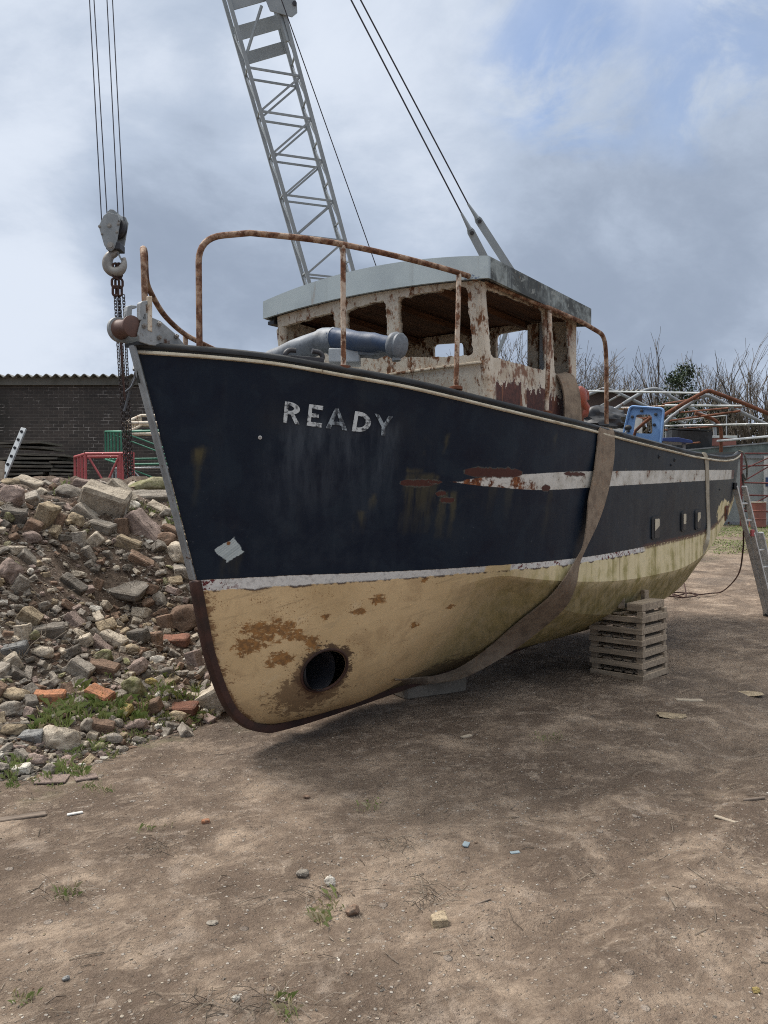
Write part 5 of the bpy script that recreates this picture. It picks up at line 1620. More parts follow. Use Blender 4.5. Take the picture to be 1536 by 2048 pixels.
# ================================================================== THINGS ABOUT THE BOAT
def ribbon(name, rows, th, m, parent=None):
    """rows: (left point, right point); a strap with thickness"""
    n = len(rows); nv = []
    for i, (a, b) in enumerate(rows):
        t = (rows[min(i + 1, n - 1)][0] + rows[min(i + 1, n - 1)][1]) - (rows[max(i - 1, 0)][0] + rows[max(i - 1, 0)][1])
        k = (b - a).cross(t)
        k = k.normalized() if k.length > 1e-9 else V((0, -1, 0)); nv.append(k)
    for i in range(1, n):
        if nv[i].dot(nv[i - 1]) < 0: nv[i] = -nv[i]
    mb = MB(); vs = []; fs = []
    for (a, b), k in zip(rows, nv):
        m_ = a.lerp(b, .5)
        vs += [a, m_ + k * th * .3, b, b + k * th, m_ + k * th * 1.3, a + k * th]
    for i in range(n - 1):
        for q in range(6):
            r = (q + 1) % 6; fs.append((i * 6 + q, i * 6 + r, i * 6 + 6 + r, i * 6 + 6 + q))
    fs += [(0, 1, 2, 3, 4, 5), tuple((n - 1) * 6 + q for q in (5, 4, 3, 2, 1, 0))]
    return mb.add(vs, fs).build(name, m, parent, 50)


def hull_Y(px, py, default):
    h = hull_hit(px, py)
    return (BM @ h[0]).y if h else default


def strap_rows(ctrl, k=6):
    """ctrl: (left px, right px, y left, y right, distance or None for lying on the hull, gap left, gap right)"""
    P = smooth_path([V((c[0], c[1], 0)) for c in ctrl], k); Q = smooth_path([V((c[2], c[3], 0)) for c in ctrl], k); D = smooth_path([V((c[4], c[5], 0)) for c in ctrl], k)
    return [(at(p.x, p.y, d_.x), at(q.x, q.y, d_.y)) for p, q, d_ in zip(P, Q, D)]


def hy(x, y, off): return hull_Y(x, y, 7.2) - off
c1 = [((1199, 858), (1229, 868), .03), ((1194, 905), (1229, 912), .05), ((1188, 950), (1222, 958), .08), ((1178, 1000), (1210, 1008), .10), ((1174, 1050), (1194, 1052), .12), ((1166, 1095), (1173, 1096), .12)]
ctrl = [(1206, 853, 1224, 856, hy(1212, 866, -.04), hy(1220, 868, -.04))]
for a, b, off in c1: ctrl.append((*a, *b, hy(*a, off), hy(*b, off)))
Ys = hy(1150, 1120, .12)
def fr(x, y, want): return min(want, hull_Y(x, y, 9) - .07)
low = [((1150, 1124), (1160, 1128), 6.95), ((1128, 1160), (1152, 1172), 6.86), ((1096, 1198), (1130, 1216), 6.72), ((1040, 1243), (1072, 1268), 6.62), ((985, 1289), (1010, 1312), 6.52), ((930, 1328), (948, 1346), 6.44), ((890, 1346), (905, 1360), 6.42), ((840, 1356), (850, 1370), 6.46), ((790, 1360), (798, 1376), 6.52)]
for k_, (a, b, yy) in enumerate(low): ctrl.append((*a, *b, fr(*a, yy + .04), fr(*b, yy - .04)))
st = ribbon('lifting_strap', strap_rows(ctrl, 7), .010, 'webbing'); tag(st, 'wide brown lifting strap hanging over the bulwark and down under the hull', 'strap')

c2 = [((1396, 907), (1402, 905), -.03), ((1406, 909), (1413, 907), .03), ((1411, 930), (1418, 930), .035), ((1413, 1000), (1419, 1000), .04), ((1415, 1050), (1421, 1050), .05)]
ctrl = [(*a, *b, hull_Y(a[0], a[1] + 6, 8.4) - off, hull_Y(b[0], b[1] + 6, 8.4) - off) for a, b, off in c2]
Y0 = hull_Y(1409, 1085, 8.3)
ctrl += [(1412, 1078, 1419, 1082, Y0 - .06, Y0 - .06), (1402, 1100, 1409, 1106, Y0 - .04, Y0 - .04), (1380, 1126, 1386, 1133, Y0 - .02, Y0 - .02), (1345, 1158, 1350, 1166, Y0 + .02, Y0 + .02)]
st = ribbon('lifting_strap', strap_rows(ctrl, 6), .008, 'webbing_pale'); tag(st, 'narrow pale strap looped round the stern of the boat', 'strap')

# folded strap hanging on the wheelhouse side
c3 = [((1106, 748), (1132, 744)), ((1116, 752), (1148, 752)), ((1126, 775), (1158, 778)), ((1130, 805), (1162, 805)), ((1130, 845), (1164, 850))]
rows = []
for i, (a, b) in enumerate(c3):
    of = (1.00, 1.06, 1.10, 1.115, 1.12)[i]
    rows.append((BM @ plane_hit(*a, (0, -of, 0), (0, 1, 0)), BM @ plane_hit(*b, (0, -of - .015, 0), (0, 1, 0))))
P = smooth_path([a for a, b in rows], 5); Q = smooth_path([b for a, b in rows], 5)
st = ribbon('folded_strap', list(zip(P, Q)), .012, 'webbing'); tag(st, 'doubled brown webbing hanging out over the wheelhouse window sill', 'strap')

# orange machine part beside it
op = BM @ plane_hit(1160, 800, (0, -.95, 0), (0, 1, 0))
om = empty('deck_pump', op, R(50), 'small orange red pump on the side deck behind the wheelhouse', 'pump')
OI = (Matrix.Translation(op) @ Matrix.Rotation(R(50), 4, 'Z')).inverted()
def ol(x, y, of=.95): return OI @ (BM @ plane_hit(x, y, (0, -of, 0), (0, 1, 0)))
MB().lathe(ol(1158, 795), (0, -1, 0), [(-.06, .05), (-.04, .085), (.03, .085), (.05, .06), (.06, .03)], 20).build('housing', 'orange_plastic', om, 40)
MB().tube([ol(1150, 783), ol(1161, 778), ol(1172, 786), ol(1172, 800)], .028, 8).build('handle', 'orange_plastic', om, 60)
MB().tube([ol(1160, 800), ol(1166, 815), ol(1165, 826), ol(1158, 832)], [.045, .06, .055, .03], 10).build('spout', 'orange_plastic', om, 60)
MB().beam(ol(1158, 812), ol(1158, 850), .06).build('bracket', 'rust', om)

# blue and grey pipe across the foredeck
pl_ = lambda x, y, s: BM @ plane_hit(x, y, (s, 0, 0), (1, 0, 0))
pb = pl_(660, 700, 1.55); pp = empty('funnel_pipe', pb, 0, 'bent funnel pipe, grey one end and blue the other, lying on the foredeck', 'pipe')
PI_ = Matrix.Translation(pb).inverted()
def q_(x, y, s): return PI_ @ pl_(x, y, s)
MB().tube(rounded([q_(545, 719, 1.45), q_(650, 681, 1.50), q_(672, 678, 1.50)], .06), [.080, .090, .094, .096, .096, .094, .092, .090, .088], 18).build('lower_bend', 'pipe_grey', pp, 60)
MB().tube([q_(664, 678, 1.5), q_(690, 680, 1.52), q_(740, 685, 1.55), q_(788, 691, 1.58)], [.089, .083, .073, .064], 18).build('upper_length', 'pipe_blue', pp, 60)
MB().prism([q_(648, 703, 1.49), q_(668, 697, 1.49), q_(780, 704, 1.57), q_(740, 714, 1.55), q_(655, 712, 1.5)], V((.05, .08, 0))).build('saddle', 'pipe_grey', pp, bevel=.01)
axn = (q_(788, 691, 1.58) - q_(740, 685, 1.55)).normalized()
MB().lathe(q_(784, 690, 1.575), axn, [(-.01, .07), (0, .084), (.03, .092), (.045, .082), (.065, .088), (.085, .074), (.097, .045), (.10, .015)], 24).build('end_cap', 'pipe_grey', pp, 50)
MB().box(q_(690, 718, 1.55) + V((0, 0, .01)), (.22, .20, .10)).build('stand', 'galv', pp, bevel=.01)
MB().tube([q_(791, 700, 1.58), q_(793, 722, 1.58)], .03, 10).build('stub', 'grey_steel', pp, 60)

for o_ in pp.children:
    if o_.name.startswith(('lower_bend', 'upper_length', 'saddle')):
        bm = bmesh.new(); bm.from_mesh(o_.data); bmesh.ops.subdivide_edges(bm, edges=[e_ for e_ in bm.edges if e_.calc_length() > .05], cuts=3, use_grid_fill=True)
        for v_ in bm.verts: v_.co += v_.normal * .016 * mn.fractal(v_.co * 9, 1, 2, 3); v_.co.z *= .93
        bm.to_mesh(o_.data); bm.free()
# concrete block and plank under the keel
cb = ground_hit(902, 1392); cz = .165
R1 = Matrix.Rotation(R(-12), 3, 'Z')
def rough_box(name, w_, d_, h_, seed, amp, m, cuts=5, bev=.02):
    bm = bmesh.new(); bmesh.ops.create_cube(bm, size=1)
    for v in bm.verts: v.co = V((v.co.x * w_, v.co.y * d_, v.co.z * h_))
    bmesh.ops.bevel(bm, geom=list(bm.edges), offset=min(bev, .25 * min(w_, d_, h_)), segments=1, affect='EDGES')
    bmesh.ops.subdivide_edges(bm, edges=list(bm.edges), cuts=cuts, use_grid_fill=True)
    sd = V((seed * 3.7, seed * 1.9, seed * 5.1)); mdim = max(w_, d_, h_)
    for v in bm.verts:
        p = v.co / mdim * 3 + sd
        v.co += v.co.normalized() * (mn.fractal(p, 1, 2, 3) * amp * mdim) + v.co * (mn.noise(p * .6) * amp)
        # a broken corner
        cdir = V((math.cos(seed * 2.1), math.sin(seed * 2.1), math.cos(seed * 1.3))).normalized(); dd = v.co.dot(cdir) - mdim * .42
        if dd > 0: v.co -= cdir * dd * .85
    me = bpy.data.meshes.new(name); bm.to_mesh(me); bm.free()
    return me
kb1 = link('concrete_block', rough_box('concrete_block', .62, .44, cz, 3, .006, 'concrete'), 'concrete', smooth=30)
kb1.rotation_euler = (0, 0, R(28)); kb1.location = (cb.x - .22, cb.y + .20, cb.z + cz / 2 - .01)
tag(kb1, 'low concrete block under the keel with the strap end on it', 'block')
kb2 = link('plank', rough_box('plank', .50, .16, .03, 5, .004, 'pale_wood'), 'pale_wood', smooth=30)
pk = ground_hit(790, 1378); kb2.location = (pk.x - .02, pk.y, pk.z + .05); kb2.rotation_euler = (R(4), R(8), R(-18)); tag(kb2, 'pale thin plank lying beside the block under the keel', 'plank')

# pallets
PW, PD, PH = .535, .50, .106
nearc = ground_hit(1287, 1362)
def make_pallet():
    """one slatted layer: boards on edge along the sides, corner blocks, slats across the top"""
    e = empty('pallet', (0, 0, 0), 0); rr = random.Random(4)
    for y in (-PD / 2, PD / 2):
        MB().box((rr.uniform(-.004, .004), y, .027), (PW, .024, .050), Matrix.Rotation(rr.uniform(-.012, .012), 3, 'Y')).build('side_board', 'pallet_wood', e, bevel=.003)
    for x in (-PW / 2 + .012, PW / 2 - .012):
        MB().box((x, 0, .032), (.022, PD - .026, .056)).build('side_board', 'pallet_wood', e, bevel=.003)
    for x in (-PW / 2 + .034, PW / 2 - .036):
        for y in (-PD / 2 + .030, PD / 2 - .030): MB().box((x, y, .078), (.062, .052, .054)).build('block', 'pallet_wood', e, bevel=.003)
    for k in range(5): MB().box((-.21 + .105 * k, rr.uniform(-.004, .004), .066), (.075, PD - .03, .016)).build('deck_board', 'pallet_wood', e, bevel=.002)
    return e
proto = make_pallet()
PLW = ['bottom layer of the slatted pallet stack under the bilge, resting on the earth', 'second layer from the ground in the slatted pallet stack under the bilge', 'third layer from the ground in the slatted pallet stack under the bilge', 'third layer from the top in the slatted pallet stack under the bilge', 'second layer from the top in the slatted pallet stack under the bilge', 'topmost layer of the slatted pallet stack, carrying timber offcuts']
rz0 = R(-44)
for k in range(6):
    o = proto if k == 0 else copy_thing(proto)
    rz = rz0 + rb.uniform(-.025, .025)
    c_ = V((math.cos(rz), math.sin(rz), 0)); s_ = V((-c_.y, c_.x, 0))
    cen = V((nearc.x, nearc.y, 0)) - c_ * (PW / 2) + s_ * (PD / 2)
    o.location = (cen.x + rb.uniform(-.010, .010), cen.y + rb.uniform(-.010, .010), gz(nearc.x, nearc.y) - .012 + k * PH)
    o.rotation_euler = (0, 0, rz); tag(o, PLW[k], 'pallet', 'pallets stacked under the bilge')
ptop = gz(nearc.x, nearc.y) - .012 + 6 * PH
for k, (dx_, dy_, w_, d_, h_, rz, lb, m) in enumerate([(-.10, .25, .15, .50, .07, 2, 'thick timber offcut across the near side of the pallet stack', 'pallet_wood'), (-.33, .20, .26, .10, .035, 10, 'short dark timber offcut on the pallet stack under the hull', 'old_timber'), (-.17, .10, .06, .05, .10, 25, 'small upright wooden chock at the front of the pallet stack', 'pallet_wood'), (-.20, .44, .05, .06, .15, -15, 'tall wooden chock at the back of the pallet stack', 'pallet_wood')]):
    c_ = V((math.cos(rz0), math.sin(rz0), 0)); s_ = V((-c_.y, c_.x, 0))
    p = V((nearc.x, nearc.y, ptop + h_ / 2 + (.001 if k != 2 else .071 - .07))) + c_ * dx_ + s_ * dy_
    if k == 2: p -= c_ * .10
    o = MB().box((0, 0, 0), (w_, d_, h_)).build('timber_offcut', m, None, bevel=.004); o.location = p; o.rotation_euler = (0, 0, rz0 + R(rz)); tag(o, lb, 'offcut')

# ladder leaning on the stern
lt, lf = at(1470, 972, 9.9), V((5.36, 10.75, 0)); lf.z = gz(lf.x, lf.y)
lad = empty('ladder', lf, 0, 'two section aluminium ladder leaning against the stern', 'ladder')
sp_ = V((.21, .20, 0))
dirL = (lt - lf).normalized(); nn = dirL.cross(sp_.normalized()).normalized()
for sec, (t0_, t1_, off) in enumerate(((.0, 1.0, 0.0), (-.0, .66, .075))):
    a = lf - lf + nn * -off; b = (lt - lf)
    p0, p1 = a + b * t0_, a + b * t1_
    for s_ in (0, 1):
        MB().beam(p0 + sp_ * s_, p1 + sp_ * s_, .036, .066, up=nn).build('rail', 'alu', lad, bevel=.006)
    n = int((p1 - p0).length / .27)
    for k in range(1, n):
        q = p0.lerp(p1, k / n); MB().tube([q, q + sp_], .014, 8).build('rung', 'alu', lad, 60)
    MB().box(p1 + V((0, 0, 0)), (.045, .05, .09)).build('end_cap', 'red_paint' if sec else 'black_rubber', lad, bevel=.01)
MB().box(sp_ * .0 + V((0, 0, .02)), (.08, .08, .05)).build('foot', 'black_rubber', lad, bevel=.01)
MB().box(sp_ + V((0, 0, .02)), (.08, .08, .05)).build('foot', 'black_rubber', lad, bevel=.01)

# cable lying in loops on the earth and rising to the ladder
pts = [at(1487, 1062, 9.95), at(1486, 1100, 10.4), at(1476, 1150, 11.4), ground_hit(1446, 1189) + V((0, 0, .06)), ground_hit(1420, 1192) + V((0, 0, .045))]
for x, y in [(1392, 1195), (1380, 1191), (1345, 1198), (1316, 1194), (1322, 1186), (1352, 1195), (1372, 1198), (1362, 1180), (1345, 1186), (1352, 1199), (1384, 1199), (1392, 1193), (1330, 1190), (1300, 1196)]:
    pts.append(ground_hit(x, y) + V((0, 0, .045 + (.18 if y == 1180 else 0))))
o = MB().tube(smooth_path(pts, 6), .011, 6).build('cable', 'rust_dark', None, 60); tag(o, 'dark reddish cable lying in loops on the earth behind the pallets', 'cable')
# ropes at stern and bow
pts = [at(1477, 901, 10.25), at(1488, 908, 10.2), at(1494, 935, 10.2), at(1492, 960, 10.2), at(1485, 948, 10.2), at(1489, 985, 10.2), at(1492, 1020, 10.2)]
o = MB().tube(smooth_path(pts, 6), .012, 6).build('rope', 'old_timber', None, 60); tag(o, 'dark rope hanging down from the transom corner', 'rope')
pts = [BM @ L(.02, -.06, 2.40), at(273, 712, 4.6), at(272, 742, 4.62), at(262, 772, 4.75), at(256, 795, 4.78), at(249, 822, 4.8)]
o = MB().tube(smooth_path(pts, 6), .009, 6).build('rope', 'pipe_grey', None, 60); tag(o, 'stiff greenish rope end dangling beside the stem', 'rope')
o = MB().tube(smooth_path([at(275, 745, 4.62), at(264, 772, 4.7), at(252, 783, 4.74)], 6), .008, 6).build('rope', 'pipe_grey', None, 60); tag(o, 'short rope tail sticking out from the stem', 'rope')

# ================================================================== RIGHT BACKGROUND
def world_tube(e, pts, r, nm, m, n=8):
    b0 = V(e.location); return MB().tube([V(p) - b0 for p in pts], r, n).build(nm, m, e, 60)
# frame of a dismantled tent: three bent arches and their purlins
TQ = 1.92
def tat(x, y, Y): return at(x, y, Y * TQ)
tf = empty('tent_frame', tat(1400, 960, 15.5), 0, 'frame of a dismantled tent of grey and rusty bent tubes beyond the boat', 'tent frame')
A1 = [tat(x, y, 14.0) for x, y in [(1325, 833), (1345, 820), (1405, 786), (1418, 782), (1432, 786), (1500, 812), (1580, 846)]]
A2 = [tat(x, y, 17.0) for x, y in [(1180, 862), (1210, 832), (1280, 787), (1298, 779), (1318, 779), (1345, 795), (1400, 826), (1420, 836), (1429, 856), (1432, 905)]]
A3 = [tat(x, y, 20.0) for x, y in [(1150, 800), (1190, 784), (1206, 778), (1222, 780), (1300, 816), (1370, 848)]]
A4 = [tat(x, y, 14.4) for x, y in [(1325, 850), (1350, 828), (1400, 794), (1412, 791), (1426, 795), (1480, 823), (1560, 862)]]
for k_, (a, m, r) in enumerate(((A1, 'rail_rust', .042), (A2, 'galv_dull', .046), (A3, 'galv_dull', .05), (A4, 'galv_dull', .04))):
    world_tube(tf, smooth_path(a, 5), r * TQ * .85, 'arch', 'rust' if k_ == 0 else m)
world_tube(tf, smooth_path([tat(x, y, 15) for x, y in [(1390, 826), (1420, 836), (1436, 846), (1442, 862), (1442, 905)]], 5), .066, 'arch', 'rust')
for (a, Ya, b, Yb, r, m) in [((1160, 782), 19, (1400, 786), 14, .024, 'galv'), ((1330, 811), 15, (1490, 812), 14, .026, 'galv'), ((1330, 852), 16, (1540, 848), 14, .026, 'galv'), ((1435, 882), 15, (1560, 871), 13, .028, 'galv'),
                             ((1326, 808), 17, (1400, 796), 14, .022, 'rust'), ((1350, 826), 16, (1500, 812), 14, .020, 'rust'), ((1330, 843), 16, (1480, 822), 14, .024, 'rust'), ((1330, 860), 16, (1440, 852), 15, .022, 'rust'),
                             ((1330, 890), 16, (1400, 885), 15, .022, 'rust'), ((1165, 822), 18, (1330, 812), 16, .024, 'rail_rust'), ((1190, 840), 18, (1330, 834), 16, .022, 'rust'), ((1180, 870), 17, (1260, 866), 17, .022, 'galv'),
                             ((1190, 816), 18, (1262, 815), 17, .02, 'galv'), ((1228, 862), 17, (1300, 833), 16, .02, 'rust'), ((1160, 835), 19, (1240, 790), 18, .03, 'galv_dull'), ((1345, 843), 20, (1453, 831), 19, .018, 'galv'), ((1453, 831), 19, (1453, 872), 19, .016, 'galv')]:
    world_tube(tf, [tat(*a, Ya), tat(*b, Yb)], r * TQ * .82, 'purlin', m, 6)
for (x, y, Y) in ((1333, 850, 16), (1580, 846, 14.0), (1370, 848, 20), (1150, 800, 20), (1432, 905, 17), (1442, 905, 15), (1325, 833, 14)):
    p = tat(x, y, Y); world_tube(tf, [p, V((p.x, p.y, gz(p.x, p.y)))], .06, 'post', 'galv_dull')
# pipe bundle, tarpaulin, upturned dinghy
pbx = at(1200, 850, 19)
def lumps(name, pts, m, label, cat, seed):
    """crumpled sheet over a heap: a sagging rough surface"""
    bm = bmesh.new(); bmesh.ops.create_icosphere(bm, subdivisions=4, radius=1)
    (c, w_, d_, h_) = pts
    for v in bm.verts:
        q = v.co.copy(); n = mn.fractal(q * 1.7 + V((seed, 0, 0)), 1, 2, 4)
        v.co = V((q.x * w_ * (1 + .25 * n), q.y * d_ * (1 + .25 * n), (q.z if q.z > -.3 else -.3) * h_ * (1 + .5 * n)))
    me = bpy.data.meshes.new(name); bm.to_mesh(me); bm.free()
    o = link(name, me, m, None, 40); o.location = c; return tag(o, label, cat)
c_ = at(1196, 838, 19); lumps('tarpaulin', (V((c_.x, 19, c_.z - .10)), .75, .6, .36), 'tarp_black', 'crumpled black tarpaulin heap beyond the wheelhouse', 'tarpaulin', 3)
o = MB().box((0, 0, 0), (1.7, 1.0, c_.z - .45 - gz(c_.x, 19))).build('crate', 'old_timber', None, bevel=.02); o.location = (c_.x, 19, (c_.z - .28 + gz(c_.x, 19)) / 2); tag(o, 'dark wooden crate under the black tarpaulin heap', 'crate')
c_ = at(1222, 812, 27); wd = empty('panel_stack', (c_.x, 27, gz(c_.x, 27)), 0, 'white sheeted panels in front of the far brick building', 'panels')
c_.z -= gz(c_.x, 27)
MB().prism([V((-1.2, 0, 0)), V((1.1, 0, 0)), V((1.1, 0, c_.z - .45)), V((.4, 0, c_.z - .25)), V((-1.2, 0, c_.z + .0))], V((0, .3, 0))).build('panel', 'white_paint', wd)
# dark boat hull with blue cover, red and white box
def boatlet():
    a = at(1378, 880, 30); e = empty('dinghy', (a.x, a.y, gz(a.x, a.y)), 0, 'dark little boat with black cover standing beyond the stern', 'boat')
    z0 = a.z - gz(a.x, a.y); vs = []; fs = []
    prof = [(-1.0, .25, .22), (-.8, .42, .14), (0, .5, .08), (.7, .45, .06), (1.0, .40, .10)]
    for x, b, z in prof: vs += [(x * .75, -b, z0 + .25 + z * .6), (x * .75, -b * .72, z0 - .6), (x * .75, b * .72, z0 - .6), (x * .75, b, z0 + .25 + z * .6)]
    for i in range(4):
        for q in range(3): k = i * 4 + q; fs.append((k, k + 4, k + 5, k + 1))
    fs += [(0, 1, 2, 3), (16, 19, 18, 17)]
    MB().add(vs, fs).build('hull', 'tarp_black', e)
    cv = [(x, y, z + .03) for x, y, z in (vs[0], vs[3], vs[7], vs[11], vs[15], vs[19], vs[16], vs[12], vs[8], vs[4])]
    MB().prism([V(v) for v in cv], V((0, 0, .05))).build('cover', 'navy_plain', e)
    mb = MB()
    for x in (-.5, .5): mb.box((x, 0, (z0 - .6) / 2), (.14, .8, z0 - .6))
    mb.build('trestle', 'old_timber', e)
boatlet()
a = at(1436, 882, 31); e = empty('storage_box', (a.x, a.y, gz(a.x, a.y)), 0, 'red box with a white lid beyond the stern', 'box')
zz = a.z - gz(a.x, a.y)
MB().box((0, 0, zz - .06), (1.15, .7, .32)).build('body', 'barrel_red', e, bevel=.015); MB().box((0, 0, zz + .14), (1.22, .76, .09)).build('lid', 'white_paint', e, bevel=.01)
mb = MB()
for x in (-.3, .3): mb.box((x, 0, (zz - .17) / 2), (.1, .5, zz - .2))
mb.build('leg', 'galv_dull', e)
a = at(1350, 882, 16); e = empty('table', (a.x, a.y, gz(a.x, a.y)), 0, 'dark blue sheeted table just behind the blue hatch', 'table'); zz = a.z - gz(a.x, a.y)
MB().prism([V((-.32, -.2, zz + .05)), V((.0, -.2, zz + .06)), V((.28, -.2, zz + .0)), V((.30, -.2, zz - .06)), V((-.32, -.2, zz - .02))], V((0, .6, 0))).build('cover', 'tarp_blue', e, bevel=.01)
for x in (-.25, .22): MB().box((x, .1, (zz - .05) / 2), (.06, .06, zz - .05)).build('leg', 'galv_dull', e)

# green grey pontoon on the container, and the container
CY = 29.0
def cpt(x, y): return at(x, y, CY)
a, b = cpt(1345, 912), cpt(1600, 1016); gzc = gz(a.x + 2, CY)
e = empty('pontoon', (a.x, CY, 0), 0, 'long grey green steel pontoon side with flaking paint', 'pontoon')
c0, c1_ = cpt(1330, 911) - V((a.x, CY, 0)), cpt(1640, 880) - V((a.x, CY, 0)); h0 = cpt(1350, 899).z
MB().prism([V((c0.x, 0, c0.z - .05)), V((c1_.x, 0, cpt(1640, 909).z)), V((c1_.x, 0, cpt(1640, 878).z)), V((cpt(1400, 898).x - a.x, 0, cpt(1400, 896).z)), V((c0.x, 0, h0 - .1))], V((0, 1.6, 0))).build('side', 'box_green', e, bevel=.02)
MB().beam(V((c0.x, -.02, h0 - .08)), V((c1_.x, -.02, cpt(1640, 878).z + .02)), .06, .05).build('edge', 'galv_dull', e)
x0 = cpt(1440, 900).x; zt = cpt(1500, 910).z - .03
e2 = empty('container', (x0, CY + .02, gzc), 0, 'pale grey steel container with a white corner post', 'container')
Hc = zt - gzc; Wc = 6.0
mb = MB(); n = 44; vs = []; fs = []
for i in range(n + 1):
    x = Wc * i / n; y = .04 if (i // 2) % 2 else 0.0
    vs += [(x, y, .12), (x, y, Hc - .08)]
for i in range(n): fs.append((2 * i, 2 * i + 2, 2 * i + 3, 2 * i + 1))
mb.add(vs, fs).build('side_panel', 'box_grey', e2)
MB().box((Wc / 2, 1.2, Hc / 2), (Wc - .02, 2.3, Hc - .2)).build('body', 'box_grey', e2)
for z in (.06, Hc - .04): MB().box((Wc / 2, .02, z), (Wc, .12, .12)).build('rail', 'galv_dull', e2)
for x in (.06, cpt(1530, 960).x - x0): MB().box((x, -.03, Hc / 2), (.14, .1, Hc)).build('corner_post', 'white_paint', e2)
MB().box((cpt(1534, 935).x - x0, -.09, Hc * .62), (.16, .02, .34)).build('blue_plate', 'barrel_blue', e2)
# red lattice panel before it
def l2(x, y): return at(x, y, 28.2)
rp = empty('lattice_panel', (l2(1484, 1000).x, 28.2, gz(9, 28.2)), 0, 'dark red tubular lattice panel standing before the container', 'panel')
for a_, b_ in [((1482, 907), (1560, 907)), ((1482, 932), (1560, 930)), ((1483, 965), (1560, 967)), ((1484, 990), (1560, 992)), ((1486, 1022), (1560, 1024))]: world_tube(rp, [l2(*a_), l2(*b_)], .030, 'rail', 'dark_red_paint', 6)
for a_, b_ in [((1484, 964), (1560, 920)), ((1486, 1018), (1560, 980)), ((1484, 940), (1545, 912))]: world_tube(rp, [l2(*a_), l2(*b_)], .026, 'brace', 'dark_red_paint', 6)
for x in (1483, 1558):
    q = l2(x, 907); world_tube(rp, [q, V((q.x, q.y, gz(q.x, q.y)))], .045, 'post', 'dark_red_paint')
# barrels
def barrel(px, py, m, label, Y, tilt=0):
    p = at(px, py, Y); e = empty('barrel', (p.x, Y, gz(p.x, Y)), 0, label, 'barrel'); s_ = .5
    MB().lathe((0, 0, 0), (0, 0, 1), [(0, .27), (.02, .29), (.28, .285), (.29, .30), (.31, .30), (.32, .285), (.57, .285), (.58, .30), (.60, .30), (.61, .285), (.86, .285), (.88, .29)], 28).build('drum', m, e, 40)
    MB().lathe((0, 0, .87), (0, 0, 1), [(0, .28), (.02, .30), (.035, .30), (.045, .26)], 28).build('lid', 'white_rust' if m == 'barrel_red' else m, e, 40)
    MB().cyl((.15, 0, .90), (.15, 0, .95), .035, 12).build('bung', 'black_rubber', e)
barrel(1515, 1030, 'barrel_red', 'faded red steel barrel before the container', 27.6)
barrel(1470, 1030, 'barrel_blue', 'dark blue plastic barrel half hidden by the stern', 30)

# far brick building with corrugated roof
FY = 39.3
fa_, fb_ = at(1120, 786, FY), at(1285, 786, FY)
e = empty('far_building', (fa_.x, FY, gz(11, FY)), 0, 'low brick building with corrugated roof among the bare trees', 'building')
Wf = fb_.x - fa_.x; Hf = fa_.z - gz(11, FY)
MB().box((Wf / 2, 2, Hf / 2), (Wf, 4, Hf)).build('wall', 'brick_far', e)
vs = []; fs = []; N = 88
for i in range(N + 1):
    x = Wf * i / N + .0; z = Hf + .10 + .06 * math.sin(2 * math.pi * i / 5)
    vs += [(x, -.35, z), (x, 4.2, z + .02), (x, -.35, z - .06)]
for i in range(N): k = 3 * i; fs += [(k, k + 3, k + 4, k + 1), (k + 2, k + 5, k + 3, k)]
MB().add(vs, fs).build('roof', 'asbestos', e)
MB().box((Wf / 2, -.04, Hf * .38), (Wf * .96, .05, Hf * .50)).build('render_panel', 'white_paint', e)

# ------------------------------------------------------------------ trees
worn('bark', (.10, .085, .07), (.035, .030, .026), .9, 3)
worn('twig', (.135, .112, .088), (.075, .062, .050), .9, 2)
worn('ivy', (.030, .050, .018), (.014, .024, .010), .6, 2)
worn('scrub_mat', (.070, .062, .036), (.036, .034, .022), .9, 1.2)


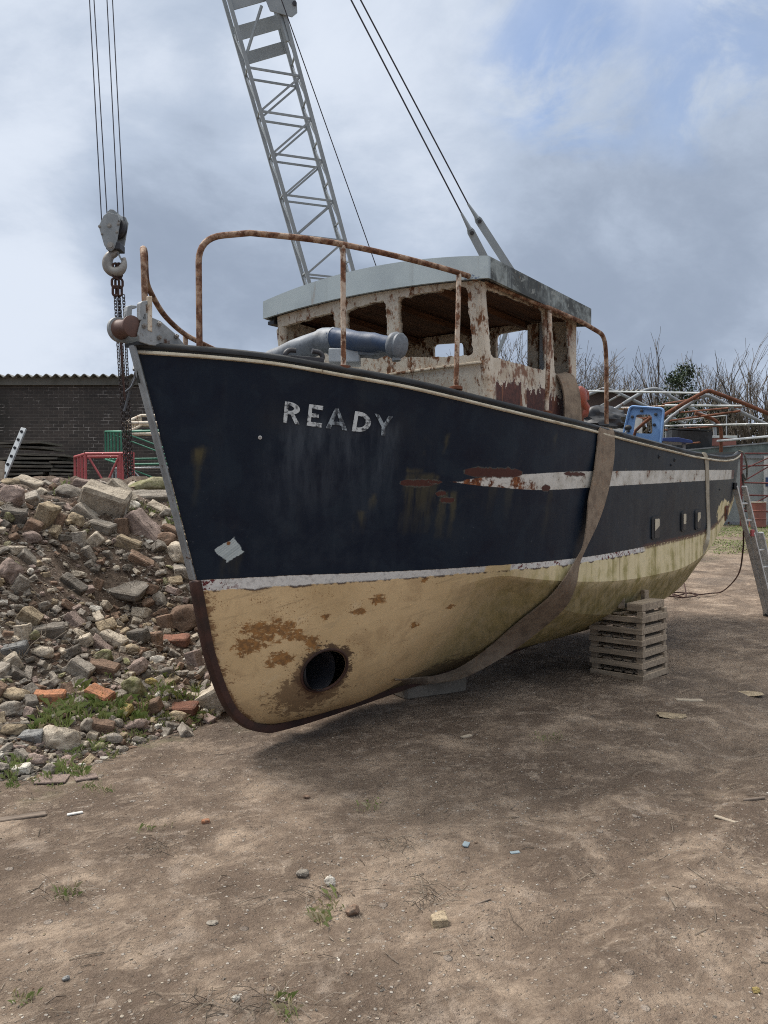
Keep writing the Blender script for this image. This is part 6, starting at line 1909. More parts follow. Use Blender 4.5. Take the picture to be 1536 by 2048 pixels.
def bare_tree(px, py_top, Y, seed, label, spread=.5, ivy=False, fork=1, dens=1.0):
    rn = random.Random(seed); p = at(px, py_top, Y); b = V((p.x, Y, gz(p.x, Y) - .1)); H_ = p.z - b.z
    e = empty('bare_tree', b, 0, label, 'tree', 'bare trees beyond the yard'); tr = MB(); cr = MB(); lv = MB()
    rmin = .008 * Y / 45
    def grow(pos, d_, ln, r, lev):
        n = 4 if lev < 2 else 3; pts = [pos]; q = pos.copy(); dd = d_.copy()
        for i in range(n):
            dd = (dd + V((rn.gauss(0, .13), rn.gauss(0, .13), rn.gauss(.04, .07)))).normalized(); q = q + dd * ln / n; pts.append(q)
        rs = [max(rmin, r * (1 - .55 * i / n)) for i in range(n + 1)]
        (tr if lev == 0 else cr).tube(pts, rs, 6 if lev == 0 else 3, caps=False)
        if ivy and lev < 2:
            for i in range(150 if lev == 0 else 40):
                a = rn.random(); c = pts[0].lerp(pts[-1], a) + V((rn.gauss(0, .30), rn.gauss(0, .30), rn.gauss(0, .2))); leaf(lv, c, rn, .10)
        if lev >= (4 if ivy or dens > 1 else 3) or ln < .35: return
        k = rn.choice((3, 4)) if lev else 6
        k = max(2, int(k * dens + .5))
        for i in range(k):
            a = .35 + .65 * (i + rn.random()) / k if lev else .30 + .70 * (i + .5) / k
            base = pts[min(n, int(a * n))].lerp(pts[min(n, int(a * n) + 1)], a * n - int(a * n)) if a < 1 else pts[-1]
            az = rn.uniform(0, 2 * math.pi); el = rn.uniform(.3, .8) * spread * 2
            x = dd.orthogonal().normalized(); y = dd.cross(x)
            nd = (dd * math.cos(el) + (x * math.cos(az) + y * math.sin(az)) * math.sin(el) + V((0, 0, .22))).normalized()
            grow(base, nd, ln * rn.uniform(.46, .66), r * .52, lev + 1)
    for f in range(fork):
        d0 = V((rn.gauss(0, .10 + .10 * (fork > 1)), rn.gauss(0, .1), 1)).normalized()
        grow(V((rn.gauss(0, .12 * (fork - 1)), rn.gauss(0, .1 * (fork - 1)), 0)), d0, H_ * .46, .0085 * H_, 0)
    top = max(v[2] for v in cr.v); sc = H_ / top
    for m_ in (tr, cr, lv): m_.v = [(v[0] * sc, v[1] * sc, v[2] * sc) for v in m_.v]
    tr.build('trunk', 'bark', e, 60, recalc=False); cr.build('crown', 'twig', e, recalc=False)
    if ivy: lv.build('ivy', 'ivy', e, recalc=False)


def leaf(mb, c, rn, s_):
    n = V((rn.gauss(0, 1), rn.gauss(0, 1), rn.gauss(.4, 1))).normalized(); x = n.orthogonal().normalized(); y = n.cross(x)
    a = rn.uniform(0, 6.28); x, y = x * math.cos(a) + y * math.sin(a), y * math.cos(a) - x * math.sin(a)
    s_ *= rn.uniform(.6, 1.3); mb.add([c - x * s_, c - y * s_ * .5, c + x * s_, c + y * s_ * .5], [(0, 1, 2, 3)])


TR = [(1035, 640, 44, 1, 'bare tree behind the wheelhouse seen through its side window', .5, True, 2), (1075, 650, 47, 2, 'thin bare tree rising behind the rear wheelhouse post', .45, False, 2), (1120, 655, 45, 3, 'broad bare tree just past the roof corner of the wheelhouse', .6, True, 3),
      (1165, 700, 43, 4, 'ivy clad bare tree between the wheelhouse and the rail end', .65, True, 3), (1205, 740, 46, 5, 'low bushy bare tree right behind the rail end', .7, False, 3, 1.01), (1268, 668, 44, 6, 'lone slender bare tree standing clear against the sky', .42, False, 1),
      (1340, 700, 48, 7, 'fine twigged bare tree behind the evergreen bush', .45, False, 2), (1402, 690, 46, 8, 'tall bare tree rising just behind the rusty tent arch', .5, False, 2), (1440, 735, 47, 9, 'small bare tree beyond the rusty tent arch', .55, False, 2),
      (1505, 690, 42, 10, 'bare tree at the edge of the photo with straight rising shoots', .35, False, 4), (1535, 668, 41, 11, 'tallest bare tree at the right edge of the photo', .4, False, 4), (1195, 700, 50, 13, 'thin twiggy bare tree straight above the black tarpaulin heap', .55, False, 3, 1.01), (1238, 722, 49, 14, 'low bare tree just left of the lone slender one', .6, False, 3, 1.01), (1308, 728, 50, 15, 'low bare tree between the lone slender one and the evergreen bush', .6, False, 3, 1.01),
      (1380, 715, 50, 16, 'bare tree whose shoots stand just right of the evergreen bush', .5, False, 3, 1.01), (1472, 722, 49, 17, 'low spreading bare tree left of the straight shooted one', .6, False, 3, 1.01), (960, 690, 46, 12, 'bare tree hidden behind the wheelhouse with only twig tips showing', .5, False, 1)]
for t_ in TR: bare_tree(*t_)

# evergreen bush
rn = random.Random(4); p = at(1362, 735, 40); b = V((p.x, 40, gz(p.x, 40)))
e = empty('evergreen_bush', b, 0, 'dark evergreen holly bush standing among the bare trees', 'bush'); H_ = p.z - b.z
mb = MB(); mb.tube([V((0, 0, 0)), V((.05, 0, H_ * .9))], [.14, .03], 6); mb.build('trunk', 'bark', e)
mb = MB()
for c in range(75):
    zz = rn.uniform(.25, 1.0) ** .8 * H_; rad = 1.35 * (1 - .72 * (zz / H_)) + .15; a = rn.uniform(0, 6.28); rr = rad * math.sqrt(rn.random()); cc = V((rr * math.cos(a), rr * math.sin(a), zz))
    for k in range(46): leaf(mb, cc + V((rn.gauss(0, .20), rn.gauss(0, .20), rn.gauss(0, .17))), rn, .085)
mb.build('crown', 'ivy', e, recalc=False)

# scrub bank: dense dead stems, brambles, some green
rn = random.Random(9); mb = MB(); mg = MB()
for k in range(15000):
    x = rn.uniform(8, 40); y = rn.uniform(42, 50); px_ = 768 + F * x / y
    if px_ < 1130 or px_ > 1640: continue
    g0 = gz(x, y); hmax = (at(px_, 842 if px_ > 1290 else 835, y).z - g0) * (.75 + .5 * float(vnoise(px_ * .028, 0.0, 3)))
    h_ = hmax * rn.uniform(.35, 1.0); a = V((x, y, g0 + rn.uniform(0, .55) * h_)); d_ = V((rn.gauss(0, .45), rn.gauss(0, .4), 1)).normalized()
    b_ = a + d_ * (h_ * rn.uniform(.3, .7)); s_ = V((.02, 0, 0)) + V((rn.gauss(0, .008), .01, 0))
    m_ = a.lerp(b_, .5) + V((rn.gauss(0, .25), rn.gauss(0, .25), 0))
    mb.add([a - s_, a + s_, m_ + s_, b_, m_ - s_], [(0, 1, 2, 3, 4)])
o = mb.build('scrub', 'twig', recalc=False); tag(o, 'dead brown brambles and stems on the bank', 'scrub', kind='stuff')
for k in range(30000):
    x = rn.uniform(8, 40); y = rn.uniform(43, 51); px_ = 768 + F * x / y
    if px_ < 1130 or px_ > 1640: continue
    g0 = gz(x, y); hmax = (at(px_, 838 if px_ > 1290 else 830, y).z - g0) * (.75 + .5 * float(vnoise(px_ * .028, 0.0, 3)))
    leaf(mg, V((x, y, g0 + hmax * rn.random() ** .8)), rn, .16)
o = mg.build('undergrowth', 'scrub_mat', recalc=False); tag(o, 'olive brown undergrowth filling the bank', 'undergrowth', kind='stuff')
# ================================================================== RUBBLE HEAP
def rock_mesh(name, seed, cuts=3, rough=.28, facets=7):
    rn = random.Random(seed); bm = bmesh.new(); bmesh.ops.create_icosphere(bm, subdivisions=cuts, radius=.5)
    planes = []
    for k in range(facets): planes.append((V((rn.gauss(0, 1), rn.gauss(0, 1), rn.gauss(0, 1))).normalized(), rn.uniform(.30, .42)))
    sd = V((seed * 7.3, seed * 2.9, seed * 4.1))
    for v in bm.verts:
        for n, d_ in planes:
            t = v.co.dot(n) - d_
            if t > 0: v.co -= n * t * .95
        q = v.co * 3 + sd
        v.co += v.co.normalized() * (mn.fractal(q, 1, 2, 4) * .07 * rough / .28)
    ext = [max(abs(v.co[i]) for v in bm.verts) * 2 for i in range(3)]
    for v in bm.verts: v.co = V([v.co[i] / ext[i] for i in range(3)])
    me = bpy.data.meshes.new(name); bm.to_mesh(me); bm.free(); me.polygons.foreach_set('use_smooth', [True] * len(me.polygons)); me.set_sharp_from_angle(angle=R(32))
    return me


def unit_box(name, seed, amp=.02):
    bm = bmesh.new(); bm.from_mesh(rough_box(name, 1, .62, .42, seed, amp, None, 6, .05))
    ext = [max(abs(v.co[i]) for v in bm.verts) * 2 for i in range(3)]
    for v in bm.verts: v.co = V([v.co[i] / ext[i] for i in range(3)])
    me = bpy.data.meshes.new(name); bm.to_mesh(me); bm.free(); me.polygons.foreach_set('use_smooth', [True] * len(me.polygons)); me.set_sharp_from_angle(angle=R(30))
    return me


ROCKS = [rock_mesh('rock', 20 + k, 4, .3, 6 + k % 4) for k in range(6)]
BOXES = [unit_box('block', 40 + k, .034 + .016 * (k % 3)) for k in range(7)]
_mc = {}


def variant(me, m):
    key = (me.name, m)
    if key not in _mc:
        c = me.copy(); c.materials.clear(); c.materials.append(M['stone_' + m]); _mc[key] = c
    return _mc[key]


def heap_normal(x, y):
    e = .12; return V((-(hz(x + e, y) - hz(x - e, y)) / (2 * e), -(hz(x, y + e) - hz(x, y - e)) / (2 * e), 1)).normalized()


# (photo x, y, width px, height px, kind, colour, turn in the picture, name, label)
BIG = [
    (205, 1003, 82, 60, 'b', 'pale', 18, 'concrete_block', 'largest pale concrete block near the crest of the rubble heap'),
    (297, 971, 80, 34, 'r', 'moss', -8, 'stone_slab', 'mossy stone slab on the crest just beside the stem'),
    (302, 993, 70, 18, 'b', 'grey', -2, 'stone_slab', 'long flat grey slab just under the mossy slab at the crest'),
    (241, 985, 58, 26, 'b', 'pale', 45, 'concrete_beam', 'pale broken concrete beam tilted between two big blocks at the crest'),
    (85, 1039, 66, 30, 'b', 'tan', -62, 'concrete_block', 'upright yellowish concrete lump on the left of the heap with a stepped foot'),
    (114, 1042, 36, 20, 'b', 'brown', -66, 'brick', 'brown brick standing on end beside the yellowish concrete lump'),
    (170, 1027, 48, 20, 'b', 'grey', 40, 'brick', 'grey brick sloping down under the largest pale block'),
    (203, 1053, 48, 20, 'b', 'grey', 14, 'brick', 'flat grey brick lying below the largest pale block'),
    (243, 1058, 42, 22, 'b', 'brown', 84, 'brick', 'greyish brown brick on end above the pale paver'),
    (237, 1035, 46, 20, 'r', 'white', -70, 'stone', 'whitish mortar lump below the tilted concrete beam'),
    (265, 1011, 28, 20, 'r', 'white', 10, 'stone', 'small whitish stone beside the tilted beam at the crest'),
    (285, 1055, 74, 32, 'b', 'pink', 48, 'concrete_beam', 'long pinkish grey slab with an orange smear sliding towards the stem'),
    (157, 1079, 32, 22, 'b', 'grey', 82, 'paver', 'small square grey paver standing in the soil'),
    (185, 1083, 36, 22, 'b', 'pale', -42, 'brick', 'pale brick leaning beside the small square paver'),
    (255, 1087, 44, 22, 'b', 'tan', 22, 'paver', 'buff paver lying flat above the soil hollow'),
    (357, 1107, 54, 48, 'r', 'pale', 5, 'stone', 'rounded pale stone close behind the stem'),
    (331, 1080, 36, 32, 'r', 'brown', 0, 'stone', 'brownish round stone above the rounded pale one'),
    (343, 1062, 40, 16, 'b', 'brown', 24, 'brick', 'brown brick lying high by the stem'),
    (17, 1146, 44, 56, 'r', 'pink', 10, 'boulder', 'big pinkish boulder cut by the left edge of the photo'),
    (38, 1169, 38, 26, 'b', 'grey', -55, 'paver', 'grey paver standing tilted beside the big pinkish boulder'),
    (143, 1169, 50, 20, 'b', 'dark', 38, 'stone_slab', 'dark slab sloping into the soil hollow'),
    (150, 1148, 40, 12, 'r', 'pale', 6, 'stone', 'pale thin stone at the upper lip of the soil hollow'),
    (240, 1178, 96, 16, 'b', 'dark', 6, 'stone_slab', 'thin soil covered slab overhanging the dark hollow'),
    (280, 1120, 50, 16, 'b', 'brown', 30, 'plank_end', 'brown plank like slab lying in the soil above the hollow'),
    (56, 1236, 40, 32, 'b', 'tan', 35, 'brick', 'buff broken brick in the middle of the left part of the heap'),
    (97, 1263, 56, 26, 'b', 'dark', -6, 'stone_slab', 'jagged flat dark slab left of centre on the heap'),
    (44, 1266, 34, 28, 'b', 'pale', 80, 'brick', 'pale broken brick beside the jagged dark slab'),
    (372, 1240, 66, 62, 'r', 'brown', -10, 'boulder', 'big brown boulder low down behind the stem'),
    (331, 1246, 32, 26, 'b', 'brown', 76, 'brick', 'brown brick standing beside the big brown boulder'),
    (350, 1282, 52, 18, 'b', 'red', -4, 'brick', 'long dark red brick under the big brown boulder'),
    (309, 1283, 38, 24, 'b', 'brown', 84, 'brick', 'brown brick standing on end left of the long dark red one'),
    (276, 1272, 38, 24, 'b', 'dark', -8, 'brick', 'dark grey brick beside the upright brown one'),
    (226, 1278, 52, 18, 'b', 'pale', 22, 'roof_tile', 'pale stepped roof tile fragment in the middle of the heap'),
    (200, 1290, 44, 14, 'b', 'pink', 40, 'brick', 'pink brick sliver below the pale roof tile fragment'),
    (167, 1282, 30, 20, 'b', 'pale', -20, 'stone', 'pale broken chunk left of the roof tile fragment'),
    (29, 1299, 44, 22, 'b', 'slate', -12, 'slate', 'bluish grey slate lying on the left of the heap'),
    (19, 1328, 36, 28, 'b', 'pale', -30, 'stone', 'pale bent fragment below the bluish slate'),
    (80, 1303, 54, 22, 'r', 'pale', 4, 'stone', 'heaped pale mortar lump right of the bluish slate'),
    (208, 1338, 52, 26, 'b', 'brown', 12, 'brick', 'brown half brick low in the middle of the heap'),
    (159, 1338, 46, 30, 'b', 'grey', 32, 'stone_slab', 'grey slab tilted beside the brown half brick'),
    (205, 1315, 34, 30, 'r', 'moss', -20, 'stone', 'mossy pointed stone above the brown half brick'),
    (388, 1320, 36, 24, 'b', 'pink', 70, 'brick', 'pink brick standing close to the foot of the stem'),
    (198, 1394, 52, 32, 'b', 'orange', 16, 'brick', 'brightest orange brick in the grass at the foot of the heap'),
    (96, 1399, 56, 30, 'b', 'orange', 2, 'brick', 'orange brick with a grey end left of the grass'),
    (26, 1387, 54, 28, 'r', 'tan', 4, 'stone', 'beige block at the left edge above the big grey one'),
    (20, 1420, 50, 34, 'r', 'grey', -8, 'stone', 'big grey stone at the left edge under the beige block'),
    (263, 1378, 42, 46, 'r', 'moss', -20, 'stone', 'mossy green standing stone beside the little yellow one'),
    (302, 1365, 26, 16, 'r', 'yellow', 0, 'stone', 'little yellow lichen covered stone in the lower heap'),
    (424, 1402, 62, 46, 'b', 'pale', -32, 'concrete_block', 'pale grooved concrete block tucked against the forefoot of the boat'),
    (297, 1416, 46, 24, 'b', 'brown', -22, 'brick', 'brown brick lying in the grass right of the bright orange one'),
    (362, 1418, 60, 16, 'b', 'red', -4, 'brick', 'dark red brick slivers near the grooved concrete block'),
    (356, 1433, 36, 20, 'r', 'tan', 6, 'stone', 'beige stone in front of the dark red slivers'),
    (236, 1420, 52, 14, 'b', 'yellow', -2, 'stone_slab', 'pale yellow flat slab in the grass'),
    (202, 1455, 44, 26, 'b', 'brown', 14, 'brick', 'brown brick behind the big limestone boulder'),
    (116, 1478, 86, 58, 'r', 'pale', -6, 'boulder', 'big pale limestone boulder in front of the heap'),
    (268, 1451, 46, 22, 'r', 'pink', -6, 'stone', 'pinkish knobbly stone at the front of the grass'),
    (68, 1518, 42, 28, 'r', 'pink', 8, 'stone', 'pinkish lumpy stone in front of the limestone boulder'),
    (38, 1540, 38, 16, 'b', 'white', -8, 'plaster', 'white broken plaster piece at the front left corner of the heap'),
    (62, 1474, 52, 20, 'b', 'slate', -10, 'slate', 'dark slate piece tucked under the limestone boulder'),
    (226, 1478, 32, 20, 'r', 'grey', 10, 'stone', 'grey stone at the front between limestone boulder and pinkish knobbly stone'),
    (24, 1460, 52, 24, 'r', 'tan', -8, 'stone', 'tan flat stone left of the limestone boulder'),
    (172, 1452, 24, 34, 'r', 'grey', 0, 'stone', 'narrow grey stone standing behind the limestone boulder'),
    (157, 1408, 30, 40, 'r', 'grey', 10, 'stone', 'grey cone shaped stone between the two orange bricks'),
    (100, 1540, 26, 26, 'r', 'grey', 0, 'stone', 'grey stone supporting the limestone boulder from the front'),
    (20, 990, 46, 40, 'r', 'pink', 0, 'boulder', 'pinkish boulder at the left end of the crest'),
    (56, 966, 56, 18, 'b', 'pale', 16, 'stone_slab', 'pale slab lying on the crest below the board stack'),
    (140, 985, 62, 30, 'r', 'grey', 8, 'stone', 'broad grey stone on the crest left of the largest pale block'),
    (172, 968, 46, 18, 'b', 'pink', 8, 'brick', 'pinkish brick on the crest in front of the red frame'),
    (27, 1032, 46, 32, 'b', 'dark', 6, 'stone_slab', 'dark slab on the left of the heap above the mossy lump'),
    (13, 1034, 26, 22, 'r', 'moss', 0, 'stone', 'mossy lump at the left edge below the dark slab'),
    (61, 1058, 36, 28, 'b', 'brown', -60, 'brick', 'brown brick leaning against the yellowish concrete lump'),
    (60, 1076, 36, 26, 'r', 'pink', 0, 'stone', 'pinkish round stone below the yellowish concrete lump'),
    (150, 1040, 32, 30, 'r', 'tan', 0, 'stone', 'buff stone with broken face left of the flat grey brick'),
    (330, 1028, 30, 20, 'r', 'grey', -20, 'stone', 'grey stone beside the grass by the stem'),
    (322, 1018, 52, 8, 'b', 'pale', 28, 'batten', 'thin pale wooden batten lying near the crest beside the stem'),
    (330, 1345, 36, 18, 'b', 'dark', -12, 'brick', 'dark brick chip near the white rubble under the stem'),
    (312, 1320, 30, 16, 'r', 'white', 0, 'stone', 'bright white plaster heap near the foot of the stem'),
    (262, 1300, 30, 22, 'r', 'tan', 0, 'stone', 'buff chip right of the pale roof tile fragment'),
]
taken = []
for k, (px, py, wpx, hpx, kind, colr, turn, nm, lb) in enumerate(BIG):
    p = ground_hit(px, py + hpx * .30, True); mpp = p.y / F
    w_, h_ = wpx * mpp * 1.14, hpx * mpp * 1.20
    me = (ROCKS[k % 6] if kind == 'r' else BOXES[k % 7]); me = variant(me, colr)
    o = bpy.data.objects.new(nm, me); col.objects.link(o)
    dpt = max(.55 * w_, h_ * .8) if kind == 'r' else max(.5 * w_, h_ * .85) if wpx < 60 else .6 * w_
    if kind == 'b' and hpx < 20 and wpx > 30: dpt = .5 * w_
    o.scale = (w_, dpt, h_)
    rj = random.Random(k)
    o.rotation_euler = (R(rj.uniform(8, 26)), R(turn), R(rj.uniform(-22, 22)))
    o.location = p + V((0, dpt * .18, h_ * .20))
    tag(o, lb, 'stone' if kind == 'r' else {'brick': 'brick', 'batten': 'batten', 'slate': 'slate', 'plaster': 'plaster', 'paver': 'paver', 'roof_tile': 'tile'}.get(nm, 'slab'), 'pieces of the rubble heap')
    taken.append((px, py, max(wpx, hpx) * .5))

# middling pieces, each its own object
rn = random.Random(77); placed = list(taken); n = 0; tries = 0
KIN = {'brick': ('grey', 'brown', 'grey', 'pale', 'tan', 'pink', 'dark', 'brown', 'pale', 'grey'), 'stone': ('grey', 'pale', 'dark', 'tan', 'pink', 'grey', 'moss', 'white')}
LBL = {('brick', 'grey'): 'small grey brick end lying loose in the rubble heap', ('brick', 'brown'): 'small brown brick end lying loose in the rubble heap', ('brick', 'pale'): 'small pale brick end lying loose in the rubble heap', ('brick', 'orange'): 'small orange brick end lying loose in the rubble heap',
       ('brick', 'pink'): 'small pink brick end lying loose in the rubble heap', ('brick', 'dark'): 'small dark brick end lying loose in the rubble heap', ('brick', 'tan'): 'small buff brick end lying loose in the rubble heap',
       ('stone', 'grey'): 'small grey stone lying loose in the rubble heap', ('stone', 'pale'): 'small pale stone lying loose in the rubble heap', ('stone', 'dark'): 'small dark stone lying loose in the rubble heap', ('stone', 'tan'): 'small buff stone lying loose in the rubble heap',
       ('stone', 'pink'): 'small pinkish stone lying loose in the rubble heap', ('stone', 'moss'): 'small mossy stone lying loose in the rubble heap', ('stone', 'white'): 'small white plaster lump lying loose in the rubble heap'}
def xr(y):   # right limit of the heap in the picture
    return float(np.interp(y, [955, 1170, 1300, 1420, 1450, 1500, 1560], [340, 402, 422, 440, 400, 250, 90]))
while n < 470 and tries < 6000:
    tries += 1
    py = 962 + 575 * rn.random() ** .9; px = rn.uniform(-25, xr(py) + 12)
    soil = max(math.exp(-(((px - 160) / 150)**2 + ((py - 1152) / 58)**2)), .8 * math.exp(-(((px - 330) / 60)**2 + ((py - 1165) / 45)**2)))
    if rn.random() < soil * .86: continue
    sz_ = rn.choice((13, 16, 18, 20, 24, 28, 34, 38)) * (.86 if py < 1330 else 1.0)
    if any((px - a)**2 + (py - b)**2 < (c * .66 + sz_ * .36)**2 for a, b, c in placed): continue
    p = ground_hit(px, py + sz_ * .15, True)
    kd = rn.choice(('brick', 'brick', 'stone')); colr = rn.choice(KIN[kd])
    me = variant(rn.choice(BOXES if kd == 'brick' else ROCKS), colr)
    o = bpy.data.objects.new(kd, me); col.objects.link(o); w_ = sz_ * p.y / F
    o.scale = (w_ * 1.25, w_ * rn.uniform(.7, 1.0), w_ * rn.uniform(.5, .85)); o.rotation_euler = (rn.gauss(.2, .35), rn.gauss(0, .45), rn.uniform(0, 6.28))
    o.location = p + V((0, w_ * .15, w_ * .10)); tag(o, LBL[(kd, colr)], kd, 'small %s %s pieces of the heap' % (colr, kd))
    placed.append((px, py, sz_ * .5)); n += 1

# crumbs: everything smaller, as stuff
def crumbs(name, N, pick, sizes, cols, label, seed, sink=.25):
    """many little faceted chips in one mesh per colour"""
    rn = random.Random(seed); base = []
    for s_ in range(5):
        bm = bmesh.new(); bmesh.ops.create_icosphere(bm, subdivisions=1, radius=.5); q = random.Random(s_)
        for v in bm.verts: v.co *= q.uniform(.65, 1.15)
        base.append(([v.co.copy() for v in bm.verts], [tuple(v.index for v in f.verts) for f in bm.faces])); bm.free()
    mbs = {c: MB() for c in cols}; k = 0
    for _ in range(N):
        p = pick(rn)
        if p is None: continue
        s_ = rn.choice(sizes) * rn.uniform(.7, 1.3); vs, fs = rn.choice(base)
        m3 = Matrix.Rotation(rn.uniform(0, 6.28), 3, 'Z') @ Matrix.Rotation(rn.gauss(0, .4), 3, 'X') @ Matrix.Diagonal((s_ * rn.uniform(1, 1.5), s_ * rn.uniform(.7, 1), s_ * rn.uniform(.35, .75)))
        mbs[rn.choice(cols)].add([m3 @ v + p + V((0, 0, s_ * (.25 - sink))) for v in vs], fs)
    me_all = MB(); idx = []; mats = []
    for i, (c, mb) in enumerate(mbs.items()):
        me_all.add(mb.v, mb.f); idx += [i] * len(mb.f); mats.append(M['stone_' + c])
    me = me_all.mesh(name)
    for m_ in mats: me.materials.append(m_)
    me.polygons.foreach_set('material_index', idx)
    o = bpy.data.objects.new(name, me); col.objects.link(o)
    return tag(o, label, name, kind='stuff')


def pick_heap(rn):
    py = rn.uniform(958, 1560); px = rn.uniform(-30, xr(py) + 18)
    soil = max(math.exp(-(((px - 160) / 150)**2 + ((py - 1152) / 58)**2)), .8 * math.exp(-(((px - 330) / 60)**2 + ((py - 1165) / 45)**2)))
    if rn.random() < soil * .75: return None
    return ground_hit(px, py, True)


crumbs('rubble', 3600, pick_heap, (.018, .025, .03, .04, .055), ['grey', 'pale', 'dark', 'brown', 'pink', 'tan', 'grey', 'white', 'grey', 'dark'], 'broken crumbs and chips filling the rubble heap', 5)


def pick_beyond(rn):
    X, Y = rn.uniform(-7.5, .6), rn.uniform(3.6, 10.5); z = float(hz(X, Y))
    if z < gz(X, Y) + .03 or abs(X / Y + .27) < .235: return None
    return V((X, Y, z))


crumbs('rubble', 2600, pick_beyond, (.03, .05, .08, .12, .18), ['grey', 'pale', 'dark', 'brown', 'pink', 'tan', 'grey', 'dark'], 'broken pieces on the parts of the heap beyond the bow and the photo edge', 15)


def pick_yard(rn):
    Y = 1.9 + 10.0 * rn.random() ** 1.7; X = rn.uniform(-.62, .62) * Y
    if mn.noise(V((X * .9, Y * .9, 7.7))) * .4 + rn.gauss(0, .12) < -.04: return None
    return V((X, Y, gz(X, Y)))


crumbs('gravel', 10500, pick_yard, (.005, .006, .008, .010, .013), ['grey', 'pale', 'tan', 'white', 'brown', 'tan', 'dark', 'brown', 'pale'], 'pebbles and chips trodden into the yard', 6, .18)

# ------------------------------------------------------------------ grass, weeds, dead stalks
def f_blade(a, b):
    def fn(g):
        n = g.noise(g.pos(), 9, 3); return dict(color=g.mix(g.step(n, .35, .65), a, b), rough=.6, spec=.3)
    return fn
mat('grass_green', f_blade((.165, .225, .060), (.285, .325, .125)))
mat('grass_dry', f_blade((.36, .31, .18), (.50, .44, .28)))
mat('straw', f_blade((.20, .165, .125), (.10, .078, .06)))


def blade(mb, p, rn, h_, w_, lean):
    a = rn.uniform(0, 6.28); d_ = V((math.cos(a), math.sin(a), 0)); s_ = V((-d_.y, d_.x, 0)) * w_
    q = p + d_ * h_ * lean * .35 + V((0, 0, h_ * .6)); t = p + d_ * h_ * lean + V((0, 0, h_ * (1 - lean * .45)))
    mb.add([p - s_, p + s_, q + s_ * .7, t, q - s_ * .7], [(0, 1, 2, 3, 4)])


rn = random.Random(21); gg = MB(); gd = MB()
TUFTS = [(190, 1420, 110, 26, 1500, .15), (120, 1438, 60, 22, 520, .14), (330, 1395, 70, 26, 620, .11), (300, 1440, 110, 18, 760, .08), (395, 1432, 60, 14, 420, .06), (265, 1475, 70, 16, 420, .06), (180, 1500, 60, 16, 420, .08), (110, 1545, 40, 14, 320, .11), (25, 1540, 45, 26, 420, .09), (15, 1575, 45, 14, 200, .05),
         (120, 1565, 90, 12, 160, .04), (285, 1025, 26, 16, 240, .10), (345, 1020, 18, 26, 260, .12), (350, 1050, 14, 18, 160, .10), (120, 978, 22, 10, 40, .16), (325, 1340, 40, 12, 120, .06), (250, 1355, 70, 14, 160, .06)]
for (px, py, rx_, ry_, N, h_) in TUFTS:
    cl = [(px + rn.gauss(0, rx_ * .5), py + rn.gauss(0, ry_ * .5)) for _ in range(max(3, N // 45))]
    for k in range(int(N * .42)):
        c = rn.choice(cl); p = ground_hit(c[0] + rn.gauss(0, 7), c[1] + rn.gauss(0, 3.5), True)
        blade(gg if rn.random() < .82 else gd, p - V((0, 0, .005)), rn, h_ * .72 * rn.uniform(.35, 1.2), .0014 + .0010 * rn.random(), rn.uniform(.1, .9))
for (px, py, N, h_) in [(738, 1614, 40, .035), (655, 1815, 16, .045), (660, 1790, 5, .07), (575, 2030, 20, .06), (560, 2000, 8, .07), (52, 2000, 30, .035), (1085, 1475, 90, .02), (1110, 1476, 60, .02), (130, 1790, 40, .05), (300, 1660, 20, .04), (200, 1580, 40, .04), (640, 1840, 40, .06)]:
    for k in range(N):
        p = ground_hit(px + rn.gauss(0, 14), py + rn.gauss(0, 6)); blade(gg if rn.random() < .40 else gd, p - V((0, 0, .004)), rn, h_ * rn.uniform(.4, 1.2), .0012, rn.uniform(.2, 1.0))
# far green strip
for k in range(5000):
    Y = rn.uniform(19, 31); px = rn.uniform(1400, 1560); X = (px - 768) / F * Y; p = V((X, Y, gz(X, Y)))
    if mn.noise(V((X * .8, Y * .8, 5))) < -.15: continue
    blade(gg, p, rn, rn.uniform(.015, .05), .010, rn.uniform(.3, 1.0))
o = gg.build('grass', 'grass_green', recalc=False); tag(o, 'green grass growing at the foot of the rubble', 'grass', kind='stuff')
o = gd.build('dry_grass', 'grass_dry', recalc=False); tag(o, 'dry yellow grass blades among the green', 'grass', kind='stuff')
# dead stalks and straw scattered on the yard
mb = MB()
for k in range(1000):
    p = pick_yard(rn)
    if p is None: continue
    a = rn.uniform(0, 6.28); l_ = rn.choice((.03, .05, .07, .11)) * rn.uniform(.6, 1.4); d_ = V((math.cos(a), math.sin(a), rn.gauss(0, .08))) * l_
    q = p + d_ * .5 + V((rn.gauss(0, .008), rn.gauss(0, .008), .006)); r_ = p + d_; r_.z = gz(r_.x, r_.y) + .004
    mb.tube([p + V((0, 0, .003)), q, r_], rn.choice((.0011, .0015, .0022)), 3, caps=False)
for (px, py, N) in [(850, 1800, 24), (870, 1790, 14), (120, 1790, 20), (640, 1790, 22), (310, 1700, 26), (800, 1690, 30), (560, 2015, 30), (440, 2010, 22)]:
    for k in range(N):
        p = ground_hit(px + rn.gauss(0, 26), py + rn.gauss(0, 9)); a = rn.uniform(0, 6.28); l_ = rn.uniform(.04, .14); d_ = V((math.cos(a), math.sin(a), rn.uniform(0, .5))) * l_
        mb.tube([p, p + d_ * .5 + V((0, 0, .02)), p + d_], .0013, 3, caps=False)
for k in range(900):
    py = rn.uniform(1010, 1330); px = rn.uniform(-20, xr(py)); p = ground_hit(px, py, True)
    a = rn.uniform(0, 6.28); d_ = V((math.cos(a), math.sin(a) * .6, rn.gauss(-.1, .5))) * rn.uniform(.05, .22)
    mb.tube([p, p + d_ * .5 + V((0, -.02, .03)), p + d_], .0022, 3, caps=False)
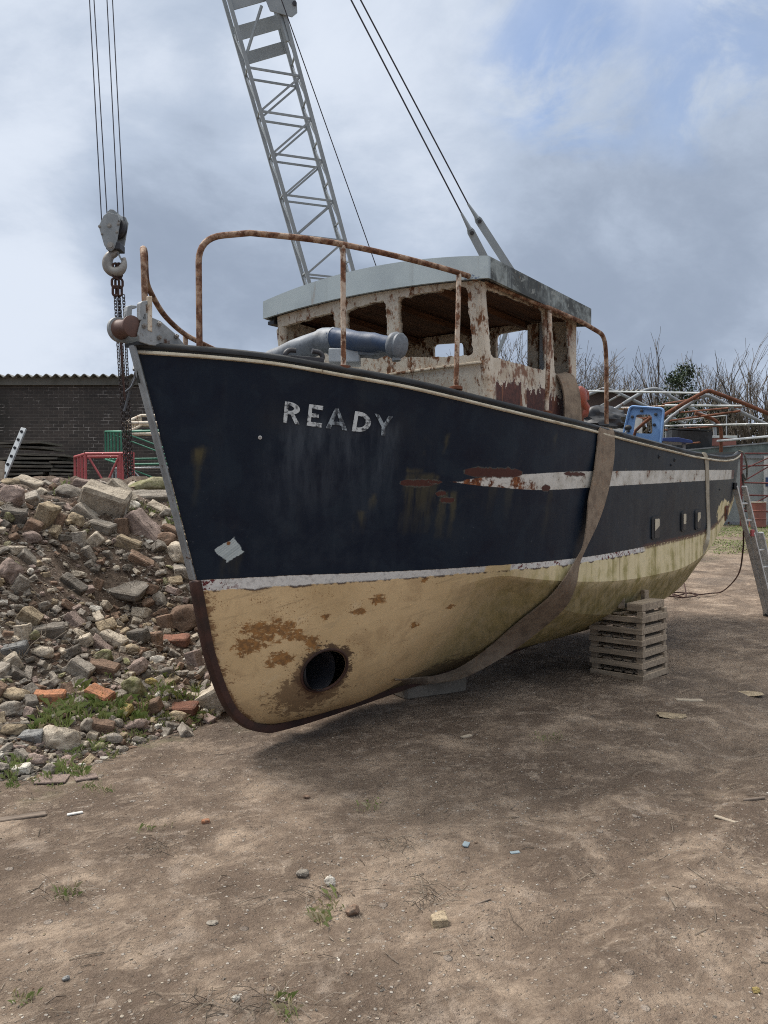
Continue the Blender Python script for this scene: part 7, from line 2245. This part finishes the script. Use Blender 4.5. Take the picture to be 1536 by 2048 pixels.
o = mb.build('straw', 'straw', recalc=False); tag(o, 'dead stalks, roots and straw lying on soil and yard', 'straw', kind='stuff')

# ------------------------------------------------------------------ single things lying on the yard
mat('bark_wood', f_wood((.20, .155, .12), (.10, .078, .06)))
worn('paper_white', (.66, .65, .62), (.5, .48, .45), .8, 9)
worn('blue_scrap', (.25, .31, .34), (.17, .21, .23), .6, 9)
def lay(nm, px, py, wpx, dpx, h_, m, label, cat, turn=0, tilt=0, rock=False, seed=1):
    p = ground_hit(px, py); w_ = wpx * p.y / F
    # length across the picture, depth along the ground
    if rock:
        me = variant(ROCKS[seed % 6], m); o = bpy.data.objects.new(nm, me); col.objects.link(o); o.scale = (w_, w_ * .8, h_)
    else:
        me = rough_box(nm, w_, dpx, h_, seed, .012, None, 3, .004); me.materials.append(M[m]); o = bpy.data.objects.new(nm, me); col.objects.link(o)
    o.location = p + V((0, 0, h_ * (.26 if rock else .42))); o.rotation_euler = (R(tilt), 0, R(turn)); return tag(o, label, cat)
lay('plank', 38, 1637, 100, .045, .014, 'bark_wood', 'dark broken plank end lying at the left edge of the yard', 'plank', 24, 4, seed=2)
lay('plastic_sheet', 150, 1628, 30, .028, .008, 'paper_white', 'white plastic strip lying on the earth beside the dark plank', 'litter', 28, -8, seed=3)
lay('tile_piece', 105, 1560, 60, .13, .012, 'stone_pink', 'flat pinkish broken tile pressed into the earth before the heap', 'tile', 8, 0, seed=4)
lay('tile_piece', 172, 1556, 42, .08, .012, 'stone_pink', 'small pinkish tile piece right of the larger one', 'tile', 30, 0, seed=5)
lay('wood_piece', 1380, 1402, 56, .05, .016, 'pale_wood', 'pale flat wooden lath on the dark earth before the pallets', 'wood', -4, 0, seed=6)
lay('stick', 1508, 1600, 52, .014, .014, 'bark_wood', 'dark gnarled stick at the right edge of the yard', 'stick', 14, 0, seed=7)
lay('wood_piece', 933, 1474, 26, .035, .012, 'pale_wood', 'short pale splinter lying in the shade before the hull', 'wood', 38, 0, seed=8)
lay('wood_piece', 1450, 1640, 44, .02, .010, 'pale_wood', 'thin pale splinter on the earth at the right', 'wood', -50, 0, seed=9)
lay('stone', 605, 1752, 28, 0, .05, 'grey', 'dark grey cobble lying in the middle of the yard', 'stone', 20, 0, True, 2)
lay('stone', 660, 1770, 24, 0, .05, 'white', 'whitish cobble beside the dark grey one', 'stone', 0, 0, True, 3)
lay('stone', 705, 1828, 32, 0, .05, 'brown', 'brown earthy lump below the whitish cobble', 'stone', 30, 0, True, 1)
lay('brick_piece', 878, 1848, 32, .07, .04, 'stone_tan', 'half buried buff brick piece in a small hollow', 'brick', 6, 0, seed=10)
lay('stone', 1512, 1985, 16, 0, .025, 'yellow', 'yellow pebble near the lower right corner', 'stone', 0, 0, True, 4)
lay('stone', 472, 2000, 18, 0, .02, 'white', 'flat white stone near the lower edge of the yard', 'stone', 0, 0, True, 5)
lay('stone', 425, 1847, 26, 0, .012, 'grey', 'flat light grey stone pressed into the earth', 'stone', 0, 0, True, 0)
lay('stone', 132, 1960, 16, 0, .02, 'slate', 'small bluish slate chip at the lower left', 'stone', 40, 0, True, 1)
lay('stone', 613, 1596, 14, 0, .03, 'brown', 'small brown pebble standing on the yard below the forefoot', 'stone', 0, 0, True, 2)
lay('brick_piece', 411, 1646, 16, .03, .02, 'stone_orange', 'tiny orange brick chip in the left half of the yard', 'brick', 20, 0, seed=11)
lay('plastic_scrap', 932, 1690, 20, .03, .008, 'blue_scrap', 'torn pale blue plastic scrap on the earth', 'litter', 70, 6, seed=13)
lay('plastic_scrap', 1030, 1706, 20, .02, .006, 'blue_scrap', 'smaller pale blue scrap right of the torn one', 'litter', 15, 3, seed=14)
lay('stone', 1345, 1432, 60, 0, .02, 'tan', 'wide flat buff stone flush with the earth before the pallets', 'stone', 0, 0, True, 3)
lay('stone', 1500, 1388, 50, 0, .02, 'tan', 'flat buff stone at the right edge level with the pallets', 'stone', 10, 0, True, 4)
lay('twig', 965, 1805, 46, .006, .006, 'bark_wood', 'thin dark twig lying in the middle of the yard', 'twig', 34, 0, seed=15)
